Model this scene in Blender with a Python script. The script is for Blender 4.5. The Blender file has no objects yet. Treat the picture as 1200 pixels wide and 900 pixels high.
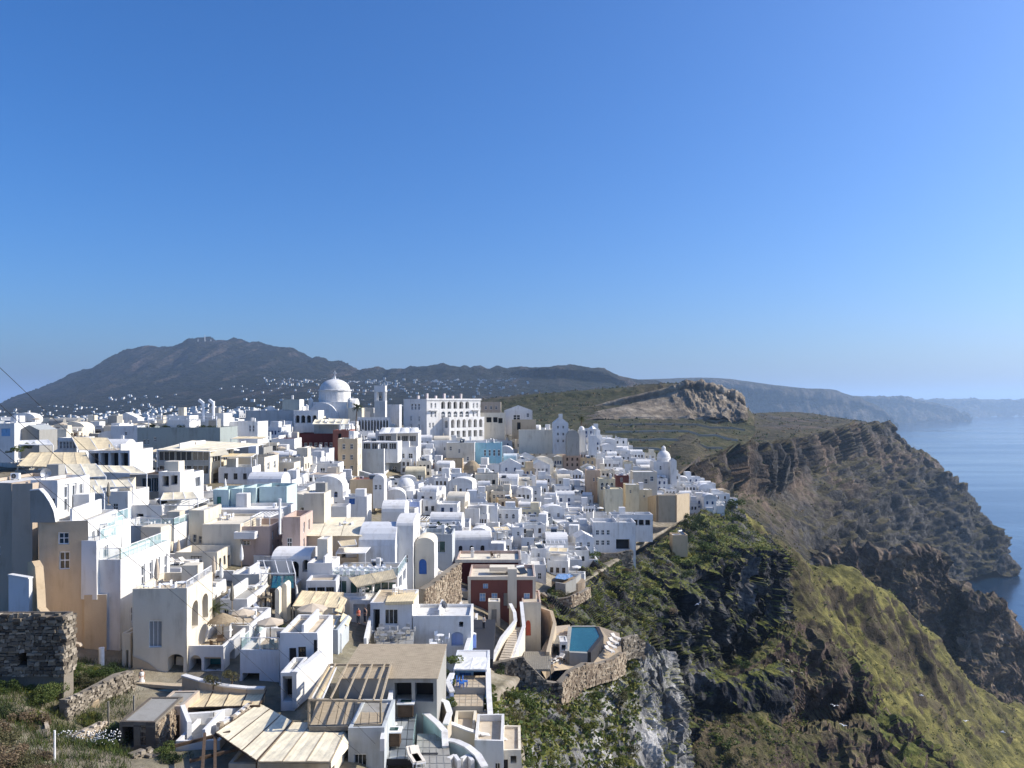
import bpy, math, random
import numpy as np
from mathutils import Vector, Matrix
R = math.radians
rnd = random.Random(7)
SC = bpy.context.scene
COL = SC.collection
# ------------------------------------------------------------------ camera, sky, sun, exposure
F_PX, HOR = 900.0, 472.0          # focal length in photo pixels (1200 wide), row of the level horizon
SEA_Z = -250.0
cam_d = bpy.data.cameras.new('camera'); cam = bpy.data.objects.new('camera', cam_d); COL.objects.link(cam)
cam_d.sensor_width = 36; cam_d.lens = 27.0; cam_d.shift_y = 22 / 1200
cam_d.clip_start = 0.5; cam_d.clip_end = 120000
cam.location = (0, 0, 0); cam.rotation_euler = (R(90), 0, 0)
SC.camera = cam
SUN_AZ, SUN_EL = R(82), R(34)      # azimuth clockwise from the view direction (+Y), elevation
wd = bpy.data.worlds.new('World'); SC.world = wd; wd.use_nodes = True
nt = wd.node_tree; bg = nt.nodes['Background']
sky = nt.nodes.new('ShaderNodeTexSky'); sky.sky_type = 'NISHITA'; sky.sun_disc = False
sky.sun_elevation = SUN_EL; sky.sun_rotation = SUN_AZ
sky.altitude = 300; sky.air_density = 1.0; sky.dust_density = 2.9; sky.ozone_density = 10.0
hs = nt.nodes.new('ShaderNodeHueSaturation'); hs.inputs['Saturation'].default_value = 1.14; hs.inputs['Hue'].default_value = 0.504
nt.links.new(sky.outputs[0], hs.inputs['Color']); nt.links.new(hs.outputs[0], bg.inputs[0]); bg.inputs[1].default_value = 0.12
sd = bpy.data.lights.new('sun', 'SUN'); sd.energy = 4.2; sd.angle = R(0.5); sd.color = (1.0, 0.92, 0.79)
sun = bpy.data.objects.new('sun', sd); COL.objects.link(sun)
_d = Vector((math.sin(SUN_AZ) * math.cos(SUN_EL), math.cos(SUN_AZ) * math.cos(SUN_EL), math.sin(SUN_EL)))
sun.rotation_euler = _d.to_track_quat('Z', 'Y').to_euler(); sun.location = _d * 400
vs = SC.view_settings; vs.view_transform = 'Standard'; vs.look = 'None'; vs.exposure = 0.6; vs.gamma = 1.0
SC.cycles.use_denoising = True
SC.cycles.max_bounces = 6; SC.cycles.transparent_max_bounces = 12
SC.cycles.volume_bounces = 1

def W(px, py, Y): return ((px - 600) * Y / F_PX, Y, (HOR - py) * Y / F_PX)

# ------------------------------------------------------------------ numpy noise
_rs = np.random.RandomState(3)
_perm = np.concatenate([_rs.permutation(512)] * 3)
_g = _rs.normal(size=(512, 3)); _g /= np.linalg.norm(_g, axis=1)[:, None]
def pnoise(p):
    i = np.floor(p).astype(int); f = p - i; i &= 511
    u = f * f * f * (f * (f * 6 - 15) + 10)
    out = 0
    for dx in (0, 1):
        for dy in (0, 1):
            for dz in (0, 1):
                h = _perm[_perm[_perm[(i[:, 0] + dx) & 511] + ((i[:, 1] + dy) & 511)] + ((i[:, 2] + dz) & 511)]
                g = _g[h & 511]
                d = (f[:, 0] - dx) * g[:, 0] + (f[:, 1] - dy) * g[:, 1] + (f[:, 2] - dz) * g[:, 2]
                w = (u[:, 0] if dx else 1 - u[:, 0]) * (u[:, 1] if dy else 1 - u[:, 1]) * (u[:, 2] if dz else 1 - u[:, 2])
                out = out + w * d
    return out * 1.6
def fbm(p, o=5, lac=2.1, gain=.5):
    a, s, r = 1.0, 0, np.array(p, float)
    for k in range(o):
        s = s + a * pnoise(r + k * 17.3); r = r * lac; a *= gain
    return s
def ridged(p, o=5, lac=2.1, gain=.5):
    a, s, r = 1.0, 0, np.array(p, float)
    for k in range(o):
        s = s + a * (1 - 2 * np.abs(pnoise(r + k * 31.7))); r = r * lac; a *= gain
    return s
def worley(p):
    """distance to the nearest cell point and a random value of that cell"""
    i = np.floor(p).astype(int); best = np.full(len(p), 9.0); val = np.zeros(len(p))
    for dx in (-1, 0, 1):
        for dy in (-1, 0, 1):
            for dz in (-1, 0, 1):
                c = i + (dx, dy, dz); m = c & 511
                h = _perm[_perm[_perm[m[:, 0]] + m[:, 1]] + m[:, 2]] & 511
                q = c + 0.5 + _g[h] * 0.45
                d = np.linalg.norm(p - q, axis=1); k = d < best
                best = np.where(k, d, best); val = np.where(k, h / 511.0, val)
    return best, val

# ------------------------------------------------------------------ materials
MATS = {}
class NT:
    def __init__(s, name):
        s.m = bpy.data.materials.new(name); s.m.use_nodes = True; s.t = s.m.node_tree; s.b = s.t.nodes['Principled BSDF']
        s.co = None
    def n(s, typ, **kw):
        k = s.t.nodes.new(typ)
        for a, v in kw.items(): setattr(k, a, v)
        return k
    def l(s, a, b): s.t.links.new(a, b)
    def pos(s):
        if s.co is None: s.co = s.n('ShaderNodeNewGeometry')
        return s.co.outputs['Position']
    def nrm(s):
        s.pos(); return s.co.outputs['Normal']
    def objco(s): return s.n('ShaderNodeTexCoord').outputs['Object']
    def map(s, src, scale, loc=(0, 0, 0)):
        m = s.n('ShaderNodeMapping'); m.inputs['Scale'].default_value = scale if not isinstance(scale, (int, float)) else (scale,) * 3
        m.inputs['Location'].default_value = loc
        s.l(src, m.inputs[0]); return m.outputs[0]
    def noise(s, src, scale, detail=4, rough=.55, dist=0):
        k = s.n('ShaderNodeTexNoise'); k.inputs['Scale'].default_value = scale; k.inputs['Detail'].default_value = detail
        k.inputs['Roughness'].default_value = rough; k.inputs['Distortion'].default_value = dist
        s.l(src, k.inputs['Vector']); return k.outputs['Fac']
    def vor(s, src, scale, feat='F1', out='Distance'):
        k = s.n('ShaderNodeTexVoronoi', feature=feat); k.inputs['Scale'].default_value = scale
        s.l(src, k.inputs['Vector']); return k.outputs[out]
    def ramp(s, src, stops, interp='LINEAR'):
        k = s.n('ShaderNodeValToRGB'); e = k.color_ramp.elements; k.color_ramp.interpolation = interp
        while len(e) < len(stops): e.new(0.5)
        for q, (p, c) in zip(e, stops):
            q.position = p; q.color = (c, c, c, 1) if isinstance(c, (int, float)) else (*c[:3], 1)
        s.l(src, k.inputs[0]); return k.outputs[0]
    def mix(s, fac, a, b, mode='MIX'):
        k = s.n('ShaderNodeMix', data_type='RGBA', blend_type=mode)
        for v, i in ((fac, 0), (a, 6), (b, 7)):
            if hasattr(v, 'links') or hasattr(v, 'is_linked'): s.l(v, k.inputs[i])
            elif i == 0: k.inputs[0].default_value = v
            else: k.inputs[i].default_value = (*v[:3], 1) if not isinstance(v, (int, float)) else (v, v, v, 1)
        return k.outputs[2]
    def math(s, op, a, b=0.0, clamp=False):
        k = s.n('ShaderNodeMath', operation=op, use_clamp=clamp)
        for v, i in ((a, 0), (b, 1)):
            if hasattr(v, 'is_linked'): s.l(v, k.inputs[i])
            else: k.inputs[i].default_value = v
        return k.outputs[0]
    def sep(s, src):
        k = s.n('ShaderNodeSeparateXYZ'); s.l(src, k.inputs[0]); return k.outputs
    def color(s, c):
        if hasattr(c, 'is_linked'): s.l(c, s.b.inputs['Base Color'])
        else: s.b.inputs['Base Color'].default_value = (*c[:3], 1)
    def rough(s, v): s.b.inputs['Roughness'].default_value = v; return s
    def spec(s, v): s.b.inputs['Specular IOR Level'].default_value = v
    def bump(s, h, dist, strength=1.0):
        k = s.n('ShaderNodeBump'); k.inputs['Distance'].default_value = dist; k.inputs['Strength'].default_value = strength
        s.l(h, k.inputs['Height']); s.l(k.outputs[0], s.b.inputs['Normal'])
    def objrand(s): return s.n('ShaderNodeObjectInfo').outputs['Random']

def mat(name):
    if name in MATS: return MATS[name]
    raise KeyError(name)
def plaster(name, c, dirt=(.42, .36, .28), amt=.6, var=.12, rough=.85):
    t = NT(name); p = t.pos()
    big = t.noise(p, .45, 5, .6)
    st = t.noise(t.map(p, (1.6, 1.6, .22)), 1.0, 4, .6)            # rain streaks
    k = t.math('MULTIPLY', t.ramp(big, [(.38, 0), (.66, 1)]), t.ramp(st, [(.45, 0), (.72, 1)]))
    k = t.math('MULTIPLY', k, amt)
    col = t.mix(k, c, tuple(a * b for a, b in zip(c, dirt)))
    r = t.math('MULTIPLY_ADD', t.objrand(), var); t.t.nodes[-1].inputs[2].default_value = 1 - var
    hsv = t.n('ShaderNodeHueSaturation'); t.l(col, hsv.inputs['Color']); t.l(r, hsv.inputs['Value'])
    t.color(hsv.outputs[0]); t.rough(rough); t.spec(.2)
    t.bump(t.noise(p, 3.5, 5, .65), .05, .35)
    MATS[name] = t.m; return t.m
plaster('white', (.74, .73, .705)); plaster('bluewhite', (.68, .69, .70)); plaster('cream', (.72, .65, .52)); plaster('ochre', (.58, .46, .32), amt=.5)  # bluewhite: shade mixed into white for shaded fronts, also plain greyish walls
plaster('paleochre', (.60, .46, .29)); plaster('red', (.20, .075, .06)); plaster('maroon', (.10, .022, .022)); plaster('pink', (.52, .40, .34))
plaster('tan', (.52, .42, .29)); plaster('greygreen', (.34, .38, .36)); plaster('greyblue', (.46, .49, .50)); plaster('skyblue', (.32, .56, .64))  # greyblue: shade put into the colour of shaded fronts, also plain grey walls
plaster('yellow', (.68, .60, .42)); plaster('orange', (.56, .40, .27)); plaster('brick', (.34, .13, .09)); plaster('turquoise', (.50, .62, .61))
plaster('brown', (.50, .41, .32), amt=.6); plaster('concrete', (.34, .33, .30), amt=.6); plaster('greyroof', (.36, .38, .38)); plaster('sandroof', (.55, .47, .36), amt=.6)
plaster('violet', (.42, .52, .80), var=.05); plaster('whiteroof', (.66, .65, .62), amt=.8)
def simple(name, c, rough=.6, metal=0.0, var=.12, spec=.4, nscale=2.0):
    t = NT(name); p = t.pos()
    k = t.ramp(t.noise(p, nscale, 4, .6), [(.3, 1 - var), (.7, 1 + var)])
    t.color(t.mix(1.0, c, k, 'MULTIPLY')); t.rough(rough); t.b.inputs['Metallic'].default_value = metal; t.spec(spec)
    MATS[name] = t.m; return t.m
simple('metal', (.45, .46, .47), .4, .6); simple('darkmetal', (.05, .05, .055), .45, .3); simple('whitemetal', (.78, .78, .77), .45)
simple('blue', (.03, .13, .42), .5); simple('bluelight', (.22, .42, .66), .5); simple('greenpaint', (.05, .20, .15), .5); simple('doorbrown', (.14, .07, .04), .6)
simple('plasticwhite', (.80, .80, .79), .4); simple('black', (.012, .012, .014), .5); simple('charcoal', (.022, .022, .025), .7); simple('terracotta', (.40, .17, .09), .8)
simple('cushion', (.72, .66, .56), .9); simple('skin', (.48, .30, .21), .6); simple('hair', (.02, .014, .01), .6); simple('clothwhite', (.78, .76, .72), .9); simple('clothred', (.55, .12, .07), .9)
simple('clothdark', (.03, .035, .05), .9); simple('gull', (.82, .82, .82), .7); simple('gullwing', (.40, .42, .45), .7); simple('redumbrella', (.45, .06, .05), .9)
simple('parasol_cloth', (.50, .42, .32), .9, nscale=1.0)
def canvas(name, c, stripe=.06):
    t = NT(name); o = t.objco()
    w = t.n('ShaderNodeTexWave'); w.inputs['Scale'].default_value = 1.1; w.inputs['Distortion'].default_value = .6; t.l(o, w.inputs['Vector'])
    k = t.ramp(w.outputs['Fac'], [(.35, 1 - stripe), (.65, 1.0)])
    dirt = t.ramp(t.noise(t.pos(), .8, 5, .65), [(.35, .80), (.65, 1.0)])
    t.color(t.mix(1.0, t.mix(1.0, c, k, 'MULTIPLY'), dirt, 'MULTIPLY')); t.rough(.9); t.spec(.1)
    t.bump(t.noise(o, 1.4, 3), .12, .5)
    MATS[name] = t.m
canvas('canvas', (.80, .66, .42), .10); canvas('canvas2', (.84, .75, .55), .05); canvas('canvaswhite', (.80, .79, .75), .03)
def wood(name, c, s=5.0):
    t = NT(name); o = t.objco()
    k = t.ramp(t.noise(t.map(o, (1, s * 2, 2)), 1.6, 5, .6), [(.3, .6), (.7, 1.2)])
    t.color(t.mix(1.0, c, k, 'MULTIPLY')); t.rough(.8); t.spec(.15); MATS[name] = t.m
wood('wood', (.30, .22, .14)); wood('wooddark', (.11, .075, .05)); wood('woodpale', (.44, .36, .25)); wood('woodgrey', (.24, .22, .18)); wood('thatch', (.33, .26, .17), 9)
t = NT('glass'); t.color((.018, .024, .03)); t.rough(.08); t.spec(.7)
t.bump(t.noise(t.pos(), .9, 2), .02, .3); MATS['glass'] = t.m
t = NT('glassgreen'); t.color(t.ramp(t.noise(t.pos(), .5, 3), [(.35, (.012, .05, .045)), (.65, (.05, .11, .10))])); t.rough(.08); t.spec(.6); MATS['glassgreen'] = t.m
t = NT('railglass'); t.color((.55, .78, .76)); t.rough(.05); t.b.inputs['Alpha'].default_value = .38; MATS['railglass'] = t.m
t = NT('pool'); t.color(t.ramp(t.noise(t.pos(), .7, 3), [(.3, (.012, .075, .085)), (.7, (.02, .105, .115))])); t.rough(.06); t.spec(.5); t.bump(t.noise(t.pos(), 2.6, 2), .03, .4); MATS['pool'] = t.m
t = NT('pooldeep'); t.color((.02, .15, .17)); t.rough(.05); t.bump(t.noise(t.pos(), 2.6, 2), .03, .4); MATS['pooldeep'] = t.m
t = NT('poolblue'); t.color((.03, .22, .55)); t.rough(.06); t.bump(t.noise(t.pos(), 2.6, 2), .03, .4); MATS['poolblue'] = t.m
# rubble stone colour for single stones, with a tint that differs from stone to stone
def stone(name, a, b, c):
    t = NT(name); p = t.pos()
    k = t.math('ADD', t.math('MULTIPLY', t.objrand(), .5), t.math('MULTIPLY', t.noise(p, 1.7, 5, .65), .6))
    isl = t.n('ShaderNodeNewGeometry').outputs['Random Per Island']
    k = t.math('ADD', t.math('MULTIPLY', k, .55), t.math('MULTIPLY', isl, .5))
    t.color(t.ramp(k, [(.25, a), (.5, b), (.8, c)])); t.rough(.95); t.spec(.15); t.bump(t.noise(p, 5, 5, .7), .08, .8); MATS[name] = t.m
stone('stone', (.085, .070, .055), (.20, .17, .13), (.38, .33, .26)); stone('stonewarm', (.16, .12, .085), (.27, .21, .15), (.40, .33, .24)); stone('shadestone', (.035, .030, .027), (.085, .075, .065), (.20, .18, .15))  # the darkest stone has the shade on the pool terrace wall coloured in
stone('mortar', (.13, .11, .09), (.19, .165, .13), (.24, .21, .17)); stone('paleruin', (.26, .21, .15), (.40, .33, .25), (.52, .45, .36)); stone('paver', (.38, .30, .20), (.46, .37, .26), (.52, .44, .32))

# leaves: tint differs per leaf clump
def leafmat(name, a, b, c):
    t = NT(name); isl = t.n('ShaderNodeNewGeometry').outputs['Random Per Island']
    k = t.math('ADD', t.math('MULTIPLY', isl, .65), t.math('MULTIPLY', t.objrand(), .35))
    col = t.ramp(k, [(.1, a), (.5, b), (.9, c)]); t.color(col); t.rough(.75); t.spec(.2)
    tr = t.n('ShaderNodeBsdfTranslucent'); t.l(col, tr.inputs[0]); mx = t.n('ShaderNodeMixShader'); mx.inputs[0].default_value = .22
    t.l(t.b.outputs[0], mx.inputs[1]); t.l(tr.outputs[0], mx.inputs[2])
    t.l(mx.outputs[0], t.t.nodes['Material Output'].inputs[0]); MATS[name] = t.m
leafmat('leafgreen', (.030, .052, .014), (.068, .105, .026), (.15, .17, .05)); leafmat('leafdark', (.014, .028, .012), (.034, .055, .020), (.070, .09, .032))
leafmat('leafyellow', (.07, .09, .018), (.14, .15, .03), (.24, .22, .06)); leafmat('leafdry', (.09, .065, .038), (.16, .115, .07), (.25, .19, .12)); leafmat('leafolive', (.06, .065, .03), (.10, .095, .045), (.16, .14, .07))
leafmat('palm', (.03, .05, .015), (.06, .075, .02), (.11, .10, .04))
# ------------------------------------------------------------------ terrain sheets: control points in (photo column, photo row, distance) -> world
def spline(P, n):
    """Catmull-Rom through P[k,...] along axis 0, n samples per span list"""
    P = np.asarray(P, float); K = len(P); out = []
    for k in range(K - 1):
        p0 = P[max(k - 1, 0)]; p1 = P[k]; p2 = P[k + 1]; p3 = P[min(k + 2, K - 1)]
        m = n if isinstance(n, int) else n[k]
        t = np.arange(m) / m; t = t.reshape((-1,) + (1,) * (P.ndim - 1))
        out.append(.5 * ((2 * p1) + (p2 - p0) * t + (2 * p0 - 5 * p1 + 4 * p2 - p3) * t * t + (3 * p1 - p0 - 3 * p2 + p3) * t ** 3))
    out.append(P[-1:]); return np.concatenate(out)
def linear(P, n):
    P = np.asarray(P, float); out = []
    for k in range(len(P) - 1):
        m = n if isinstance(n, int) else n[k]
        t = (np.arange(m) / m).reshape((-1,) + (1,) * (P.ndim - 1)); out.append(P[k] * (1 - t) + P[k + 1] * t)
    out.append(P[-1:]); return np.concatenate(out)
def grid_normals(G):
    du = np.gradient(G, axis=0); dv = np.gradient(G, axis=1); n = np.cross(du, dv); n /= np.linalg.norm(n, axis=2)[..., None] + 1e-9
    # towards the camera or up
    s = np.sign((n * np.array([0, -.6, .8])).sum(2)); s[s == 0] = 1
    return n * s[..., None]
def mesh_obj(name, verts, faces, m, parent=None, smooth=False):
    me = bpy.data.meshes.new(name); me.from_pydata([tuple(v) for v in verts], [], faces)
    for q in (m if isinstance(m, (list, tuple)) else [m]): me.materials.append(MATS[q] if isinstance(q, str) else q)
    if smooth: me.polygons.foreach_set('use_smooth', [True] * len(me.polygons))
    o = bpy.data.objects.new(name, me); COL.objects.link(o)
    if parent: o.parent = parent
    return o
def grid_obj(name, G, m, smooth=None, kind='structure'):
    if smooth is None: smooth = name not in ('dark_crag', 'near_crag', 'red_promontory', 'gully_ground')
    a, b = G.shape[:2]; v = G.reshape(-1, 3)
    idx = np.arange(a * b).reshape(a, b)
    f = np.stack([idx[:-1, :-1], idx[1:, :-1], idx[1:, 1:], idx[:-1, 1:]], -1).reshape(-1, 4)
    me = bpy.data.meshes.new(name); me.vertices.add(len(v)); me.vertices.foreach_set('co', v.astype(np.float32).ravel())
    me.loops.add(f.size); me.loops.foreach_set('vertex_index', f.astype(np.int32).ravel())
    me.polygons.add(len(f)); me.polygons.foreach_set('loop_start', np.arange(0, f.size, 4, dtype=np.int32)); me.polygons.foreach_set('loop_total', np.full(len(f), 4, np.int32))
    me.update(calc_edges=True); me.polygons.foreach_set('use_smooth', [smooth] * len(f)); me.materials.append(MATS[m])
    o = bpy.data.objects.new(name, me); COL.objects.link(o); o['kind'] = kind
    return o
def sheet(rows, nu, nv, crisp=False):
    """rows[r][c] = (px, py, Y) -> dense world grid (rows x cols x 3)"""
    P = np.array([[W(*q) for q in r] for r in rows])
    G = (linear if crisp else spline)(P, nu)
    G = np.swapaxes(spline(np.swapaxes(G, 0, 1), nv), 0, 1)
    return G
def displace(G, fn):
    n = grid_normals(G); p = G.reshape(-1, 3); d = fn(p, n.reshape(-1, 3)).reshape(G.shape[:2])
    return G + n * d[..., None]

# --- terrain materials
def rockmat(name, dark, mid, pale, veg=None, vegamt=.5, scale=1.0, strata=0.0, bump=.6, veglo=.45, tint=None, vegn=.42, tz=None):
    t = NT(name); p = t.pos(); z = t.sep(t.nrm())[2]
    a = t.noise(t.map(p, (scale, scale, scale * .55)), .09, 8, .62, .4)
    b = t.noise(p, .55 * scale, 7, .65)
    k = t.math('ADD', t.math('MULTIPLY', a, .6), t.math('MULTIPLY', b, .4))
    col = t.ramp(k, [(.36, dark), (.50, mid), (.66, pale)])
    if tint:
        q = t.ramp(t.noise(p, .05 * scale, 5, .6), [(.44, 0), (.60, 1)])
        if tz:
            zz = t.math('DIVIDE', t.math('SUBTRACT', t.sep(p)[2], tz[0]), tz[1] - tz[0], True); q = t.math('MULTIPLY', q, zz)
        col = t.mix(q, col, t.ramp(k, [(.36, tuple(x * .45 for x in tint)), (.62, tint)]))
    if strata:
        s = t.noise(t.map(p, (.012 * scale, .012 * scale, .34 * scale)), 1.0, 4, .6)
        col = t.mix(strata, col, t.mix(1.0, col, t.ramp(s, [(.35, .5), (.65, 1.6)]), 'MULTIPLY'))
    if veg:
        v = t.noise(p, .11 * scale, 7, .68)
        up = t.math('ADD', z, t.math('MULTIPLY', t.math('SUBTRACT', v, .5), 1.5))
        f = t.math('MULTIPLY', t.ramp(up, [(veglo, 0), (veglo + .22, 1)]), vegamt)
        f = t.math('MULTIPLY', f, t.ramp(t.noise(p, .035 * scale, 6, .6), [(vegn - .06, .25), (vegn + .06, 1)]))
        g = t.noise(p, .30 * scale, 7, .7)
        col = t.mix(f, col, t.ramp(g, [(.34, veg[0]), (.5, veg[1]), (.66, veg[2])]))
    t.color(col); t.rough(.95); t.spec(.15)
    h = t.math('ADD', t.noise(p, .5 * scale, 8, .7), t.math('MULTIPLY', t.vor(p, .35 * scale), .5))
    t.bump(h, bump / scale, 1.0); MATS[name] = t.m
GREEN = ((.036, .052, .013), (.11, .125, .028), (.24, .22, .06)); GRASS = ((.050, .048, .017), (.125, .115, .034), (.24, .21, .065))
OLIVE = ((.038, .036, .018), (.075, .066, .034), (.135, .110, .062))
rockmat('lava', (.009, .009, .011), (.032, .032, .035), (.20, .195, .19), GREEN, .95, 1.0, .2, 1.2, .68)
rockmat('slope', (.022, .018, .014), (.060, .047, .030), (.12, .092, .060), GRASS, 1.0, .5, 0, .8, .30, vegn=.44)
rockmat('redrock', (.026, .019, .017), (.085, .060, .048), (.27, .195, .145), OLIVE, .85, .6, .2, 1.4, .55)
rockmat('headland', (.014, .014, .016), (.044, .042, .042), (.15, .138, .125), OLIVE, .95, .30, .22, 1.6, .55, tint=(.21, .155, .115), tz=(-112, -80))
rockmat('plateau', (.050, .042, .027), (.088, .070, .042), (.15, .115, .075), ((.03, .036, .016), (.06, .06, .026), (.10, .085, .045)), 1.0, .25, .55, 1.0, .2)
rockmat('tuff', (.10, .085, .066), (.26, .215, .16), (.56, .48, .37), None, .6, .22, .6, 2.0, .72)
rockmat('mountain', (.020, .022, .021), (.050, .047, .040), (.26, .19, .14), ((.014, .019, .014), (.028, .032, .020), (.060, .057, .036)), .95, .05, 0, 10, .60)
rockmat('farcliff', (.06, .055, .05), (.13, .11, .095), (.27, .23, .19), OLIVE, .9, .03, .3, 14, .7)
rockmat('soil', (.13, .115, .09), (.24, .205, .155), (.38, .34, .27), GREEN, .22, 1.4, 0, .3, .75, vegn=.5)
rockmat('crag', (.05, .05, .05), (.20, .195, .185), (.62, .60, .57), GREEN, .95, 1.2, .15, 1.0, .70)
rockmat('spur', (.030, .024, .021), (.12, .088, .066), (.36, .28, .20), OLIVE, .8, .5, .3, 1.6, .62)
rockmat('gully', (.026, .019, .017), (.085, .060, .048), (.25, .18, .135), GREEN, .95, .7, .2, 1.2, .34, vegn=.54)
t = NT('mountainside'); t0 = MATS['mountain']
for nm in ('mountain',):
    m = MATS[nm]; tr = m.node_tree; bs = tr.nodes['Principled BSDF']; src = bs.inputs['Base Color'].links[0].from_socket
    x = NT.__new__(NT); x.m, x.t, x.b, x.co = m, tr, bs, None; p = x.pos()
    st = x.ramp(x.noise(x.map(p, (.010, .0016, .0022)), 1.0, 6, .65, .5), [(.54, 0), (.68, 1)]); hi = x.math('MULTIPLY', x.math('DIVIDE', x.math('SUBTRACT', x.sep(p)[2], 10), 90, True), .75)
    x.color(x.mix(x.math('MULTIPLY', st, hi), src, (.24, .18, .14)))
bpy.data.materials.remove(t.m)
# --- sea
t = NT('sea'); p = t.pos(); t.color(t.ramp(t.noise(t.map(p, (.0012, .0022, 1)), 1.0, 4, .5), [(.3, (.004, .020, .050)), (.7, (.007, .030, .068))]))
wv = t.math('ADD', t.noise(t.map(p, (1, .55, 1)), .05, 6, .6), t.math('MULTIPLY', t.noise(t.map(p, (.4, 1, 1)), .012, 3), 1.5))
band = t.ramp(t.noise(t.map(p, (.0006, .0028, 1)), 1.0, 3, .5, .6), [(.40, .10), (.60, .20)]); t.l(band, t.b.inputs['Roughness'])
t.bump(wv, 1.2, .5); MATS['sea'] = t.m
sea = mesh_obj('sea', [(-30000, -2000, SEA_Z), (60000, -2000, SEA_Z), (60000, 45000, SEA_Z), (-30000, 45000, SEA_Z)], [(0, 1, 2, 3)], 'sea'); sea['kind'] = 'structure'

# --- far mountain and plain
cols = [-220, -100, 0, 75, 125, 170, 200, 235, 280, 320, 360, 400, 440, 520, 600, 640, 690, 720, 760, 800, 860]
sil = [560, 530, 478, 448, 425, 411, 410, 402, 404, 408, 420, 430, 436, 433, 435, 432, 434, 441, 450, 462, 480]
Yt = [5000] * 7 + [5000, 4900, 4800, 4600, 4300, 3900, 3700, 3600, 3300, 3300, 3300, 3600, 3800, 3800]
low = [520, 500, 484, 480, 478, 474, 470, 467, 460, 455, 450, 449, 451, 452, 452, 455, 458, 462, 466, 474, 490]
rows = [[(c, s + 60, y + 2200) for c, s, y in zip(cols, sil, Yt)],
        [(c, s + 6, y + 500) for c, s, y in zip(cols, sil, Yt)],
        [(c, s, y) for c, s, y in zip(cols, sil, Yt)],
        [(c, s * .52 + l * .48, y * .52 + 3300 * .48) for c, s, l, y in zip(cols, sil, low, Yt)],
        [(c, l, 2900) for c, l in zip(cols, low)],
        [(c, max(l + 14, 478) if c < 600 else 500, 1900) for c, l in zip(cols, low)],
        [(c, max(l + 24, 486) if c < 600 else 521, 1100) for c, l in zip(cols, low)],
        [(c, 498 if c < 500 else 504 if c < 560 else 562, 600) for c in cols], [(c, 514 if c < 500 else 522 if c < 560 else 636, 330) for c in cols]]
G = sheet(rows, [6, 8, 34, 30, 22, 22, 22, 22], 22)
def f_mt(p, n):
    big = np.clip((p[:, 1] - 2600) / 1500, .05, 1); g = ridged(p * np.array([1 / 190, 1 / 1500, 1 / 1200]), 5) - .6
    return big * g * 24 + fbm(p / 160.0, 4) * 6 * big + fbm(p / 60, 3) * 1.5
FARG = displace(G, f_mt); far_land = grid_obj('mountain', FARG, 'mountain')

# --- terraced land behind the town, with the eroded tuff knoll at its end
cols = [520, 600, 660, 700, 740, 775, 800, 812, 830, 848, 862, 872, 884]
r0 = [(c, 470 + k * 2, 1500) for k, c in enumerate(cols)]
t1 = [474, 465, 460, 457, 454, 451, 450, 449, 455, 459, 465, 476, 488]
r1 = [(c, y, 980) for c, y in zip(cols, t1)]
r1b = [(c, y + 26, 1300) for c, y in zip(cols, t1)]
r2 = [(c, y + (12 if c < 780 else 16), 900) for c, y in zip(cols, t1)]
sink = lambda c, k=1.0: max(0, c - 800) * .16 * k
def upto(row, end): return [(520 + (c - 520) * (end - 520) / 364, b, Y) for c, b, Y in row]
r3 = [(c, 489 + k * .3 + sink(c, .4), 800) for k, c in enumerate(cols)]
r4 = [(c, 500 + sink(c, .7), 700) for c in cols]
r5 = [(c, 512 + sink(c), 620) for c in cols]
r6 = [(c, 524 + sink(c, 1.3), 540) for c in cols]
r7 = [(c, 548 + sink(c, 1.6), 440) for c in cols]
r8 = [(c, 590 + sink(c, 2), 380) for c in cols]
r4, r5, r6, r7, r8 = upto(r4, 884), upto(r5, 866), upto(r6, 838), upto(r7, 806), upto(r8, 786)
G = sheet([r0, r1b, r1, r2, r3, r4, r5, r6, r7, r8], [3, 6, 18, 30, 36, 36, 36, 36, 20], 18)
def f_ter(p, n):
    st = p[:, 2] + fbm(p / 90, 3) * 1.6; s = 3.6; q = st / s; fr = q - np.floor(q)
    step = (np.clip((fr - .25) / .5, 0, 1) - fr) * s * .9
    kn = np.exp(-(((p[:, 0] - 225) / 75) ** 2)) * (p[:, 1] > 780) * .3
    return step * (1 - kn) * (p[:, 1] < 900) + fbm(p / 14, 4) * .5 + kn * (ridged(p * np.array([1 / 26, 1 / 60, 1 / 60]), 5) - .7) * 8
TERG = displace(G, f_ter); terraces = grid_obj('terraced_hillside', TERG, 'plateau')
for r_, lab in ((58, 'pale dry stone wall along the upper terrace edge'), (84, 'pale dry stone wall along the second terrace edge'), (112, 'pale dry stone wall along the middle terrace edge'), (140, 'pale dry stone wall along the fourth terrace edge'), (170, 'pale dry stone wall along the lowest terrace edge')):
    pts_ = [Vector(q) for q in TERG[r_, 60:200:3]]; o_ = pts_[0]; V_, F_ = [], []
    for q in pts_:
        for dy, dz in ((-.6, -1), (-.6, 1.7), (.6, 1.7), (.6, -1)): V_.append(q - o_ + Vector((0, dy, dz)))
    for k in range(len(pts_) - 1):
        for j in range(4): F_.append((4 * k + j, 4 * k + (j + 1) % 4, 4 * k + 4 + (j + 1) % 4, 4 * k + 4 + j))
    w_o = mesh_obj('terrace_wall', V_, F_, 'paleruin'); w_o.location = o_; w_o['label'] = lab; w_o['category'] = 'wall'; w_o['kind'] = 'thing'; w_o['group'] = 'dry stone terrace walls behind the town'
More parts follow.
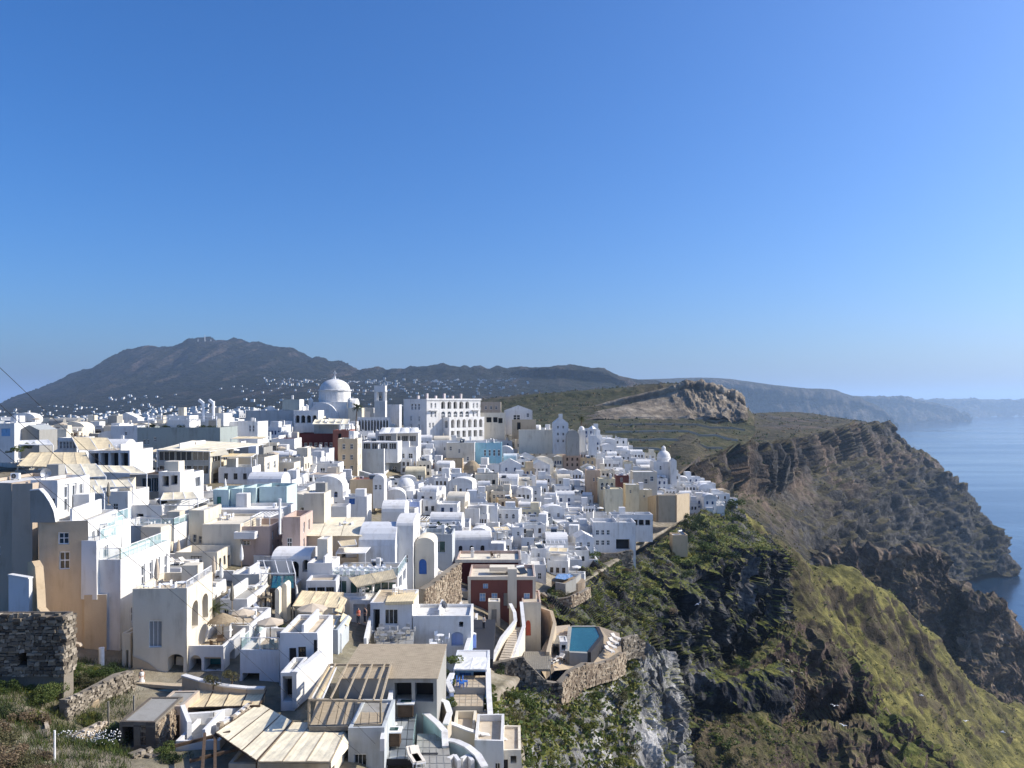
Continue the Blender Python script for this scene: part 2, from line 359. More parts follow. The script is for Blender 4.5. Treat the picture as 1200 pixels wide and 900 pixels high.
# tuff knoll face (pale eroded rock) as its own rock mass in front of the ridge
cols = [640, 690, 730, 770, 800, 815, 832, 850, 864, 870, 874]
kt = [492, 478, 467, 458, 451, 449, 453, 458, 463, 470, 482]
rows = [[(c, y + 25, 1100) for c, y in zip(cols, kt)], [(c, y, 890) for c, y in zip(cols, kt)], [(c, y + 8, 865) for c, y in zip(cols, kt)],
        [(c, max(477 + k * .3, y + 7), 835) for k, (c, y) in enumerate(zip(cols, kt))], [(c, max(492, y + 14), 790) for c, y in zip(cols, kt)]]
G = sheet(rows, [6, 14, 22, 16], 26)
def f_kn(p, n): w = np.clip((p[:, 0] - 168) / 30, .12, 1); return w * ((ridged(p * np.array([1 / 20, 1 / 60, 1 / 90]), 5) - .6) * 4.0 + fbm(p / 5, 4) * .9)
grid_obj('tuff_knoll', displace(G, f_kn), 'tuff')

# --- headland: plateau, upper cliff band, talus, base in the sea
H = [[(768, 503, 760), (782, 552, 440), (793, 562, 415), (812, 596, 400), (850, 640, 385), (900, 720, 370)],
     [(800, 493, 800), (812, 529, 520), (818, 545, 480), (836, 585, 465), (872, 628, 440), (930, 705, 420)],
     [(830, 489, 900), (832, 520, 640), (838, 534, 570), (856, 573, 560), (902, 620, 525), (965, 690, 485)],
     [(870, 486, 1050), (880, 510, 800), (890, 524, 660), (898, 578, 660), (935, 625, 625), (990, 700, 590)],
     [(905, 483, 1200), (915, 503, 900), (925, 516, 740), (935, 562, 735), (975, 625, 690), (1030, 720, 660)],
     [(935, 483, 1300), (950, 499, 980), (962, 509, 880), (972, 548, 850), (1010, 620, 790), (1070, 720, 800)],
     [(955, 485, 1400), (985, 493, 1150), (1004, 498, 1080), (1012, 535, 1020), (1055, 610, 960), (1100, 690, 960)],
     [(985, 490, 1500), (1015, 496, 1250), (1034, 501, 1170), (1050, 532, 1130), (1095, 605, 1070), (1128, 680, 1060)],
     [(1000, 492, 1650), (1028, 499, 1300), (1044, 512, 1230), (1072, 543, 1200), (1126, 590, 1165), (1160, 672, 1100)],
     [(1010, 495, 1800), (1034, 502, 1400), (1050, 527, 1290), (1104, 562, 1240), (1152, 621, 1190), (1180, 676, 1120)],
     [(1000, 500, 2000), (1020, 510, 1700), (1030, 535, 1600), (1060, 575, 1560), (1100, 610, 1500), (1120, 660, 1400)]]
rows = [[H[c][r] for c in range(len(H))] for r in range(6)]
G = sheet(rows, [20, 12, 44, 60, 50], 38)
_vr = (np.arange(G.shape[0])[:, None] + np.zeros(G.shape[:2])).reshape(-1)
def f_hd(p, n):
    cl = np.clip((_vr - 30) / 5, 0, 1) * np.clip((84 - _vr) / 14, 0, 1); lo = np.clip((_vr - 70) / 14, 0, 1); px = 600 + p[:, 0] * 900 / p[:, 1]; tal = lo * np.clip((985 - px) / 40, 0, 1)
    d, v = worley(p * np.array([1 / 30, 1 / 30, 1 / 160])); d2, v2 = worley(p * np.array([1 / 10, 1 / 10, 1 / 60]) + 5); d3, v3 = worley(p * np.array([1 / 14, 1 / 14, 1 / 7]) + 15)
    dn = np.stack([(p[:, 0] * .55 - p[:, 1] * .83), (p[:, 0] * .83 + p[:, 1] * .55) * .35, p[:, 2] * .35], 1)
    low = (ridged(dn / 58, 5) - .7) * 15 + (v3 - .5) * 8 + (ridged(p / 45, 5) - .8) * 8
    led = p[:, 2] / 9 + fbm(p / 70, 2) * .6; led = (np.clip((led - np.floor(led)) * 1.8, 0, 1) - .5) * 2.4
    return cl * ((v - .5) * 26 + (v2 - .5) * 8 + (d - .5) * 8 + led * .5) + lo * (1 - tal * .8) * (low + led) + fbm(p / 9, 5) * (.9 * (cl + lo) + .2) + fbm(p / 40, 4) * .8
HEADG = displace(G, f_hd); grid_obj('headland', HEADG, 'headland')
# continue the headland land mass down into the sea so that no edge floats
# --- distant caldera cliffs
def cliff(name, pts, Yb, seed, amp):
    # pts: (px, top py, base py)
    top = [(a, b, 900 * 250 / (c - HOR) * 1.035) for a, b, c in pts]; back = [(a, b + 3, q * 1.25) for (a, b, q) in top]
    up = [(a, b * .62 + c * .38, 900 * 250 / (c - HOR) * 1.02) for a, b, c in pts]
    bot = [(a, c + 1.0, 900 * 250 / (c - HOR)) for a, b, c in pts]
    G = sheet([back, top, up, bot], [4, 12, 14], 18)
    k = np.clip((np.arange(G.shape[0]) - 4) / 8.0, .03, 1)[:, None] + np.zeros(G.shape[:2]); k = k.reshape(-1)
    def fn(p, n): return k * ((ridged((p + seed) * np.array([1 / 330, 1 / 330, 1 / 1500]), 5) - .7) * amp + fbm(p / 120, 3) * amp * .15)
    return grid_obj(name, displace(G, fn), 'farcliff')
cliff('distant_cliff', [(740, 446, 508), (800, 444, 508), (843, 444, 508), (902, 451, 508), (937, 455, 507), (975, 457, 506), (988, 461, 505), (1010, 468, 504), (1035, 480, 503), (1052, 503, 503.2)], 0, 0, 75)
cliff('distant_cliff', [(960, 460, 497), (1000, 464, 497), (1040, 465, 496.5), (1062, 465, 496), (1072, 468, 495.5), (1100, 474, 495), (1122, 481, 494.6), (1138, 494, 494.4)], 0, 500, 95)
cliff('distant_cliff', [(1040, 468, 489.5), (1080, 468.5, 489.5), (1130, 467.5, 489), (1180, 468.5, 488.5), (1240, 469, 488.2), (1330, 470, 488), (1450, 471, 488)], 0, 900, 120)

# --- red promontory below the headland
cols = [930, 958, 980, 1004, 1046, 1070, 1086, 1097, 1107, 1124, 1134, 1152, 1172, 1187, 1202, 1225]
top = [676, 657, 645, 648, 649, 644, 641, 653, 673, 690, 700, 705, 717, 742, 768, 830]
Yp = [540, 555, 570, 580, 595, 605, 612, 622, 632, 640, 600, 600, 605, 612, 620, 640]
rows = [[(c - 12, y + 40, Y + 150) for c, y, Y in zip(cols, top, Yp)], [(c, y, Y) for c, y, Y in zip(cols, top, Yp)], [(c, y + 22, Y - 12) for c, y, Y in zip(cols, top, Yp)],
        [(c - 8, y + 75, Y - 30) for c, y, Y in zip(cols, top, Yp)], [(c - 20, y + 150, Y - 60) for c, y, Y in zip(cols, top, Yp)], [(c - 20, y + 260, Y - 90) for c, y, Y in zip(cols, top, Yp)]]
G = sheet(rows, [6, 14, 26, 26, 14], 16)
def f_pr(p, n):
    d, v = worley(p * np.array([1 / 15, 1 / 15, 1 / 24])); return (v - .5) * 7 + (ridged(p / 38, 6) - .8) * 8.5 + fbm(p / 6, 4) * 1.5
PROMG = displace(G, f_pr); grid_obj('red_promontory', PROMG, 'spur')

# --- grassy slope
topr = [(835, 588, 325), (862, 600, 335), (885, 616, 345), (915, 640, 352), (950, 660, 362), (990, 672, 380), (1040, 700, 410), (1080, 735, 430), (1125, 785, 450), (1165, 815, 465), (1200, 832, 480), (1270, 872, 500)]
botr = [(770, 720, 262), (800, 750, 258), (840, 780, 256), (880, 800, 256), (920, 830, 256), (960, 860, 256), (1010, 900, 256), (1060, 940, 256), (1120, 985, 258), (1180, 1020, 262), (1240, 1040, 268), (1320, 1060, 276)]
mid1 = [tuple(a * .66 + b * .34 for a, b in zip(u, v)) for u, v in zip(topr, botr)]; mid2 = [tuple(a * .33 + b * .67 for a, b in zip(u, v)) for u, v in zip(topr, botr)]
back = [(a - 20, b + 60, c + 90) for a, b, c in topr]
G = sheet([back, topr, mid1, mid2, botr], [6, 34, 34, 34], 26)
def f_sl(p, n):
    u = np.stack([p[:, 0] * .75 - p[:, 1] * .1 , (p[:, 1] * .9 + p[:, 0] * .35), p[:, 2]], 1)
    rg = ridged(u * np.array([1 / 110, 1 / 22, 1 / 90]), 4) - .8
    return rg * 3.4 + fbm(p / 9, 5) * 1.3 + np.clip(fbm(p / 26 + 40, 5) - .2, 0, 1) * 4
SLOPEG = displace(G, f_sl); grid_obj('grassy_slope', SLOPEG, 'slope')

# --- lower gully: scree, bushes, red cave rock
top = [(770, 770, 205), (800, 782, 203), (850, 790, 203), (905, 752, 215), (935, 742, 225), (985, 762, 236), (1002, 784, 239), (1035, 832, 237), (1075, 862, 234), (1110, 893, 232), (1140, 930, 232)]
cave = [(770, 820, 190), (800, 815, 192), (850, 820, 193), (905, 800, 200), (940, 806, 210), (985, 800, 216), (1004, 806, 220), (1030, 840, 222), (1070, 872, 221), (1105, 904, 221), (1140, 945, 221)]
floor_ = [(770, 850, 180), (800, 845, 181), (850, 850, 182), (905, 845, 190), (940, 846, 215), (985, 852, 225), (1010, 846, 226), (1030, 858, 220), (1070, 885, 216), (1105, 920, 215), (1140, 960, 215)]
bot = [(770, 900, 170), (800, 890, 170), (850, 885, 172), (905, 870, 180), (940, 862, 192), (985, 860, 200), (1010, 862, 203), (1040, 880, 204), (1070, 905, 204), (1105, 935, 204), (1140, 980, 204)]
bot2 = [(c, y + 110, Y - 18) for c, y, Y in bot]
back = [(c + 10, y + 70, Y + 60) for c, y, Y in top]
G = sheet([back, top, cave, floor_, bot, bot2], [6, 26, 22, 16, 40], 26)
def f_lo(p, n):
    d, v = worley(p / 5.5); right = np.clip((p[:, 0] - 62) / 20, .15, 1)
    return right * ((v - .5) * 3.2 + (ridged(p / 16, 5) - .8) * 2.6) + fbm(p / 4, 5) * .7
LOWG = displace(G, f_lo); grid_obj('gully_ground', LOWG, 'gully')

# --- dark crag under the end of the town
C = [[(632, 700, 137), (640, 712, 133), (648, 728, 128), (656, 745, 124), (662, 790, 119), (662, 860, 115)],
     [(690, 664, 176), (690, 690, 160), (694, 715, 149), (700, 742, 141), (704, 795, 133), (704, 870, 126)],
     [(742, 652, 200), (742, 682, 184), (744, 712, 171), (747, 745, 160), (750, 800, 150), (750, 880, 142)],
     [(778, 630, 225), (777, 662, 201), (776, 700, 184), (776, 748, 179), (776, 800, 168), (776, 880, 160)],
     [(812, 604, 258), (811, 640, 226), (810, 684, 199), (810, 760, 195), (806, 800, 181), (806, 880, 172)],
     [(850, 592, 296), (850, 630, 240), (850, 660, 214), (848, 768, 209), (846, 800, 190), (846, 880, 182)],
     [(882, 618, 300), (884, 640, 248), (884, 655, 225), (884, 764, 219), (884, 796, 196), (884, 880, 188)],
     [(906, 642, 300), (910, 648, 255), (911, 655, 235), (915, 752, 229), (915, 790, 206), (915, 880, 198)],
     [(905, 655, 330), (908, 664, 300), (910, 690, 285), (912, 760, 270), (912, 800, 262), (912, 880, 255)]]
rows = [[C[c][r] for c in range(len(C))] for r in range(6)]
G = sheet(rows, [34, 30, 60, 40, 26], 34)
def f_cr(p, n):
    d, v = worley(p * np.array([1 / 5., 1 / 5., 1 / 9.])); d2, v2 = worley(p * np.array([1 / 2.1, 1 / 2.1, 1 / 3.2]) + 9)
    st = np.clip(1.2 - n[:, 2], .1, 1)
    return st * ((v - .5) * 5.0 + (v2 - .5) * 1.5 + (ridged(p / 18, 5) - .8) * 3.6) + fbm(p / 3, 4) * .35
CRAGG = displace(G, f_cr); grid_obj('dark_crag', CRAGG, 'lava')

# --- near slope with pale rock spire
N = [[(552, 800, 74), (556, 840, 68), (560, 880, 63), (560, 960, 58)],
     [(585, 812, 84), (590, 845, 76), (595, 880, 71), (600, 960, 65)],
     [(632, 812, 97), (636, 845, 91), (640, 880, 84), (640, 960, 77)],
     [(672, 800, 106), (680, 835, 99), (684, 875, 92), (684, 960, 85)],
     [(712, 772, 117), (716, 815, 107), (718, 865, 99), (718, 960, 90)],
     [(742, 764, 123), (744, 805, 113), (746, 855, 105), (746, 960, 96)],
     [(764, 762, 124), (768, 806, 117), (770, 855, 110), (770, 960, 101)],
     [(781, 766, 127), (790, 812, 121), (798, 860, 116), (804, 960, 108)],
     [(778, 790, 150), (780, 825, 145), (788, 880, 140), (792, 980, 135)]]
rows = [[N[c][r] for c in range(len(N))] for r in range(4)]
G = sheet(rows, [44, 44, 40], 30)
def f_ne(p, n):
    sp = np.clip((p[:, 0] - 16.5) / 3, 0, 1); left = np.clip((6 - p[:, 0]) / 6, 0, 1)
    d, v = worley(p * np.array([1 / 1.6, 1 / 1.6, 1 / 3.4])); d2, v2 = worley(p / 2.6 + 7)
    return sp * ((v - .5) * 1.7 + (ridged(p * np.array([1 / 5, 1 / 5, 1 / 12]), 5) - .8) * 1.5) + (1 - sp) * (v2 - .5) * .9 + fbm(p / 3.2, 5) * .45
NEARG = displace(G, f_ne); grid_obj('near_crag', NEARG, 'crag')

# --- ground under the town
T = [[(-160, 500, 300), (0, 496, 290), (150, 494, 290), (300, 494, 300), (400, 494, 310), (500, 500, 310), (600, 506, 320), (700, 518, 335), (780, 548, 335), (852, 590, 335)],
     [(-160, 516, 200), (0, 516, 200), (150, 516, 200), (300, 522, 210), (400, 524, 240), (500, 542, 250), (600, 553, 260), (700, 578, 260), (765, 603, 265), (842, 594, 292)],
     [(-160, 560, 140), (0, 560, 145), (150, 565, 145), (300, 572, 140), (400, 592, 170), (500, 604, 180), (600, 623, 190), (680, 648, 190), (733, 650, 205), (800, 610, 250)],
     [(-160, 620, 105), (0, 625, 108), (150, 630, 108), (300, 640, 108), (400, 655, 115), (480, 675, 120), (560, 695, 125), (620, 712, 130), (652, 706, 138), (695, 668, 178)],
     [(-160, 690, 80), (0, 695, 80), (150, 705, 80), (250, 712, 80), (350, 722, 84), (450, 745, 85), (520, 765, 90), (575, 775, 100), (622, 768, 115), (646, 752, 125)],
     [(-160, 770, 58), (0, 775, 62), (100, 785, 64), (200, 800, 64), (320, 812, 62), (420, 825, 61), (500, 840, 63), (550, 842, 69), (578, 818, 80), (605, 805, 93)],
     [(-160, 870, 42), (0, 872, 46), (90, 880, 48), (200, 890, 50), (320, 900, 49), (420, 905, 50), (500, 900, 55), (550, 895, 59), (578, 885, 66), (610, 860, 78)],
     [(-160, 1010, 30), (0, 1010, 33), (90, 1010, 35), (200, 1010, 37), (320, 1010, 38), (420, 1010, 40), (500, 1010, 43), (550, 1010, 46), (590, 1010, 50), (640, 1010, 58)],
     [(-400, 1150, 12), (0, 1150, 12), (90, 1150, 12), (200, 1150, 12), (320, 1150, 12), (420, 1150, 12), (500, 1150, 12), (600, 1150, 12), (700, 1150, 14), (800, 1250, 16)],
     [(-900, 1200, 2), (0, 1200, 2), (90, 1200, 2), (200, 1200, 2), (320, 1200, 2), (420, 1200, 2), (500, 1200, 2), (600, 1200, 2), (900, 1200, 2), (1200, 1200, 2)]]
G = sheet(T, [10, 12, 16, 18, 22, 24, 12, 6, 3], 16)
G[..., 2] -= 2.0 * np.exp(-((G[..., 0] + 27.5) / 4.2) ** 2 - ((G[..., 1] - 54.5) / 3.4) ** 2)
TOWNG = displace(G, lambda p, n: fbm(p / 3.0, 4) * .18); grid_obj('ground', TOWNG, 'soil')
_TG = TOWNG.reshape(-1, 3)
def zg(x, y):
    d = (_TG[:, 0] - x) ** 2 + (_TG[:, 1] - y) ** 2; k = np.argpartition(d, 4)[:4]; w = 1 / (d[k] + .05)
    return float((w * _TG[k, 2]).sum() / w.sum())
# --- haze: one closed box of even pale air round everything
def haze_box():
    x0, x1, y0, y1, z0, z1 = -31000, 61000, -2500, 46000, SEA_Z - 1, 560
    v = [(x, y, z) for z in (z0, z1) for y in (y0, y1) for x in (x0, x1)]
    f = [(0, 2, 3, 1), (4, 5, 7, 6), (0, 1, 5, 4), (2, 6, 7, 3), (0, 4, 6, 2), (1, 3, 7, 5)]
    m = bpy.data.materials.new('haze'); m.use_nodes = True; t = m.node_tree; t.nodes.remove(t.nodes['Principled BSDF'])
    pv = t.nodes.new('ShaderNodeVolumePrincipled'); pv.inputs['Color'].default_value = (.52, .73, 1, 1); pv.inputs['Density'].default_value = HAZE
    pv.inputs['Anisotropy'].default_value = .25
    t.links.new(pv.outputs[0], t.nodes['Material Output'].inputs['Volume']); m.cycles.homogeneous_volume = True
    o = mesh_obj('haze', v, f, m); o['kind'] = 'stuff'; o['label'] = 'pale blue air between the town and the far cliffs'
HAZE = 6e-5
haze_box()
# ------------------------------------------------------------------ mesh builder
class MB:
    def __init__(s): s.V, s.F, s.M, s.mats = [], [], [], []
    def mi(s, m):
        if m not in s.mats: s.mats.append(m)
        return s.mats.index(m)
    def face(s, pts, m):
        b = len(s.V); s.V += [tuple(p) for p in pts]; s.F.append(tuple(range(b, b + len(pts)))); s.M.append(s.mi(m))
    def hexa(s, p, m):      # p: 8 points, bottom 4 then top 4, both counter-clockwise from above
        b = len(s.V); s.V += [tuple(q) for q in p]; k = s.mi(m)
        for f in ((3, 2, 1, 0), (4, 5, 6, 7), (0, 1, 5, 4), (1, 2, 6, 5), (2, 3, 7, 6), (3, 0, 4, 7)): s.F.append(tuple(b + i for i in f)); s.M.append(k)
        return s
    def box(s, x0, x1, y0, y1, z0, z1, m): return s.hexa([(x0, y0, z0), (x1, y0, z0), (x1, y1, z0), (x0, y1, z0), (x0, y0, z1), (x1, y0, z1), (x1, y1, z1), (x0, y1, z1)], m)
    def bar(s, a, b, r, m, up=(0, 0, 1)):
        a, b = Vector(a), Vector(b); d = (b - a).normalized(); u = Vector(up)
        if abs(d.dot(u)) > .95: u = Vector((1, 0, 0))
        x = d.cross(u).normalized() * r; y = d.cross(x).normalized() * r
        return s.hexa([a - x - y, a + x - y, a + x + y, a - x + y, b - x - y, b + x - y, b + x + y, b - x + y], m)
    def lathe(s, prof, m, n=12, c=(0, 0, 0), sx=1, sy=1, cap=True):
        b = len(s.V); k = s.mi(m)
        for r, z in prof:
            for i in range(n):
                a = 2 * math.pi * i / n; s.V.append((c[0] + r * sx * math.cos(a), c[1] + r * sy * math.sin(a), c[2] + z))
        for j in range(len(prof) - 1):
            for i in range(n):
                p, q = b + j * n + i, b + j * n + (i + 1) % n; s.F.append((p, q, q + n, p + n)); s.M.append(k)
        if cap: s.F.append(tuple(b + (len(prof) - 1) * n + i for i in range(n))); s.M.append(k)
        return s
    def dome(s, c, r, m, n=16, k=6, sq=1.0, full=False):
        a0 = 0
        return s.lathe([(max(r * math.cos(math.pi / 2 * j / k), .01), r * sq * math.sin(math.pi / 2 * j / k)) for j in range(k + 1)], m, n, c)
    def vault(s, x0, x1, y0, y1, z, hv, m, axis='y', n=10, endm=None):
        """half barrel; axis = direction of the ridge"""
        em = endm or m
        if axis == 'y':
            arc = [((x0 + x1) / 2 - (x1 - x0) / 2 * math.cos(math.pi * i / n), z + hv * math.sin(math.pi * i / n)) for i in range(n + 1)]
            P = [[(a, y0, b) for a, b in arc], [(a, y1, b) for a, b in arc]]
        else:
            arc = [((y0 + y1) / 2 - (y1 - y0) / 2 * math.cos(math.pi * i / n), z + hv * math.sin(math.pi * i / n)) for i in range(n + 1)]
            P = [[(x1, a, b) for a, b in arc], [(x0, a, b) for a, b in arc]]
        for i in range(n): s.face([P[0][i], P[0][i + 1], P[1][i + 1], P[1][i]], m)
        s.face(P[0][::-1], em); s.face(P[1], em); return s
    def mesh(s, name, smooth=False):
        me = bpy.data.meshes.new(name); me.from_pydata(s.V, [], s.F)
        for m in s.mats: me.materials.append(MATS[m])
        me.polygons.foreach_set('material_index', s.M)
        if smooth: me.polygons.foreach_set('use_smooth', [True] * len(s.F))
        return me
    def build(s, name, parent=None, smooth=False, loc=None, rz=0):
        return link(s.mesh(name, smooth), name, parent, loc, rz)
def link(me, name, parent=None, loc=None, rz=0, scale=None):
    o = bpy.data.objects.new(name, me); COL.objects.link(o)
    if parent: o.parent = parent
    if loc is not None: o.location = loc
    if rz: o.rotation_euler = (0, 0, rz)
    if scale is not None: o.scale = scale
    return o
def tag(o, label, cat, group=None):
    o['label'] = label; o['category'] = cat; o['kind'] = 'thing'
    if group: o['group'] = group
    return o
def thing(name, label, cat, loc, rz=0, group=None, scale=1):
    o = bpy.data.objects.new(name, None); COL.objects.link(o); o.empty_display_size = .3
    o.location = loc; o.rotation_euler = (0, 0, rz)
    if scale != 1: o.scale = (scale,) * 3
    return tag(o, label, cat, group)
CACHE = {}
def cached(key, fn, smooth=False):
    if key not in CACHE: CACHE[key] = fn().mesh(key if isinstance(key, str) else key[0], smooth)
    return CACHE[key]
# --- windows and doors: unit meshes, x across, z up, y inwards, scaled to size
def arcpts(n=8): return [(.5 - .5 * math.cos(math.pi * i / n), math.sin(math.pi * i / n)) for i in range(n + 1)]
def win_mesh(kind, fm, gm, only=None):
    def mk():
        b = MB(); arch = kind in ('a', 'ad'); f = .09
        if kind in ('w', 'd', 'a', 'ad'):
            top = .72 if arch else 1.0
            if arch:
                pts = [(0, 0)] + [(0, top)] + [(x, top + (1 - top) * z) for x, z in arcpts()][1:] + [(1, 0)]
                b.face([(x, .10, z) for x, z in pts][::-1], gm)
                for i in range(1, len(pts) - 2):
                    (x0, z0), (x1, z1) = pts[i], pts[i + 1]; q = lambda x, z: (.5 + (x - .5) * .84, .5 + (z - .5) * .9)
                    a, c = q(x0, z0), q(x1, z1); b.face([(x0, .04, z0), (x1, .04, z1), (c[0], .04, c[1]), (a[0], .04, a[1])][::-1], fm)
            else: b.face([(0, .10, 0), (1, .10, 0), (1, .10, 1), (0, .10, 1)], gm)
            b.box(0, f, 0, .12, 0, top, fm); b.box(1 - f, 1, 0, .12, 0, top, fm); b.box(f, 1 - f, 0, .12, 0, f * (.5 if kind != 'w' else .8), fm)
            if not arch: b.box(f, 1 - f, 0, .12, 1 - f, 1, fm)
            b.box(.5 - f * .35, .5 + f * .35, .02, .11, f, top if arch else 1 - f, fm)
            if kind in ('w', 'a'): b.box(f, 1 - f, .03, .11, .5 - f * .3, .5 + f * .3, fm)
            if kind in ('d', 'ad'): b.box(f, 1 - f, .03, .13, f * .5, .34, fm)
        elif kind in ('s', 'sa'):        # solid shut door or shutter with two leaves and battens
            top = .72 if kind == 'sa' else 1.0
            if kind == 'sa':
                pts = [(0, 0)] + [(0, top)] + [(x, top + (1 - top) * z) for x, z in arcpts()][1:] + [(1, 0)]; b.face([(x, .10, z) for x, z in pts][::-1], fm)
            b.box(.02, .485, .02, .12, 0, top - .02, fm); b.box(.515, .98, .02, .12, 0, top - .02, fm)
            for z in (.15, .5, .82):
                if z < top: b.box(.08, .42, 0, .03, z - .03, z + .03, fm); b.box(.58, .92, 0, .03, z - .03, z + .03, fm)
        elif kind == 'g':               # wide glazing in three leaves
            b.face([(0, .10, 0), (1, .10, 0), (1, .10, 1), (0, .10, 1)], gm); f = .025
            for x in (0, .333 - f, .666 - f, 1 - f): b.box(x, x + f, 0, .12, 0, 1, fm)
            b.box(f, 1 - f, .01, .12, .95, 1, fm); b.box(f, 1 - f, .01, .12, 0, .04, fm)
        elif kind in ('o', 'oa'):       # deep opening: back panel whose dark colour stands in for indoor shade
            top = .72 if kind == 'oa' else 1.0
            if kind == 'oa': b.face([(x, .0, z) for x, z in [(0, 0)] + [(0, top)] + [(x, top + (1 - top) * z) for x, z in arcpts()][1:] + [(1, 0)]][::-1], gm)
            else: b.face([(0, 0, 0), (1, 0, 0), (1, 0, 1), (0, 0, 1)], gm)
        if only:
            gi = b.mats.index(gm) if gm in b.mats else -1; keep = [i for i in range(len(b.F)) if (b.M[i] == gi) == (only == 'pane')]
            c = MB()
            for i in keep: c.face([b.V[q] for q in b.F[i]], b.mats[b.M[i]])
            return c
        return b
    return cached(('window', kind, fm, gm, only), mk)
ARCHED = ('a', 'ad', 'sa', 'oa')
def wall_face(b, O, U, N, w, h, holes, m, depth=.22):
    """wall quad grid with real openings; O lower left corner seen from outside, U along, N outward"""
    O, U, N = Vector(O), Vector(U), Vector(N); Z = Vector((0, 0, 1)); P = lambda u, v, d=0: O + U * u + Z * v - N * d
    xs = sorted({0.0, w} | {q[0] for q in holes} | {q[0] + q[2] for q in holes}); zs = sorted({0.0, h} | {q[1] for q in holes} | {q[1] + q[3] for q in holes})
    for i in range(len(xs) - 1):
        for j in range(len(zs) - 1):
            cx, cz = (xs[i] + xs[i + 1]) / 2, (zs[j] + zs[j + 1]) / 2
            if any(q[0] < cx < q[0] + q[2] and q[1] < cz < q[1] + q[3] for q in holes): continue
            b.face([P(xs[i], zs[j]), P(xs[i + 1], zs[j]), P(xs[i + 1], zs[j + 1]), P(xs[i], zs[j + 1])], m)
    for q in holes:
        u, v, a, c, kind = q[:5]; dp = q[5] if len(q) > 5 and q[5] else (1.4 if kind in ('o', 'oa') else depth)
        if kind in ARCHED:
            zt = v + c * .72; arc = [(u + a * x, zt + c * .28 * z) for x, z in arcpts()]; n = len(arc) // 2
            b.face([P(u, v + c)] + [P(*t) for t in arc[:n + 1]], m); b.face([P(u + a, v + c)] + [P(*t) for t in arc[n:]][::-1][::-1], m)
            loop = [(u, v)] + arc + [(u + a, v)]
        else: loop = [(u, v), (u, v + c), (u + a, v + c), (u + a, v)]
        for k in range(len(loop)):
            p, r = loop[k], loop[(k + 1) % len(loop)]; b.face([P(*p), P(*r), P(*r, dp), P(*p, dp)], m)
RECTS = []; HEROES = []
def grid_wins(w, h, spec):
    """('g', rows, cols, ww, wh, kind, u0, u1, v0, v1) -> list of holes"""
    _, r, c, ww, wh, kind, u0, u1, v0, v1 = spec; out = []
    for i in range(c):
        for j in range(r):
            u = w * (u0 + (u1 - u0) * (i + .5) / c) - ww / 2; v = h * (v0 + (v1 - v0) * (j + .5) / r) - wh / 2
            out.append((u, v, ww, wh, kind))
    return out
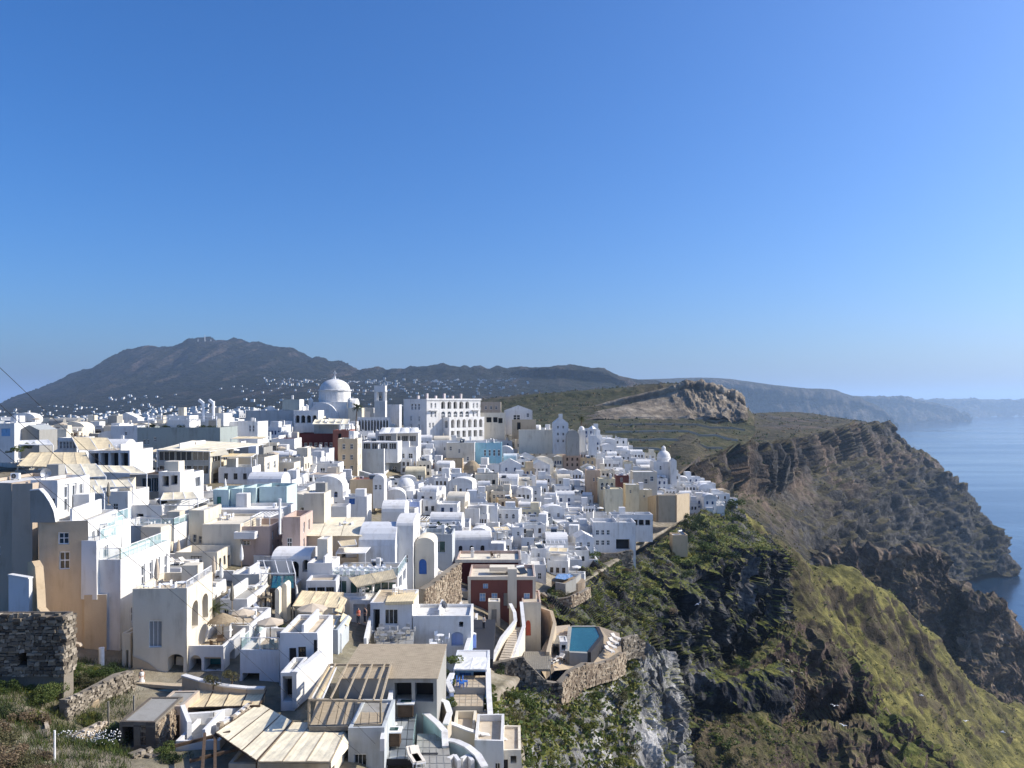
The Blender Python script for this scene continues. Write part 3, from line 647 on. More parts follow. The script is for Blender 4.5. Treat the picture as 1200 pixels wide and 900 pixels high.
def house(label, x, y, z, w, d, h, col='white', rz=0, F=(), Rr=(), L=(), roof='flat', par=.5, rcol=None, name='house', cat='house', group=None, frame='whitemetal', pane='glass', found=3.0, hv=None, trim=None, detail=False, doorcol='blue', side=None, near=False):
    """x, y, z: centre of the footprint at its base"""
    t = thing(name, label, cat, (x, y, z), rz, group); b = MB(); x0, x1, y0, y1 = -w / 2, w / 2, -d / 2, d / 2
    RECTS.append((x, y, w / 2 + .4, d / 2 + .4)); sc = side or col  # a lighter side beside greyblue and bluewhite fronts paints the sunlit flank
    faces = (('F', (x0, y0, -found), (1, 0, 0), (0, -1, 0), w, F, col, 0), ('R', (x1, y0, -found), (0, 1, 0), (1, 0, 0), d, Rr, sc, math.pi / 2), ('L', (x0, y1, -found), (0, -1, 0), (-1, 0, 0), d, L, col, -math.pi / 2), ('B', (x1, y1, -found), (-1, 0, 0), (0, 1, 0), w, (), col, 0))
    for nm, O, U, N, ww, holes, fc, rot in faces:
        hs = []
        for q in holes: hs += grid_wins(ww, h, q) if q[0] == 'g' else [tuple(q)]
        ok = [q for q in hs if q[0] > .02 and q[0] + q[2] < ww - .02 and q[1] > -found + .05 and q[1] + q[3] < h - .05]
        wall_face(b, O, U, N, ww, h + found, [(q[0], q[1] + found, *q[2:]) for q in ok], fc)
        for q in ok:
            kind = q[4]; dp = q[5] if len(q) > 5 and q[5] else (1.38 if kind in ('o', 'oa') else .13)
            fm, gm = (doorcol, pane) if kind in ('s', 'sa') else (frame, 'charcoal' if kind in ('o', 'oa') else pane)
            if len(q) > 6 and q[6]: fm = q[6]
            if len(q) > 7 and q[7]: gm = q[7]
            p = Vector(O) + Vector(U) * q[0] + Vector((0, 0, q[1] + found)) - Vector(N) * dp
            nm2 = {'d': 'door', 's': 'door', 'ad': 'door', 'sa': 'door', 'g': 'glazing', 'o': 'opening', 'oa': 'archway'}.get(kind, 'window')
            if y < 135 and kind in ('w', 'a', 'd', 'ad', 'g'):
                wo = link(win_mesh(kind, fm, gm, 'frame'), nm2, t, p, rot, (q[2], 1, q[3])); link(win_mesh(kind, fm, gm, 'pane'), 'pane', wo)
            else: link(win_mesh(kind, fm, gm), nm2, t, p, rot, (q[2], 1, q[3]))
    rc = rcol or 'whiteroof'
    if y < 260: HEROES.append((t, w, d, h, roof, y))
    from mathutils import noise as mn
    sd_ = Vector((x, y, z)); wob = lambda bb: setattr(bb, 'V', [tuple(Vector(q) + mn.noise_vector((Vector(q) + sd_) * .55) * .07) for q in bb.V])
    if roof == 'flat':
        k = .22; p = min(par, h - .3)
        for (a0, a1, c0, c1) in ((x0, x1, y0, y0 + k), (x0, x1, y1 - k, y1), (x0, x0 + k, y0 + k, y1 - k), (x1 - k, x1, y0 + k, y1 - k)):
            b.face([(a0, c0, h), (a1, c0, h), (a1, c1, h), (a0, c1, h)], sc)
        i = [(x0 + k, y0 + k), (x1 - k, y0 + k), (x1 - k, y1 - k), (x0 + k, y1 - k)]
        for q in range(4):
            a, c = i[q], i[(q + 1) % 4]; b.face([(*a, h), (*c, h), (*c, h - p), (*a, h - p)], sc)
        (wob(b), b.build('wall', t)); r = MB(); r.box(x0 + k, x1 - k, y0 + k, y1 - k, h - p - .25, h - p, rc); r.build('roof', t)
    elif roof in ('vaulty', 'vaultx'):
        (wob(b), b.build('wall', t)); r = MB(); r.vault(x0 - .0, x1, y0, y1, h, hv or min(w, d) * .45, col, roof[-1]); r.build('roof', t, True if False else False)
    elif roof == 'dome':
        b.face([(x0, y0, h), (x1, y0, h), (x1, y1, h), (x0, y1, h)], col); (wob(b), b.build('wall', t))
        rr = min(w, d) * .40; r = MB(); r.lathe([(rr, 0), (rr, rr * .45), (rr * 1.06, rr * .5), (rr, rr * .55)], col, 16, (0, 0, h), cap=False); r.build('drum', t)
        r = MB(); r.dome((0, 0, h + rr * .5), rr * .98, rc if rcol else col, 18, 7, .95); r.build('dome', t, True)
    elif roof == 'gable':
        (wob(b), b.build('wall', t)); r = MB(); g = hv or w * .25
        r.face([(x0, y0, h), (x1, y0, h), (0, y0, h + g)], col); r.face([(x1, y1, h), (x0, y1, h), (0, y1, h + g)], col)
        r.face([(x1, y0, h), (x1, y1, h), (0, y1, h + g), (0, y0, h + g)], rc); r.face([(x0, y1, h), (x0, y0, h), (0, y0, h + g), (0, y1, h + g)], rc); r.build('roof', t)
    elif roof == 'slab':
        (wob(b), b.build('wall', t)); r = MB(); r.box(x0 - .35, x1 + .35, y0 - .35, y1 + .35, h, h + .25, rc); r.build('roof', t)
    if trim:
        r = MB(); r.box(x0 - .12, x1 + .12, y0 - .12, y0 - .003, h - .45, h + .06, trim); r.box(x1 + .003, x1 + .12, y0 - .003, y1 + .12, h - .45, h + .06, trim)
        r.box(x0 - .10, x0 + .35, y0 - .10, y0 - .004, -found, h - .46, trim); r.box(x1 - .35, x1 + .10, y0 - .10, y0 - .004, -found, h - .46, trim); r.build('cornice', t)
    t['top'] = h - (min(par, h - .3) if roof == 'flat' else 0)
    return t
def H(label, px0, px1, pyt, pyb, Y, d, col='white', **k):
    """house whose front face spans these photo columns and rows at distance Y; F windows given in photo pixels (px, py, w, h, kind)"""
    s = Y / F_PX; w = (px1 - px0) * s; xc = ((px0 + px1) / 2 - 600) * s; z = (HOR - pyb) * s; h = (pyb - pyt) * s
    f = []
    for q in k.get('F', ()):
        if q[0] == 'g': f.append(q)
        else: f.append(((q[0] - px0) * s, (pyb - q[1] - q[3]) * s, q[2] * s, q[3] * s, *q[4:]))
    k['F'] = f
    if 'name' not in k:
        for w_, n_ in (('restaurant', 'restaurant'), ('hotel', 'hotel'), ('cafe', 'cafe'), ('church', 'church'), ('chapel', 'chapel'), ('shop', 'shop'), ('terrace', 'terrace_house'), ('mansion', 'mansion'), ('shed', 'shed'), ('arcade', 'arcade'), ('lounge', 'restaurant'), ('ruin', 'ruined_house'), ('wing', 'house_wing'), ('block', 'house_block'), ('tower', 'tower_house')):
            if w_ in label: k['name'] = n_; k['cat'] = n_.replace('_', ' '); break
    return house(label, xc, Y + d / 2, z, w, d, h, col, **k)
# --- furniture and fittings
def roofpos(t, u, v, dz=0):
    """world point on the roof of a house: u, v in metres from the front corner"""
    return t.matrix_basis @ Vector((u, v, t['top'] + dz))
def railing(t, pts, m='railglass', h=1.0, name='railing', post='whitemetal'):
    """glass or bar railing along local points, a part of the thing"""
    b = MB(); 
    for a, c in zip(pts[:-1], pts[1:]):
        a, c = Vector(a), Vector(c); L = (c - a).length; n = max(1, round(L / 1.6))
        for i in range(n + 1): q = a.lerp(c, i / n); b.bar(q, q + Vector((0, 0, h)), .03, post)
        b.bar(a + Vector((0, 0, h)), c + Vector((0, 0, h)), .03, post)
        if m == 'bars':
            for i in range(int(L / .16)): q = a.lerp(c, (i + .5) / int(L / .16)); b.bar(q + Vector((0, 0, .08)), q + Vector((0, 0, h)), .012, post)
        elif m: b.face([a + Vector((0, 0, .08)), c + Vector((0, 0, .08)), c + Vector((0, 0, h - .06)), a + Vector((0, 0, h - .06))], m)
    return b.build(name, t)
def parasol(label, p, h=2.6, r=1.5, kind='open', m='parasol_cloth', group=None):
    t = thing('parasol', label, 'parasol', p, rnd.random(), group); b = MB(); b.lathe([(.05, 0), (.04, h)], 'wood', 6); b.build('pole', t)
    b = MB(); b.lathe([(.28, 0), (.28, .07), (.08, .1)], 'concrete', 10); b.build('base', t)
    b = MB()
    if kind == 'open':
        n = 8
        for i in range(n):
            a, c = 2 * math.pi * i / n, 2 * math.pi * (i + 1) / n; A, C = (r * math.cos(a), r * math.sin(a), h - r * .34), (r * math.cos(c), r * math.sin(c), h - r * .34); T = (0, 0, h)
            A2 = (A[0], A[1], A[2] - .16); C2 = (C[0], C[1], C[2] - .16); b.face([A, C, T], m); b.face([A2, C2, C, A], m)
        b.build('canopy', t); b = MB(); [b.bar((0, 0, h - .06), (r * .97 * math.cos(2 * math.pi * i / n), r * .97 * math.sin(2 * math.pi * i / n), h - r * .36), .015, 'wood') for i in range(n)]; b.build('rib', t)
    elif kind == 'thatch':
        b.lathe([(r, h - r * .5), (r * .8, h - r * .34), (r * .45, h - r * .12), (.06, h + .1)], 'thatch', 14)
        for i in range(60):
            a = rnd.random() * 6.28; b.bar((r * .92 * math.cos(a), r * .92 * math.sin(a), h - r * .44), (r * 1.08 * math.cos(a), r * 1.08 * math.sin(a), h - r * .44 - .25), .02, 'thatch')
        b.build('canopy', t)
    else:
        b.lathe([(.05, h * .36), (.20, h * .42), (.24, h * .55), (.17, h * .8), (.05, h * 1.02)], m, 9); b.build('canopy', t)
    return t
def lounger(label, p, rz, group):
    def mk():
        b = MB(); b.box(-.33, .33, -.95, .35, .22, .30, 'plasticwhite'); b.hexa([(-.33, .35, .22), (.33, .35, .22), (.33, .41, .20), (-.33, .41, .20), (-.33, .88, .62), (.33, .88, .62), (.33, .95, .58), (-.33, .95, .58)], 'plasticwhite'); return b
    def mk2():
        b = MB(); b.box(-.31, .31, -.93, .33, .30, .39, 'cushion'); b.hexa([(-.31, .26, .32), (.31, .26, .32), (.31, .36, .30), (-.31, .36, .30), (-.31, .82, .72), (.31, .82, .72), (.31, .90, .66), (-.31, .90, .66)], 'cushion'); return b
    t = thing('sun_lounger', label, 'sun lounger', p, rz, group); link(cached('frame_l', mk), 'frame', t); link(cached('mattress', mk2), 'mattress', t)
    lg = cached('leg_l', lambda: MB().box(-.03, .03, -.03, .03, 0, .22, 'plasticwhite'))
    for x in (-.29, .29):
        for y in (-.85, .3): link(lg, 'leg', t, (x, y, 0))
    return t
def cafe_table(label, p, m='plasticwhite', group=None, r=.42):
    t = thing('cafe_table', label, 'table', p, rnd.random() * 3, group)
    link(cached(('tabletop', m, r), lambda: MB().lathe([(r, .71), (r, .75)], m, 14)), 'tabletop', t); link(cached('pedestal', lambda: MB().lathe([(.22, 0), (.2, .03), (.04, .06), (.04, .71)], 'metal', 8)), 'pedestal', t); return t
def chair(label, p, rz, m='plasticwhite', group=None):
    t = thing('chair', label, 'chair', p, rz, group)
    link(cached(('seat', m), lambda: MB().box(-.22, .22, -.22, .22, .42, .47, m)), 'seat', t); link(cached(('back', m), lambda: MB().box(-.21, .21, .19, .23, .5, .92, m)), 'backrest', t)
    lg = cached(('leg', m), lambda: MB().box(-.02, .02, -.02, .02, 0, .42, m))
    for x in (-.19, .19):
        for y in (-.19, .19): link(lg, 'leg', t, (x, y, 0))
    return t
def table_set(where, p, n=4, m='plasticwhite', group='cafe tables and chairs', col='white'):
    cafe_table('round %s cafe table %s' % (col, where), p, m, group)
    for i in range(n):
        a = i * 2 * math.pi / n + rnd.uniform(-.2, .2); q = Vector(p) + Vector((math.cos(a) * .75, math.sin(a) * .75, 0))
        chair('%s cafe chair %s' % (col, where), q, a - math.pi / 2, m, group)
def ac_unit(label, p, rz=0, group='air conditioners on the roofs'):
    t = thing('air_conditioner', label, 'air conditioner', p, rz, group)
    link(cached('casing', lambda: MB().box(-.42, .42, -.16, .16, .1, .7, 'plasticwhite').box(-.4, -.3, -.14, .14, 0, .1, 'metal').box(.3, .4, -.14, .14, 0, .1, 'metal')), 'casing', t)
    def fan():
        b = MB(); n = 12; b.face([(-.1 + .25 * math.cos(6.283 * i / n), -.165, .4 + .25 * math.sin(6.283 * i / n)) for i in range(n)], 'charcoal')
        for i in range(4): a = math.pi * i / 4; b.bar((-.1 - .25 * math.cos(a), -.17, .4 - .25 * math.sin(a)), (-.1 + .25 * math.cos(a), -.17, .4 + .25 * math.sin(a)), .008, 'metal')
        return b
    link(cached('fan', fan), 'fan', t); return t
def dish(label, p, rz=0, group='satellite dishes on the roofs'):
    t = thing('satellite_dish', label, 'satellite dish', p, rz, group); link(cached('mast', lambda: MB().lathe([(.03, 0), (.03, .8)], 'metal', 6)), 'mast', t)
    def mk():
        b = MB(); prof = [(.02, 0), (.2, .03), (.36, .1), (.45, .17)]; n = 14
        for (r0, d0), (r1, d1) in zip(prof[:-1], prof[1:]):
            for i in range(n):
                a, c = 6.2832 * i / n, 6.2832 * (i + 1) / n; P = lambda r, dd, q: (r * math.cos(q), -.1 - dd, .85 + r * math.sin(q)); b.face([P(r0, d0, a), P(r0, d0, c), P(r1, d1, c), P(r1, d1, a)], 'metal')
        return b
    link(cached('reflector', mk), 'reflector', t); link(cached('feed_arm', lambda: MB().bar((0, -.1, .5), (0, -.55, .8), .02, 'darkmetal').box(-.04, .04, -.6, -.52, .78, .88, 'darkmetal')), 'feed_arm', t); return t
def tank(label, p, rz=0, group='solar water tanks on the roofs'):
    t = thing('water_tank', label, 'water tank', p, rz, group)
    def cyl():
        b = MB(); n = 12; P = [[(x, .28 * math.cos(6.2832 * i / n), .95 + .28 * math.sin(6.2832 * i / n)) for i in range(n)] for x in (-.75, .75)]
        for i in range(n): b.face([P[0][i], P[0][(i + 1) % n], P[1][(i + 1) % n], P[1][i]], 'metal')
        b.face(P[0], 'metal'); b.face(P[1][::-1], 'metal'); return b
    link(cached('drum', cyl), 'cylinder', t); link(cached('panel', lambda: MB().hexa([(-.7, -1.3, .1), (.7, -1.3, .1), (.7, -.25, .75), (-.7, -.25, .75), (-.7, -1.34, .16), (.7, -1.34, .16), (.7, -.29, .81), (-.7, -.29, .81)], 'glass')), 'solar_panel', t)
    link(cached('stand', lambda: MB().bar((-.6, 0, 0), (-.6, 0, .7), .03, 'metal').bar((.6, 0, 0), (.6, 0, .7), .03, 'metal').bar((-.6, -1.2, 0), (-.6, -1.2, .14), .03, 'metal').bar((.6, -1.2, 0), (.6, -1.2, .14), .03, 'metal')), 'stand', t); return t
def quadgrid(c, n, sag=0.0, thick=.05):
    """c: four world corners fl, fr, br, bl -> canopy mesh pieces relative to c[0]"""
    A = [Vector(q) for q in c]; o = A[0]; V = []
    for j in range(n + 1):
        for i in range(n + 1):
            u, v = i / n, j / n; p = A[0] * (1 - u) * (1 - v) + A[1] * u * (1 - v) + A[2] * u * v + A[3] * (1 - u) * v
            p = p + Vector((0, 0, -sag * 16 * u * (1 - u) * v * (1 - v) + rnd.uniform(-.02, .02))); V.append(p - o)
    return o, V
def awning(label, corners, m='canvas', panels=3, sag=.12, posts=True, post_len=2.4, valance=0.0, name='awning', cat='awning', group=None, postm='whitemetal', ribs=True):
    """canvas roof on posts; corners as (px, py, Y): front start, front end, back end, back start. Each canvas panel is a part."""
    A = [Vector(W(*q)) for q in corners]; o = A[0]; t = thing(name, label, cat, o, 0, group)
    for k in range(panels):
        u0, u1 = k / panels + .004, (k + 1) / panels - .004; L = lambda a, b, u: a.lerp(b, u)
        c = [L(A[0], A[1], u0), L(A[0], A[1], u1), L(A[3], A[2], u1), L(A[3], A[2], u0)]; q, V = quadgrid(c, 5, sag); b = MB(); n = 5
        for dz, rev in ((0, False), (-.04, True)):
            for j in range(n):
                for i in range(n):
                    f = [V[j * 6 + i], V[j * 6 + i + 1], V[j * 6 + i + 7], V[j * 6 + i + 6]]; f = [(p + q - o) + Vector((0, 0, dz)) for p in f]; b.face(f[::-1] if rev else f, m)
        if valance:
            for i in range(n):
                a, c2 = V[i] + q - o, V[i + 1] + q - o; dn = Vector((0, 0, -valance)); b.face([a + dn, c2 + dn, c2, a], m)
        b.build('canopy', t)
    if ribs:
        for k in range(panels + 1):
            u = k / panels; a, c = A[0].lerp(A[1], u) - o, A[3].lerp(A[2], u) - o; MB().bar(a + Vector((0, 0, -.03)), c + Vector((0, 0, -.03)), .045, postm).build('rib', t)
        MB().bar(A[0] - o + Vector((0, 0, -.06)), A[1] - o + Vector((0, 0, -.06)), .05, postm).build('beam', t)
    if posts:
        for q in (A if posts == 4 else A[:2]):
            q = q - o; MB().bar(q + Vector((0, 0, -post_len)), q + Vector((0, 0, -.06)), .055, postm).build('post', t)
    return t
def pergola(label, corners, n=8, post_len=2.5, m='whitemetal', r=.05, posts=4, slat=None, cat='pergola', name='pergola', cross=True):
    """open beams on posts; each slat a part"""
    A = [Vector(W(*q)) for q in corners]; o = A[0]; t = thing(name, label, cat, o, 0); up = Vector((0, 0, 1))
    for k in range(4): MB().bar(A[k] - o, A[(k + 1) % 4] - o, r, m).build('beam', t)
    for k in range(n):
        u = (k + .5) / n; MB().bar(A[0].lerp(A[1], u) - o + up * r * 1.2, A[3].lerp(A[2], u) - o + up * r * 1.2, r * .75 if slat is None else slat, m).build('slat', t)
    for q in (A[:posts] if posts else []): MB().bar(q - o - up * post_len, q - o - up * r, r, m).build('post', t)
    return t
def wallrun(label, pts, thick, m, name='wall', cat='wall', cap=None, kind=None, round_=False):
    """solid wall along (px, py_top, Y, py_bottom) points"""
    P = [(Vector(W(a, b, Y)), Vector(W(a, c, Y))) for a, b, Y, c in pts]; o = P[0][1]; t = thing(name, label, cat, o); b = MB()
    for k in range(len(P) - 1):
        (t0, b0), (t1, b1) = P[k], P[k + 1]; d = (b1 - b0); d.z = 0; n = Vector((d.y, -d.x, 0)).normalized() * thick / 2
        b.hexa([b0 + n - o, b1 + n - o, b1 - n - o, b0 - n - o, t0 + n - o, t1 + n - o, t1 - n - o, t0 - n - o], m)
    b.build('wall_body', t)
    if cap:
        for k in range(len(P) - 1):
            t0, t1 = P[k][0] - o, P[k + 1][0] - o; d = t1 - t0; n = Vector((d.y, -d.x, 0)).normalized() * (thick / 2 + .08); u = Vector((0, 0, .12)); e = Vector((0, 0, .004))
            MB().hexa([t0 + n + e, t1 + n + e, t1 - n + e, t0 - n + e, t0 + n + u, t1 + n + u, t1 - n + u, t0 - n + u], cap).build('coping', t)
    return t
def rubble(t, a, b2, h0, h1, m='stone', sx=.42, sz=.26, depth=.22, seed=1, top=True):
    """real rubble stones on the outer face of a wall from local a to b2 (base points), heights h0..h1, joined into one stuff part"""
    r = random.Random(seed); a, b2 = Vector(a), Vector(b2); d = b2 - a; L = d.length; d2 = Vector((d.x, d.y, 0)).normalized(); n = Vector((d2.y, -d2.x, 0)); b = MB(); z = 0
    Hm = max(h0, h1); row = 0
    while z < Hm + .1:
        hh = sz * r.uniform(.7, 1.3); u = -r.random() * sx
        while u < L:
            w = sx * r.uniform(.5, 1.6); f = min(max((u + w / 2) / L, 0), 1); lim = h0 + (h1 - h0) * f
            if z + hh * .5 < lim + r.uniform(-.1, .15):
                c = a + d * f + Vector((0, 0, z)); g = .02; out = depth * r.uniform(.35, 1.0)
                def J(q): return q + Vector((r.uniform(-1, 1), r.uniform(-1, 1), r.uniform(-1, 1))) * min(w, hh) * .16
                u0, u1 = -w / 2 + g, w / 2 - g; b.hexa([J(c + d2 * u0 + n * out + Vector((0, 0, g))), J(c + d2 * u1 + n * out + Vector((0, 0, g))), c + d2 * u1 - n * .1 + Vector((0, 0, g)), c + d2 * u0 - n * .1 + Vector((0, 0, g)), J(c + d2 * u0 * .9 + n * out + Vector((0, 0, hh - g))), J(c + d2 * u1 * .9 + n * out + Vector((0, 0, hh - g))), c + d2 * u1 - n * .1 + Vector((0, 0, hh - g)), c + d2 * u0 - n * .1 + Vector((0, 0, hh - g))], m)
            u += w
        z += hh; row += 1
    o = b.build('stones', t); o['kind'] = 'stuff'; return o
def stone_wall(label, pts, thick=.5, m='stone', core='mortar', sx=.42, sz=.26, seed=1, name='stone_wall', cat='stone wall', cap=None, depth=.22):
    t = wallrun(label, pts, thick, core, name, cat, cap); o = Vector(W(pts[0][0], pts[0][3], pts[0][2]))
    for k in range(len(pts) - 1):
        p, q = pts[k], pts[k + 1]; a = Vector(W(p[0], p[3], p[2])) - o; c = Vector(W(q[0], q[3], q[2])) - o; d = c - a; n = Vector((d.y, -d.x, 0)).normalized() * thick / 2
        rubble(t, a + n, c + n, (p[3] - p[1]) * p[2] / F_PX, (q[3] - q[1]) * q[2] / F_PX, m, sx, sz, depth, seed + k)
    return t
def tileslab(label, corners, m='concrete', thick=.25, name='terrace', cat='terrace', nx=0, ny=0, tm=None, gap=.02):
    """floor slab (world quad) with paving tiles as parts"""
    A = [Vector(W(*q)) for q in corners]; o = A[0]; t = thing(name, label, cat, o); dn = Vector((0, 0, -thick)); A = [q - o for q in A]
    MB().hexa([q + dn for q in A] + A, m).build('slab', t)
    for j in range(ny):
        for i in range(nx):
            P = lambda u, v: A[0] * (1 - u) * (1 - v) + A[1] * u * (1 - v) + A[2] * u * v + A[3] * (1 - u) * v
            u0, u1, v0, v1 = (i + .04) / nx, (i + .96) / nx, (j + .04) / ny, (j + .96) / ny; q = [P(u0, v0), P(u1, v0), P(u1, v1), P(u0, v1)]; a, c = Vector((0, 0, .004)), Vector((0, 0, .035))
            MB().hexa([p + a for p in q] + [p + c for p in q], tm or m).build('tile', t)
    return t
def stairs(label, a, b2, width, n=10, m='white', cat='stairs', thick=None):
    """flight from world point a (bottom) to b2 (top)"""
    a, b2 = Vector(a), Vector(b2); t = thing('stairs', label, cat, a); d = b2 - a; f = Vector((d.x, d.y, 0)); run = f.length / n; f = f.normalized(); s = Vector((f.y, -f.x, 0)) * width / 2; rise = d.z / n
    for k in range(n):
        p = f * run * k; z0, z1 = -1.0, rise * (k + 1); q = f * run * .985
        MB().hexa([p + s + Vector((0, 0, z0)), p + q + s + Vector((0, 0, z0)), p + q - s + Vector((0, 0, z0)), p - s + Vector((0, 0, z0)), p + s + Vector((0, 0, z1)), p + q + s + Vector((0, 0, z1)), p + q - s + Vector((0, 0, z1)), p - s + Vector((0, 0, z1))], m).build('step', t)
    return t
def cable(label, pts, r=.007):
    P = spline(np.array([W(*q) for q in pts]), 8); o = Vector(P[0]); b = MB()
    for a, c in zip(P[:-1], P[1:]): b.bar(Vector(a) - o, Vector(c) - o, r, 'black')
    return tag(b.build('cable', None, False, o), label, 'cable', 'overhead cables')
# --- plants
def leaf_cloud(n, size, leaf, m, seed, flat=.8, lobes=6, hollow=.45):
    r = random.Random(seed); b = MB(); L = [(Vector((r.uniform(-.6, .6), r.uniform(-.6, .6), r.uniform(.1, .75))), r.uniform(.28, .5)) for _ in range(lobes)]
    for k in range(n):
        c, q = L[r.randrange(lobes)]; v = Vector((r.gauss(0, 1), r.gauss(0, 1), r.gauss(0, 1))).normalized() * q * r.uniform(hollow, 1.05) ** .5
        p = c + v; p.z = max(p.z * flat, .0); u = Vector((r.gauss(0, 1), r.gauss(0, 1), r.gauss(0, .8))).normalized(); w = u.cross(Vector((r.gauss(0, 1), r.gauss(0, 1), r.gauss(0, 1)))).normalized(); s = leaf * r.uniform(.5, 1.3)
        p = p * size; b.face([p - u * s, p + w * s * .6, p + u * s, p - w * s * .6], m)
    return b
def palm_tree(label, p, h, crown=2.6, nf=22, seed=1, lean=.2):
    r = random.Random(seed); t = thing('palm_tree', label, 'palm tree', p); b = MB(); k = 7
    P = [Vector((lean * (i / k) ** 2, 0, h * i / k)) for i in range(k + 1)]
    for i in range(k): b.lathe([(.24 - .02 * i * .5, 0), (.20 - .02 * i * .5, h / k + .04)], 'wooddark', 8, P[i])
    b.build('trunk', t); b = MB(); T = P[-1]
    for i in range(nf):
        a = 6.283 * i / nf + r.uniform(-.15, .15); el = r.uniform(-.5, 1.1); L = crown * r.uniform(.8, 1.1); prev = T
        for s in range(1, 8):
            f = s / 7; e = el - f * f * 1.5; d = Vector((math.cos(a) * math.cos(el - f * .9), math.sin(a) * math.cos(el - f * .9), math.sin(e))) * L / 7; q = prev + d; side = Vector((-math.sin(a), math.cos(a), 0)); ww = crown * .2 * math.sin(math.pi * min(f + .12, 1))
            b.face([prev - side * .02, prev + side * .02, q + side * .02, q - side * .02], 'palm')
            for sg in (-1, 1):
                for g in (0, .33, .66): m0 = prev.lerp(q, g); b.face([m0, m0 + d * .28, m0 + d * .7 + side * sg * ww + Vector((0, 0, -ww * .45))], 'palm')
            prev = q
    b.build('crown', t); return t
# ------------------------------------------------------------------ the town: buildings that can be told apart, nearest block first
WD = 'wooddark'
# ---- ochre house and its neighbours
oc = H('tall ochre plastered house with two small windows and a white flank', 39, 93, 611, 792, 68, 7.5, 'ochre', side='white', par=.3, rcol='concrete', frame='whitemetal', near=True, found=4, rz=R(9),
       F=[(60, 624, 12, 14, 'w'), (61, 646, 12, 22, 'w')], Rr=[('g', 1, 5, .7, 1.5, 'w', .08, .95, .78, .95), ('g', 1, 3, .8, 1.6, 'w', .1, .9, .55, .75)])
H('lower ochre wing under the white stepped terraces, small window in its white flank', 90, 114, 697, 795, 68.2, 9, rz=R(9), col='ochre', side='white', par=.3, rcol='white', found=4, Rr=[('g', 1, 1, .5, 1.3, 'w', .2, .5, .6, .9)])
wallrun('curved plaster gable wall on the roof of the ochre house', [(37, 575, 67.9, 612), (48, 574, 67.9, 612), (54, 580, 67.9, 612), (60, 589, 67.9, 612), (65, 600, 67.9, 612), (67, 611, 67.9, 612)], .4, 'concrete', cap='white')
up = H('small white roof house with tall windows above the ochre facade', 36, 67, 563, 612, 71, 5.5, 'white', par=.25, F=[(55, 583, 9, 18, 'w')], Rr=[('g', 1, 3, .8, 2.6, 'w', .15, .85, .2, .85)])
dish('grey satellite dish on the roof house above the ochre facade', roofpos(up, -.6, -1.5), .6)
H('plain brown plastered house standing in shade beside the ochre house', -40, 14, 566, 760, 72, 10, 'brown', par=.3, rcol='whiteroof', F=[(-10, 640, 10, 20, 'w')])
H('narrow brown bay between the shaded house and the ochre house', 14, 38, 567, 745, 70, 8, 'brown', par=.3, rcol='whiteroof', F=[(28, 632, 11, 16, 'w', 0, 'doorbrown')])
wallrun('curved pale ochre buttress wall at the foot of the ochre house', [(37, 658, 66.5, 800), (42, 657, 65.5, 800), (46, 664, 64.5, 800), (48, 690, 63.5, 800), (49, 712, 62.5, 805), (58, 722, 61.5, 810)], .6, 'paleochre')
pw = wallrun('white panelled parapet beside the pale buttress wall', [(12, 674, 64, 725), (36, 678, 63.2, 725)], .3, 'bluewhite', cap='white')
# white stepped terraces on the flank
for i, (a, b, c, dd, Yy, lab) in enumerate([(95, 113, 634, 700, 68.2, 'lowest white stepped terrace wall on the flank of the ochre house'), (104, 122, 622, 662, 71, 'middle white stepped terrace wall on the flank of the ochre house'), (114, 134, 612, 645, 74, 'upper white stepped terrace wall with railing on the flank of the ochre house')]):
    t = H(lab, a, b, c, dd, Yy, 3.2, 'bluewhite', found=.2, side='white', par=.9, rcol='concrete', name='terrace_block', cat='terrace', Rr=[('g', 1, 1, .8, 1.7, 'd', .2, .8, .5, .9)])
    railing(t, [(t.dimensions.x, 0, 0)] if False else [(.9, -1.4, t['top'] + .9), (.9, 1.4, t['top'] + .9)])
wf = H('tall bright white house wall with pale blue railing below the stepped terraces', 113, 141, 656, 800, 68.6, 10, 'bluewhite', side='white', par=.9, rcol='concrete', Rr=[('g', 1, 1, .6, 1.5, 'w', .05, .4, .4, .6), ('g', 1, 4, .7, 2.4, 'w', .35, .98, .6, .95)], found=4)
railing(wf, [(-.95, -4.8, wf['top'] + .9), (.95, -4.8, wf['top'] + .9), (.95, 4.8, wf['top'] + .9)])
H('slender cream pillar house with a narrow slit against the ochre wing', 143, 153, 742, 800, 66.2, 3, 'cream', par=.2, F=[(147, 762, 3, 24, 'o')])
# ---- cream arched house with the woman in white
cr = H('cream house with an arched loggia and a tall sash window', 154, 216, 690, 826, 66, 6.5, 'cream', rz=R(3), par=.7, rcol='sandroof', F=[(172, 727, 15, 32, 'g', 0, None, 'greyroof'), (194, 767, 18, 22, 'oa')], Rr=[('g', 1, 2, 1.5, 2.4, 'oa', .1, .9, .55, .9), ('g', 1, 2, 1.4, 2.2, 'oa', .1, .9, .12, .45)], found=3)
s66 = 66 / 900; b = MB(); b.face([((a - 185) * s66, -3.32, (826 - c) * s66) for a, c in ((154.3, 850), (215.7, 850), (215.7, 793), (190, 791), (172, 776), (154.3, 768))], 'ochre'); b.build('painted_lower_wall', cr)
railing(cr, [(2.2, -3.2, cr['top'] + .3), (2.2, 3.2, cr['top'] + .3)], 'bars')
parasol('furled tan parasol on the cream arched house', roofpos(cr, -1.0, -1.4), 2.9, kind='shut', group=None)
for i in range(3): table_set('on the roof of the cream arched house', roofpos(cr, -1.4 + i * 1.2, -2.2 + i * .6), 2, group='seats on the cream arched house')
tileslab('paved ochre ledge where the woman in white stands', [(152, 800, 63), (226, 806, 61.5), (222, 797, 66), (154, 797, 66)], 'paver')
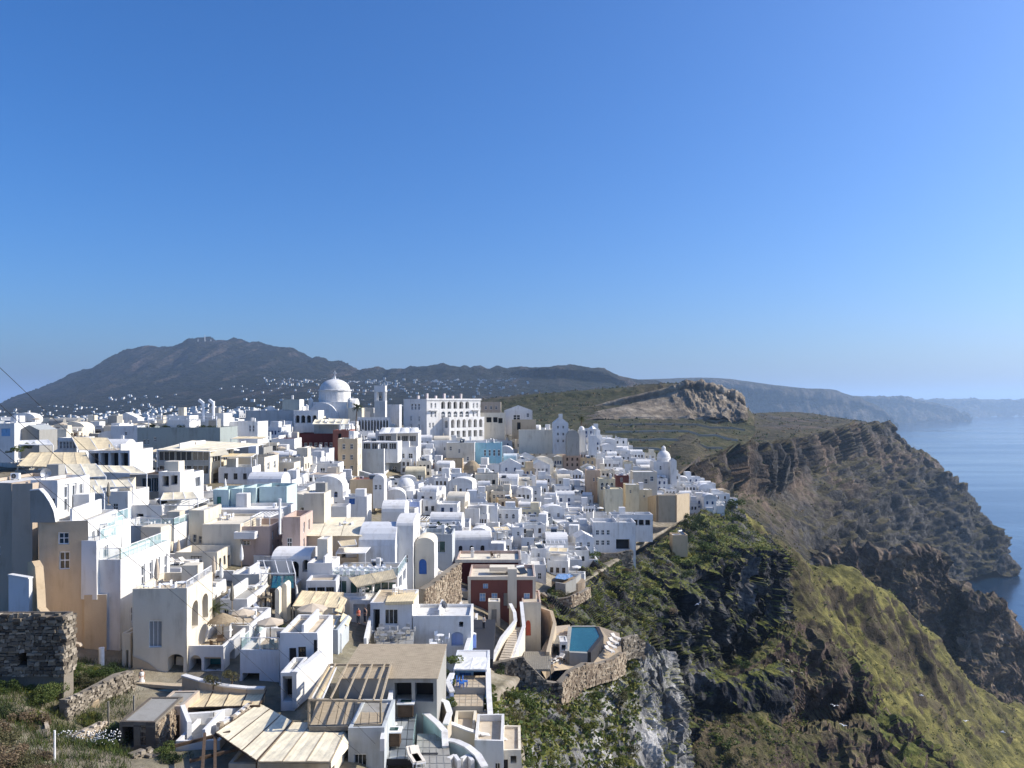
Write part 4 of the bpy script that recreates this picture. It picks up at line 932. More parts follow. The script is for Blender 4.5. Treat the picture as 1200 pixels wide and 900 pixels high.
gl = wallrun('glass balustrade on the ledge below the cream arched house', [(163, 811, 62.2, 823), (190, 808, 62.2, 822), (212, 806, 62.2, 822)], .03, 'railglass', 'glass_balustrade', 'balustrade')
wallrun('small white corner wall at the end of the glass balustrade', [(208, 812, 61.5, 832), (214, 806, 62, 830)], .3, 'white')
# ---- white hotel with thatched parasols
hb = H('white hotel terrace block with arched pool room', 215, 262, 757, 812, 66.5, 7, 'white', par=.9, rcol='paver', F=[(222, 768, 14, 26, 'oa'), (239, 770, 20, 16, 'o', 0, None, 'pooldeep')], Rr=[('g', 1, 2, 1.3, 1.6, 'o', .1, .9, .3, .8)])
H('white hotel room block with green sliding doors below the stair', 255, 292, 733, 790, 72, 6.5, 'white', par=.4, rcol='paver', F=[(259, 744, 17, 14, 'g', 0, None, 'glassgreen'), (278, 742, 5, 16, 'd'), (284, 740, 5, 16, 'd')], Rr=[('g', 1, 2, .9, 1.7, 'd', .1, .9, .4, .8)])
hc = H('white hotel terrace block with a dark garage opening', 281, 327, 762, 812, 64.5, 6.5, 'bluewhite', side='white', par=.9, rcol='paver', F=[(284, 789, 20, 18, 'o')], Rr=[('g', 1, 2, .8, 2.2, 's', .1, .9, .25, .8, )], doorcol='charcoal')
railing(hc, [(-1.6, 3, hc['top'] + .9), (-1.6, -3.1, hc['top'] + .9), (1.6, -3.1, hc['top'] + .9)])
parasol('thatched parasol over the arched pool room terrace', roofpos(hb, .2, .4), 2.6, 1.25, 'thatch'); parasol('open tan parasol on the garage terrace of the white hotel', roofpos(hc, -.3, .6), 2.6, 1.2, 'open')
parasol('small open tan parasol behind the thatched one', roofpos(hb, 1.3, 2.6), 2.5, 1.1, 'open')
for p, q in ((hb, 'under the thatched parasol'), (hc, 'on the garage terrace')): table_set(q, roofpos(p, .6, -1.2), 3, 'wooddark', 'wooden hotel terrace seats', 'wooden')
ln_ = wallrun('curving white kerb wall below the hotel terraces', [(215, 792, 62, 828), (235, 798, 61, 828), (262, 804, 60.4, 826), (290, 807, 60, 824), (310, 807, 60, 824)], .3, 'ochre', cap='white')
sb = H('white shed block with a black door and window under a plant roof', 328, 372, 742, 800, 63.5, 5.5, 'bluewhite', side='white', par=.3, rcol='sandroof', F=[(339, 759, 8, 25, 's', 0, 'charcoal'), (349, 758, 9, 16, 'w', 0, 'charcoal'), (367, 750, 4, 18, 's', 0, 'charcoal')])
wallrun('long bright white boundary wall climbing beside the slatted deck', [(345, 789, 58.5, 830), (362, 776, 61, 815), (378, 762, 64, 800)], .35, 'white', cap='white')
H('low white gatehouse with an iron grille', 329, 345, 788, 826, 58.6, 3.6, 'bluewhite', side='white', par=.3, rcol='concrete', F=[(331, 792, 11, 30, 'o')])
stairs('white walled stair climbing past the hotel rooms', W(318, 748, 73), W(285, 703, 84), 1.6, 14, 'concrete')
wallrun('white parapet of the climbing hotel stair', [(332, 746, 72, 768), (310, 722, 77, 745), (290, 700, 83, 722)], .25, 'violet', cap='white')
wallrun('second white parapet along the climbing hotel stair', [(322, 752, 70, 772), (300, 726, 75.5, 745), (283, 706, 81, 724)], .25, 'bluewhite', cap='white')
# ---- sand coloured awnings at the bottom
tileslab('tan roof terrace of the lower restaurant', [(214, 868, 54), (262, 872, 53.5), (268, 842, 58), (222, 842, 58)], 'sandroof', .3)
awning('flat tan canvas roof beside the kerb wall', [(219, 829, 57), (304, 826, 57), (312, 808, 61), (230, 808, 61)], 'canvas', 4, .06, posts=2, post_len=1.6, postm=WD)
wallrun('pale curved parapet below the flat canvas roof', [(220, 836, 55.5, 852), (250, 834, 56, 850), (282, 828, 57.5, 846), (290, 824, 59, 842)], .3, 'white')
stone_wall('low white flower wall with pale stones', [(255, 848, 53.5, 862), (275, 838, 55, 852), (292, 824, 57.5, 838)], .3, 'paleruin', 'white')
H('restaurant house under the two sided canvas roof', 268, 392, 895, 960, 48.5, 4.5, 'cream', par=.2, rcol='sandroof', F=[(274, 903, 16, 40, 'oa'), (300, 905, 30, 40, 'g'), (335, 905, 30, 40, 'g')])
awning('sloping cream canvas panels of the two sided restaurant roof', [(253, 858, 51), (301, 891, 46.5), (343, 845, 53.5), (304, 824, 58)], 'canvas2', 3, .04, posts=2, post_len=3.2, postm=WD)
awning('broad cream canvas panels beside the sloping restaurant roof', [(303, 892, 46.3), (387, 892, 46.3), (409, 847, 53.3), (344, 846, 53.4)], 'canvas2', 3, .05, posts=2, post_len=3.2, postm='woodpale')
awning('hanging cream side flap of the restaurant roof', [(388, 900, 46.2), (408, 876, 50.2), (409, 848, 53.2), (388, 892, 46.4)], 'canvas2', 1, .0, posts=0, ribs=False)
for i, (a, b) in enumerate([((205, 874, 50), (270, 858, 51.2)), ((222, 892, 48), (286, 876, 49.3)), ((237, 905, 46), (240, 860, 50.5)), ((252, 905, 46.3), (252, 862, 51))]):
    A, B = Vector(W(*a)), Vector(W(*b)); t = MB(); t.bar((0, 0, 0), B - A, .09, WD); tag(t.build('timber_beam', None, False, A), 'dark timber beam of the open frame beside the restaurant roof', 'beam', 'dark timber beams')
H('white lower house with blue shade under the timber frame', 206, 258, 868, 940, 52, 4, 'white', par=.4, rcol='concrete', F=[(214, 884, 10, 14, 'w'), (232, 880, 8, 30, 's')])
# ---- slatted deck roof and steel frames
dk = H('low building under a flat tan plank roof', 398, 512, 795, 832, 57.6, 8, 'concrete', par=.02, rcol='woodpale', F=[(462, 800, 20, 22, 'o'), (486, 800, 22, 22, 'o')])
b = MB(); x0, x1 = -3.75, 3.75
for i in range(46): b.box(x0 + i * (x1 - x0) / 46, x0 + (i + .9) * (x1 - x0) / 46, -4.15, 4.1, dk['top'] + .03, dk['top'] + .07, 'woodpale')
o = b.build('roof_planks', dk); o['kind'] = 'stuff'
pergola('open steel frame over the lower dining deck', [(362, 820, 52), (446, 822, 52), (458, 779, 60), (386, 779, 60)], 5, 2.2, 'woodpale', .07, 4)
awning('tan canvas strip along the steel frame', [(366, 818, 52.5), (378, 818, 52.5), (394, 782, 59.5), (384, 782, 59.5)], 'canvas', 1, .03, posts=0)
tileslab('grey plank dining deck under the steel frame', [(362, 852, 51.5), (452, 850, 51.5), (452, 820, 57), (372, 818, 57)], 'woodgrey', .3, nx=9, ny=1, tm='woodpale')
H('grey walled room below the plank dining deck', 408, 450, 853, 950, 51, 5, 'greyblue', par=.2, rcol='concrete', F=[(415, 884, 14, 30, 'g')])
wallrun('long white beam edge of the dining deck', [(448, 866, 50, 880), (453, 838, 54, 850), (459, 806, 58, 818)], .3, 'white')
# ---- dark tiled terrace with tables
tileslab('dark tiled terrace with glass sided tables', [(446, 890, 52), (484, 890, 52), (488, 826, 59.5), (458, 826, 59.5)], 'charcoal', .4, nx=4, ny=6, tm='greyroof')
wallrun('glass screen beside the dark tiled terrace', [(484, 866, 52.5, 892), (489, 828, 59, 850)], .04, 'railglass', 'glass_balustrade', 'balustrade')
for a, b_, Yy, lab in [(460, 872, 53.5, 'bar counter with a white top and green glassware'), (476, 838, 57.5, 'bar counter with a white top beside the pool steps')]:
    p = W(a, b_, Yy); t = thing('bar_counter', lab, 'counter', p); MB().box(-.55, .55, -.4, .4, 0, .95, WD).build('base', t); MB().box(-.65, .65, -.5, .5, .95, 1.03, 'plasticwhite').build('top', t); MB().box(-.4, .4, -.2, .2, 1.034, 1.1, 'glassgreen').build('glass_tray', t)
for a, b_, Yy in [(457, 858, 55), (459, 848, 56.2)]: cafe_table('small white bistro table beside the bar counters', W(a, b_ + 12, Yy), group='white bistro tables')
wallrun('curved pale blue terrace wall above the green pool', [(488, 832, 58.6, 866), (500, 838, 57.5, 872), (512, 848, 56, 880), (521, 858, 55, 888), (522, 876, 53.5, 895)], .3, 'turquoise', cap='white')
t = tileslab('small emerald plunge pool with a dark rim', [(493, 884, 52.5), (513, 884, 52.5), (516, 866, 55.5), (496, 866, 55.5)], 'charcoal', .6, 'plunge_pool', 'pool')
t2 = Vector(W(493, 884, 52.5)); A = [Vector(W(*q)) - t2 + Vector((0, 0, .01)) for q in ((495, 883, 52.7), (512, 883, 52.7), (514.5, 867, 55.3), (497, 867, 55.3))]; b = MB(); b.face(A, 'pool'); b.build('water', t)
tileslab('grey terrace round the emerald pool', [(486, 905, 50), (530, 905, 50), (524, 860, 56), (489, 860, 56)], 'greyroof', .4, nx=5, ny=5, tm='concrete')
for a in (485, 489): lounger('sun lounger on the grey terrace by the emerald pool', W(a, 892, 51.5), .4, 'loungers by the emerald pool')
# curvy white hotel
wallrun('sweeping curved white terrace wall with turquoise inner side', [(524, 868, 54.5, 905), (535, 870, 54, 905), (548, 876, 53.2, 905), (560, 886, 52.2, 910), (568, 900, 51, 915)], .35, 'turquoise', cap='white')
wallrun('narrow curved passage wall beside the sweeping terrace', [(514, 820, 62, 850), (523, 824, 61, 850), (527, 836, 59.5, 860), (522, 850, 58, 870)], .3, 'sandroof', cap='white')
wallrun('long white terrace wall stepping down to the cliff path', [(527, 848, 60, 872), (545, 855, 60, 876), (563, 861, 60, 880), (585, 864, 60.5, 884), (595, 868, 61, 888)], .35, 'cream', cap='white')
cv = H('cream corner house with a balcony recess at the cliff edge', 556, 590, 868, 930, 58, 5, 'white', par=.5, rcol='sandroof', F=[(580, 893, 6, 28, 'd')], Rr=[('g', 1, 2, .9, 1.2, 'o', .1, .9, .35, .75)])
H('small white end house with one square opening above the cliff path', 587, 611, 879, 940, 58.5, 4.5, 'cream', par=.2, rcol='sandroof', F=[(598, 886, 7, 9, 'o'), (590, 890, 5, 22, 's')], doorcol='charcoal')
H('cream round fronted room beneath the long terrace wall', 530, 556, 856, 920, 61, 4, 'cream', par=.6, rcol='sandroof', F=[(545, 866, 9, 10, 'o')])
for q in ((525, 893, 'outer'), (541, 893, 'inner')): wallrun('low white wall round the %s lounge bay at the sweeping terrace' % q[2], [(q[0], q[1] - 5, 52, q[1] + 14), (q[0] + 8, q[1] - 9, 52.6, q[1] + 14), (q[0] + 13, q[1] - 2, 51.5, q[1] + 14)], .25, 'white')
# ---- blue and white terraces
bt = H('blue walled cafe house under a white canvas roof', 531, 572, 784, 860, 72, 5.5, 'bluelight', side='bluewhite', par=.05, rcol='white', F=[(538, 788, 14, 20, 's'), (554, 787, 15, 14, 'o')])
awning('white canvas roof over the blue cafe', [(532, 784, 70.5), (570, 784, 70.5), (573, 770, 75.5), (537, 770, 75.5)], 'canvaswhite', 2, .05, posts=2, post_len=2.4)
for k, (a, b_, c, d_, Ya, Yb) in enumerate([(532, 568, 806, 792, 68, 71.5), (531, 566, 828, 813, 65, 68.2), (553, 570, 846, 833, 63, 65.5)]):
    tileslab(['upper tan paved cafe terrace with blue chairs', 'middle tan paved cafe terrace', 'lowest tan paved cafe terrace'][k], [(a, b_ and c, Ya), (b_, c, Ya), (b_ + 1, d_, Yb), (a + 1, d_, Yb)], 'concrete', 1.2, nx=5 if k < 2 else 3, ny=4, tm='paver')
for a, b_, Yy in [(541, 806, 67.8), (538, 804, 68.3), (545, 804, 68.3)]: chair('blue cafe chair on the upper tan terrace', W(a, b_, Yy), 1.5, 'blue', 'blue cafe chairs')
wallrun('blue side wall of the stepped cafe terraces', [(572, 785, 71, 830), (573, 815, 67, 850), (575, 845, 63, 880)], .3, 'violet', cap='white')
wallrun('blue inner wall beside the cafe stair', [(530, 790, 70, 820), (525, 800, 68, 826), (530, 812, 66, 834)], .3, 'violet', cap='white')
ww = H('bright white blank house wall with one small niche', 484, 552, 722, 768, 84, 5, 'white', par=.3, F=[(538, 729, 5, 6, 'o'), (529, 741, 14, 16, 'oa', .5, None, 'violet')], Rr=[], found=4)  # violet arched recess paints the round blue shadow on this wall
wallrun('white stair parapet curving under the blank wall', [(512, 758, 80, 800), (516, 770, 76, 812), (514, 786, 72, 822), (517, 800, 69, 830)], .3, 'white')
stairs('dark stepped lane beside the blank white wall', W(560, 772, 82), W(566, 726, 98), 3.2, 14, 'charcoal')
wallrun('white saw edged wall on the stepped lane', [(545, 766, 80, 790), (549, 752, 83, 778), (553, 742, 86, 768), (558, 744, 86, 768)], .3, 'violet', cap='white')
table_set('below the blank white wall', W(508, 762, 81), 3, group='dark stair cafe seats'); table_set('on the dark stair cafe', W(516, 752, 83), 3, group='dark stair cafe seats')
H('white glass fronted shop house under a tan slatted roof', 434, 483, 706, 756, 84, 6, 'bluewhite', side='white', par=.05, rcol='sandroof', F=[(451, 714, 15, 18, 'g'), (468, 714, 15, 18, 'g'), (437, 714, 8, 30, 'o')])
pergola('tan slatted roof over the glass fronted shop', [(452, 708, 83.5), (484, 707, 83.5), (490, 694, 90), (457, 694, 90)], 12, .3, 'canvas', .06, 0, .16)
tileslab('grey terrace with dining tables below the glass fronted shop', [(441, 760, 78), (484, 758, 78), (485, 738, 83.5), (440, 740, 83.5)], 'greyroof', .4, nx=5, ny=3, tm='concrete')
for a, b_, Yy in [(450, 752, 80), (458, 748, 81), (470, 750, 80.4), (476, 744, 82), (446, 744, 82)]: table_set('on the grey dining terrace', W(a, b_, Yy), 4, 'metal', 'grey dining terrace seats', 'grey')
wallrun('white picket parapet above the plank roof', [(428, 748, 78, 762), (432, 730, 82, 748), (434, 722, 85, 740)], .3, 'white')
# ---- red mansion
rm = H('dark red mansion with cream trim and shuttered windows', 549, 627, 676, 752, 118, 9, 'red', side='pink', trim='cream', par=.6, rcol='cream', frame='whitemetal', pane='bluelight', found=4,  # pink flank, here and on the rear wing, paints sunlight on red walls
       F=[(562, 695, 7, 10, 'w'), (576, 695, 7, 9, 'w'), (566, 684, 6, 6, 'w'), (590, 695, 9, 15, 's', 0, 'concrete'), (614, 695, 7, 10, 'w')], Rr=[('g', 1, 2, .8, 1.6, 'w', .1, .9, .5, .85)])
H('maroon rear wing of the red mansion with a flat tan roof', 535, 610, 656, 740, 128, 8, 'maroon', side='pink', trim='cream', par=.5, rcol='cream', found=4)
b = MB(); b.box(.9, 2.3, -4.75, -3.4, 5.2, 11.2, 'cream'); b.build('chimney', rm)
b = MB(); b.box(-2.0, 2.0, -.6, 1.4, 9.9, 10.6, 'cream'); b.build('roof_light', rm)
H('cream garden wing with a red arched door below the red mansion', 612, 634, 706, 768, 115, 7.5, 'cream', par=.2, rcol='sandroof', F=[(616, 727, 6, 18, 'sa', 0, 'clothred')], found=4, side='pink')
H('small cream porch with a grey door against the red mansion', 572, 586, 705, 740, 114, 2, 'cream', par=.2, F=[(576, 714, 6, 16, 's', 0, 'concrete')], found=3)
wallrun('curling cream stair wall climbing to the red mansion', [(573, 782, 96, 812), (580, 766, 100, 800), (588, 748, 104, 790), (596, 738, 107, 780), (604, 728, 110, 770), (603, 718, 112, 760), (598, 708, 114, 750)], .35, 'cream', cap='white')
wallrun('outer curling cream stair wall with a planting slot', [(594, 782, 98, 800), (600, 770, 101, 795), (608, 752, 105, 785), (614, 734, 109, 775), (612, 716, 112, 765), (611, 706, 114, 760)], .35, 'cream', cap='white')
stairs('cream garden stair between the two curling walls', W(588, 780, 97), W(606, 735, 110), 1.3, 16, 'sandroof')
# ---- hotel pool terrace with rubble retaining walls
P0 = [(650, 786, 102), (668, 784, 105), (705, 778, 106), (729, 768, 112), (726, 742, 118), (702, 734, 121), (667, 734, 121), (640, 750, 116), (628, 775, 106), (640, 796, 100)]
zt = W(690, 760, 112)[2] + .4
pt = thing('pool_terrace', 'sand coloured hotel deck round the turquoise pool', 'terrace', W(690, 760, 112)); o = Vector(W(690, 760, 112)); b = MB()
b.face([Vector((W(*q)[0], W(*q)[1], W(*q)[2])) - o for q in P0], 'paver'); b.build('deck', pt)
pl = thing('swimming_pool', 'turquoise hotel pool with an angled rim on the cliff edge', 'pool', o); 
pp = [(667, 766, 107), (688, 767, 107), (703, 748, 114), (698, 737, 118.8), (670, 737, 118.8)]; V = [Vector(W(*q)) - o + Vector((0, 0, .25)) for q in pp]; b = MB(); b.face(V, 'pool'); b.build('water', pl)
for k in range(5):
    a, c = V[k], V[(k + 1) % 5]; d = (c - a).normalized(); n = Vector((d.y, -d.x, 0)) * .55; b = MB(); b.hexa([a + Vector((0, 0, -2)), c + Vector((0, 0, -2)), c + n + Vector((0, 0, -2)), a + n + Vector((0, 0, -2)), a + Vector((0, 0, .12)), c + Vector((0, 0, .12)), c + n + Vector((0, 0, .1)), a + n + Vector((0, 0, .1))], 'charcoal' if k in (1, 2) else 'concrete'); b.build('rim', pl)
stone_wall('high rubble retaining wall in shade below the hotel pergola', [(577, 777, 97, 832), (612, 770, 98, 834), (640, 798, 98.5, 836), (655, 800, 99, 834)], .8, 'shadestone', 'mortar', .5, .34, 11)
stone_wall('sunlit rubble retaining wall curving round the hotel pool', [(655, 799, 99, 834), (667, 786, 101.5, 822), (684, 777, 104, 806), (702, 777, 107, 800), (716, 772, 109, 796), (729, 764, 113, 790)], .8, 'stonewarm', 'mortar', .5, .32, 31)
stone_wall('short rubble wall closing the deck at the crag', [(729, 748, 115, 775), (742, 744, 117, 770), (752, 750, 118, 772)], .6, 'stone', 'mortar', .5, .3, 51)
pergola('dark slatted pergola on the hotel deck', [(612, 786, 100), (645, 786, 100), (645, 765, 108), (614, 765, 108)], 14, 2.2, 'woodgrey', .06, 4, .12)
pergola('smaller dark slatted pergola beside the turquoise pool', [(642, 757, 110), (666, 757, 110), (667, 746, 115), (645, 746, 115)], 12, 2.2, 'woodgrey', .06, 4, .12)
wallrun('sand coloured stepped wall between mansion and pool', [(634, 712, 119, 770), (646, 716, 117, 765), (650, 730, 114, 760), (646, 748, 110, 770), (642, 764, 106, 785)], .5, 'paver')
tileslab('concrete roof slab behind the turquoise pool', [(645, 748, 116), (668, 745, 117), (668, 732, 124), (648, 734, 124)], 'sandroof', .5)
H('white pool bar with a pink awning beside the turquoise pool', 656, 665, 752, 768, 108, 2.5, 'white', par=.1, F=[(658, 756, 5, 6, 'o')], found=.5)
for k in range(6): lounger('sun lounger on the sand coloured hotel deck', Vector(W(628 + k * 5.5, 790 - k * 3.2, 101.5 + k * .9)) + Vector((0, 0, .1)), -.6 + rnd.uniform(-.1, .1), 'loungers on the hotel deck')
for k in range(4): lounger('sun lounger lined up beyond the turquoise pool', Vector(W(714 + k * 2.4, 764 - k * 5, 111 + k * 1.3)), .5, 'loungers beyond the turquoise pool')
table_set('on the hotel deck', W(656, 778, 104), 2, 'wooddark', 'hotel deck seats', 'wooden')
# ---- white vault house with its restaurant terrace
H('white house with a lavender barrel vault and tall lit gable', 420, 463, 640, 700, 101, 7.5, 'bluewhite', side='white', roof='vaultx', hv=2.6, F=[(440, 658, 5, 14, 'd')], Rr=[('g', 2, 2, .6, 1.3, 'w', .1, .9, .3, .95)])
H('tall bright white stair tower beside the barrel vault', 464, 484, 616, 700, 103, 8, 'white', par=.2, roof='vaultx', hv=1.0, Rr=[('g', 2, 2, .5, 1.3, 'w', .1, .9, .3, .9)], F=[(474, 650, 4, 10, 'w')])
rt = H('restaurant floor with green glass front and crowded roof terrace', 385, 466, 676, 704, 90, 8, 'white', par=.15, rcol='concrete', F=[(410, 682, 26, 14, 'g', 0, None, 'glassgreen'), (438, 682, 26, 14, 'g', 0, None, 'glassgreen'), (388, 680, 18, 22, 'g', 0, None, 'glassgreen')], Rr=[('g', 1, 2, 2.5, 1.4, 'g', .05, .95, .3, .9)])
railing(rt, [(-4, -3.9, rt['top'] + .2), (4, -3.9, rt['top'] + .2), (4, 3.5, rt['top'] + .2)])
for i in range(14): table_set('on the crowded roof terrace', roofpos(rt, -3.6 + (i % 7) * .92, -3.2 + (i // 7) * 1.6, .02), 4, 'plasticwhite', 'white seats on the crowded roof terrace')
awning('tan canvas awning over the green glass front', [(418, 688, 86.5), (465, 677, 86.5), (461, 667, 89.8), (408, 677, 89.8)], 'canvas', 2, .06, posts=0, ribs=False, valance=.15)
H('white slab roof extension under the green glass front', 410, 468, 703, 722, 86.5, 3.5, 'white', par=.05, rcol='white', F=[(414, 708, 14, 12, 'o'), (430, 708, 14, 10, 'o')])
awning('white flat canopy on thin posts beside the barrel vault', [(394, 648, 97), (428, 648, 97), (434, 641, 101), (398, 641, 101)], 'canvaswhite', 1, .02, posts=2, post_len=2.4)
H('small white vaulted annex in front of the lavender vault', 405, 432, 642, 660, 102, 3, 'bluewhite', roof='vaultx', hv=1.0)
H('round topped cream column house beside the roof terrace', 372, 384, 632, 690, 93, 2.5, 'cream', par=.1)
H('white ledge room with a round dark window below the cream column', 360, 389, 660, 705, 90, 4, 'white', par=.2, F=[(374, 674, 9, 18, 'a', 0, 'charcoal')])
H('white chapel like house with a blue arched door beside the stone wall', 486, 509, 638, 690, 104, 4.5, 'cream', side='white', par=.1, roof='vaulty', hv=.9, F=[(491, 655, 9, 18, 'sa')])
stone_wall('crumbling brown rubble wall climbing beside the blue door chapel', [(494, 690, 98, 722), (505, 684, 101, 716), (520, 672, 106, 712), (536, 660, 113, 706)], .9, 'stonewarm', 'mortar', .45, .3, 71)
# ---- cream roofs and pink houses
H('tall blank cream gable wall above the broad cream roof', 356, 380, 578, 640, 108, 4, 'cream', par=.1)
t = awning('broad sloping cream roof below the blank gable', [(350, 628, 101), (424, 628, 101), (428, 606, 112), (362, 606, 112)], 'canvas2', 3, .0, posts=0, ribs=False, name='sloping_roof', cat='roof')
H('grey cream house under the broad sloping roof', 350, 424, 627, 672, 101.5, 9, 'sandroof', par=.05, F=[(400, 640, 18, 14, 'o'), (362, 640, 10, 14, 'o')])
awning('small tan awning under the broad sloping roof', [(400, 640, 97), (418, 638, 97), (416, 632, 100.5), (396, 634, 100.5)], 'canvas', 1, .05, posts=0)
pk = H('pink house with arched windows and a roof pergola', 281, 316, 617, 660, 98, 7, 'pink', par=.8, rcol='sandroof', F=[(284, 634, 9, 5, 'w')], Rr=[('g', 2, 3, .7, 1.3, 'a', .05, .95, .2, .9)])
pergola('white pipe pergola on the pink house', [(294, 606, 99), (316, 606, 99), (332, 600, 104), (306, 600, 104)], 6, 2, 'whitemetal', .04, 4)
t = H('white balcony box jutting from the pink house', 274, 298, 624, 632, 96.6, 1.4, 'white', par=.7, name='balcony', cat='balcony', found=.0)
H('pale pink tower house with a white flue pipe', 331, 352, 606, 660, 98, 6, 'pink', par=.7, rcol='sandroof', Rr=[('g', 2, 2, .7, 1.4, 'w', .1, .9, .2, .9)], F=[(336, 630, 6, 12, 'w')])
t = MB(); t.lathe([(.16, 0), (.16, 4.2)], 'plasticwhite', 8); t.lathe([(.2, 4.2), (.2, 4.5)], 'plasticwhite', 8); tag(t.build('flue_pipe', None, False, W(328, 626, 97)), 'tall white flue pipe beside the pink house', 'pipe')
H('cream blank house front below the turquoise terraces', 237, 282, 614, 668, 97.5, 9, 'cream', par=.3, rcol='cream')
lw = H('long bright white terrace wall below the turquoise terraces', 238, 330, 597, 640, 107, 7, 'white', par=.4, rcol='white')
for i, (a, c) in enumerate(((250, 268), (270, 284), (286, 300), (304, 336))):
    H(['turquoise terrace cell beside the green door', 'second turquoise terrace cell', 'third turquoise terrace cell', 'wide turquoise terrace at the row end'][i], a, c, 574 - i * 1.2, 604, 113 + i * .5, 5.5, 'turquoise', par=1.4, rcol='concrete', name='terrace_cell', cat='terrace', F=[(a + 4, 582, 5, 14, 's', 0, 'greenpaint')] if i == 0 else [])
# white awning house and round white arches
wh = H('white house with turquoise arches and rounded roof', 318, 364, 655, 690, 93, 5, 'white', roof='vaultx', hv=1.0, F=[(341, 658, 9, 20, 'oa'), (354, 656, 8, 14, 'oa')])
pergola('open white frame over the turquoise plunge pool', [(306, 672, 86), (346, 672, 86), (342, 657, 93), (302, 657, 93)], 3, 2.4, 'whitemetal', .05, 4)
t = tileslab('turquoise plunge pool under the open white frame', [(316, 690, 84), (346, 690, 84), (346, 674, 88.5), (318, 674, 88.5)], 'charcoal', 2.0, 'plunge_pool', 'pool')
o = Vector(W(316, 690, 84)); b = MB(); b.face([Vector(W(*q)) - o + Vector((0, 0, .02)) for q in ((318, 689, 84.2), (344, 689, 84.2), (344, 675, 88.2), (320, 675, 88.2))], 'pool'); b.build('water', t)
for k, (a, c, e, f_) in enumerate([(275, 318, 690, 700), (280, 316, 700, 712)]): pergola(['pale timber pergola beside the turquoise plunge pool', 'lower pale timber pergola'][k], [(a, f_, 82 - k * 2), (c, f_, 82 - k * 2), (c, e, 87 - k * 2), (a + 4, e, 87 - k * 2)], 7, 2.2, 'woodpale', .06, 4, .12)
H('grey blank house front behind the pale timber pergola', 272, 304, 673, 705, 88, 4, 'greyblue', side='white', par=.2)
awning('large tan canvas shade on white posts', [(343, 710, 80), (396, 712, 80), (402, 694, 86), (354, 692, 86)], 'canvas', 3, .08, posts=4, post_len=2.3, postm='woodpale')
awning('tilted tan canvas flap of the large shade', [(392, 716, 79), (400, 718, 79), (407, 702, 83), (400, 698, 84)], 'canvas', 1, .0, posts=0, ribs=False)
awning('tan folding canvas over the lower cafe', [(376, 740, 75), (400, 742, 75), (410, 722, 80), (386, 718, 80)], 'canvas', 2, .1, posts=2, post_len=2.2)
awning('small tan canvas hood at the folding canvas', [(398, 728, 77), (408, 734, 77), (412, 724, 79), (402, 718, 79)], 'canvas', 1, .05, posts=0, ribs=False)
parasol('open pale parasol over the glass cafe terrace', W(366, 738, 78), 2.7, 1.5, 'open')
H('glass walled cafe terrace with dark floor', 332, 396, 738, 770, 74, 5, 'greyblue', par=.6, rcol='charcoal', F=[(340, 744, 40, 12, 'g', 0, None, 'glassgreen')])
H('tall narrow white wall tower beside the large shade', 330, 336, 688, 730, 81, 1.5, 'cream', roof='vaulty', hv=.4); H('second narrow white wall tower beside the large shade', 322, 327, 694, 735, 80, 1.5, 'cream', roof='vaulty', hv=.4)
t = H('white guest house with striped stair roof below the grey front', 258, 290, 702, 745, 79, 6, 'white', par=.3, rcol='concrete', F=[(262, 714, 6, 12, 'w')], Rr=[('g', 1, 2, .9, 1.4, 'w', .1, .9, .3, .8)])
# ---- long grey blue front and sun decks
gb = H('long grey blue blank house front under a railed roof terrace', 128, 204, 616, 690, 97, 8, 'greyblue', side='white', par=.9, rcol='concrete', Rr=[('g', 1, 1, .9, 1.4, 'w', .2, .6, .3, .6), ('g', 1, 1, 1.0, .5, 's', .5, .9, .75, .9)], doorcol='bluelight')
railing(gb, [(-4, -3.9, gb['top'] + .9), (4, -3.9, gb['top'] + .9), (4, 3.9, gb['top'] + .9)], 'railglass', .9)
for i in range(4): table_set('on the railed roof of the grey blue house', roofpos(gb, -3 + i * 1.9, -1.2 + (i % 2)), 2, 'plasticwhite', 'seats on the grey blue house')
H('narrow cream house beside the grey blue front', 221, 239, 598, 660, 101, 6, 'cream', par=.3, F=[(226, 626, 4, 10, 'w'), (233, 628, 3, 9, 'w')], Rr=[('g', 1, 2, .6, 1.2, 'w', .1, .9, .3, .7)])
sd1 = H('white sun deck block with loungers beside the green pool', 172, 212, 666, 700, 86, 5, 'bluewhite', side='white', par=.02, rcol='concrete', F=[(180, 672, 14, 18, 'o')])
for i in range(3): lounger('cushioned lounger on the upper sun deck', roofpos(sd1, -.6 + i * 1.0, -.8 + i * .4), 1.2, 'loungers on the upper sun deck')
parasol('furled tan parasol with red stripes on the upper sun deck', roofpos(sd1, -1.4, -1.2), 3.4, kind='shut')
sd2 = H('lower sun deck block with grey blank front', 207, 240, 694, 740, 80, 6, 'greyblue', side='white', par=.02, rcol='concrete', Rr=[('g', 1, 3, .7, 2.0, 'd', .05, .95, .2, .8)])
for i in range(3): lounger('cushioned lounger on the lower sun deck', roofpos(sd2, -.9 + i * .95, -1.0 + i * .5), 1.2, 'loungers on the lower sun deck')
parasol('furled tan parasol on the lower sun deck', roofpos(sd2, 1.0, .6), 3.0, kind='shut'); parasol('furled grey parasol beside the curved parapet', W(163, 708, 76), 3.0, kind='shut', m='woodgrey'); parasol('furled white parasol beside the pink house', W(283, 668, 92), 3.0, kind='shut', m='canvaswhite'); parasol('furled grey parasol on the white guest house', W(272, 716, 78), 2.8, kind='shut', m='woodgrey')
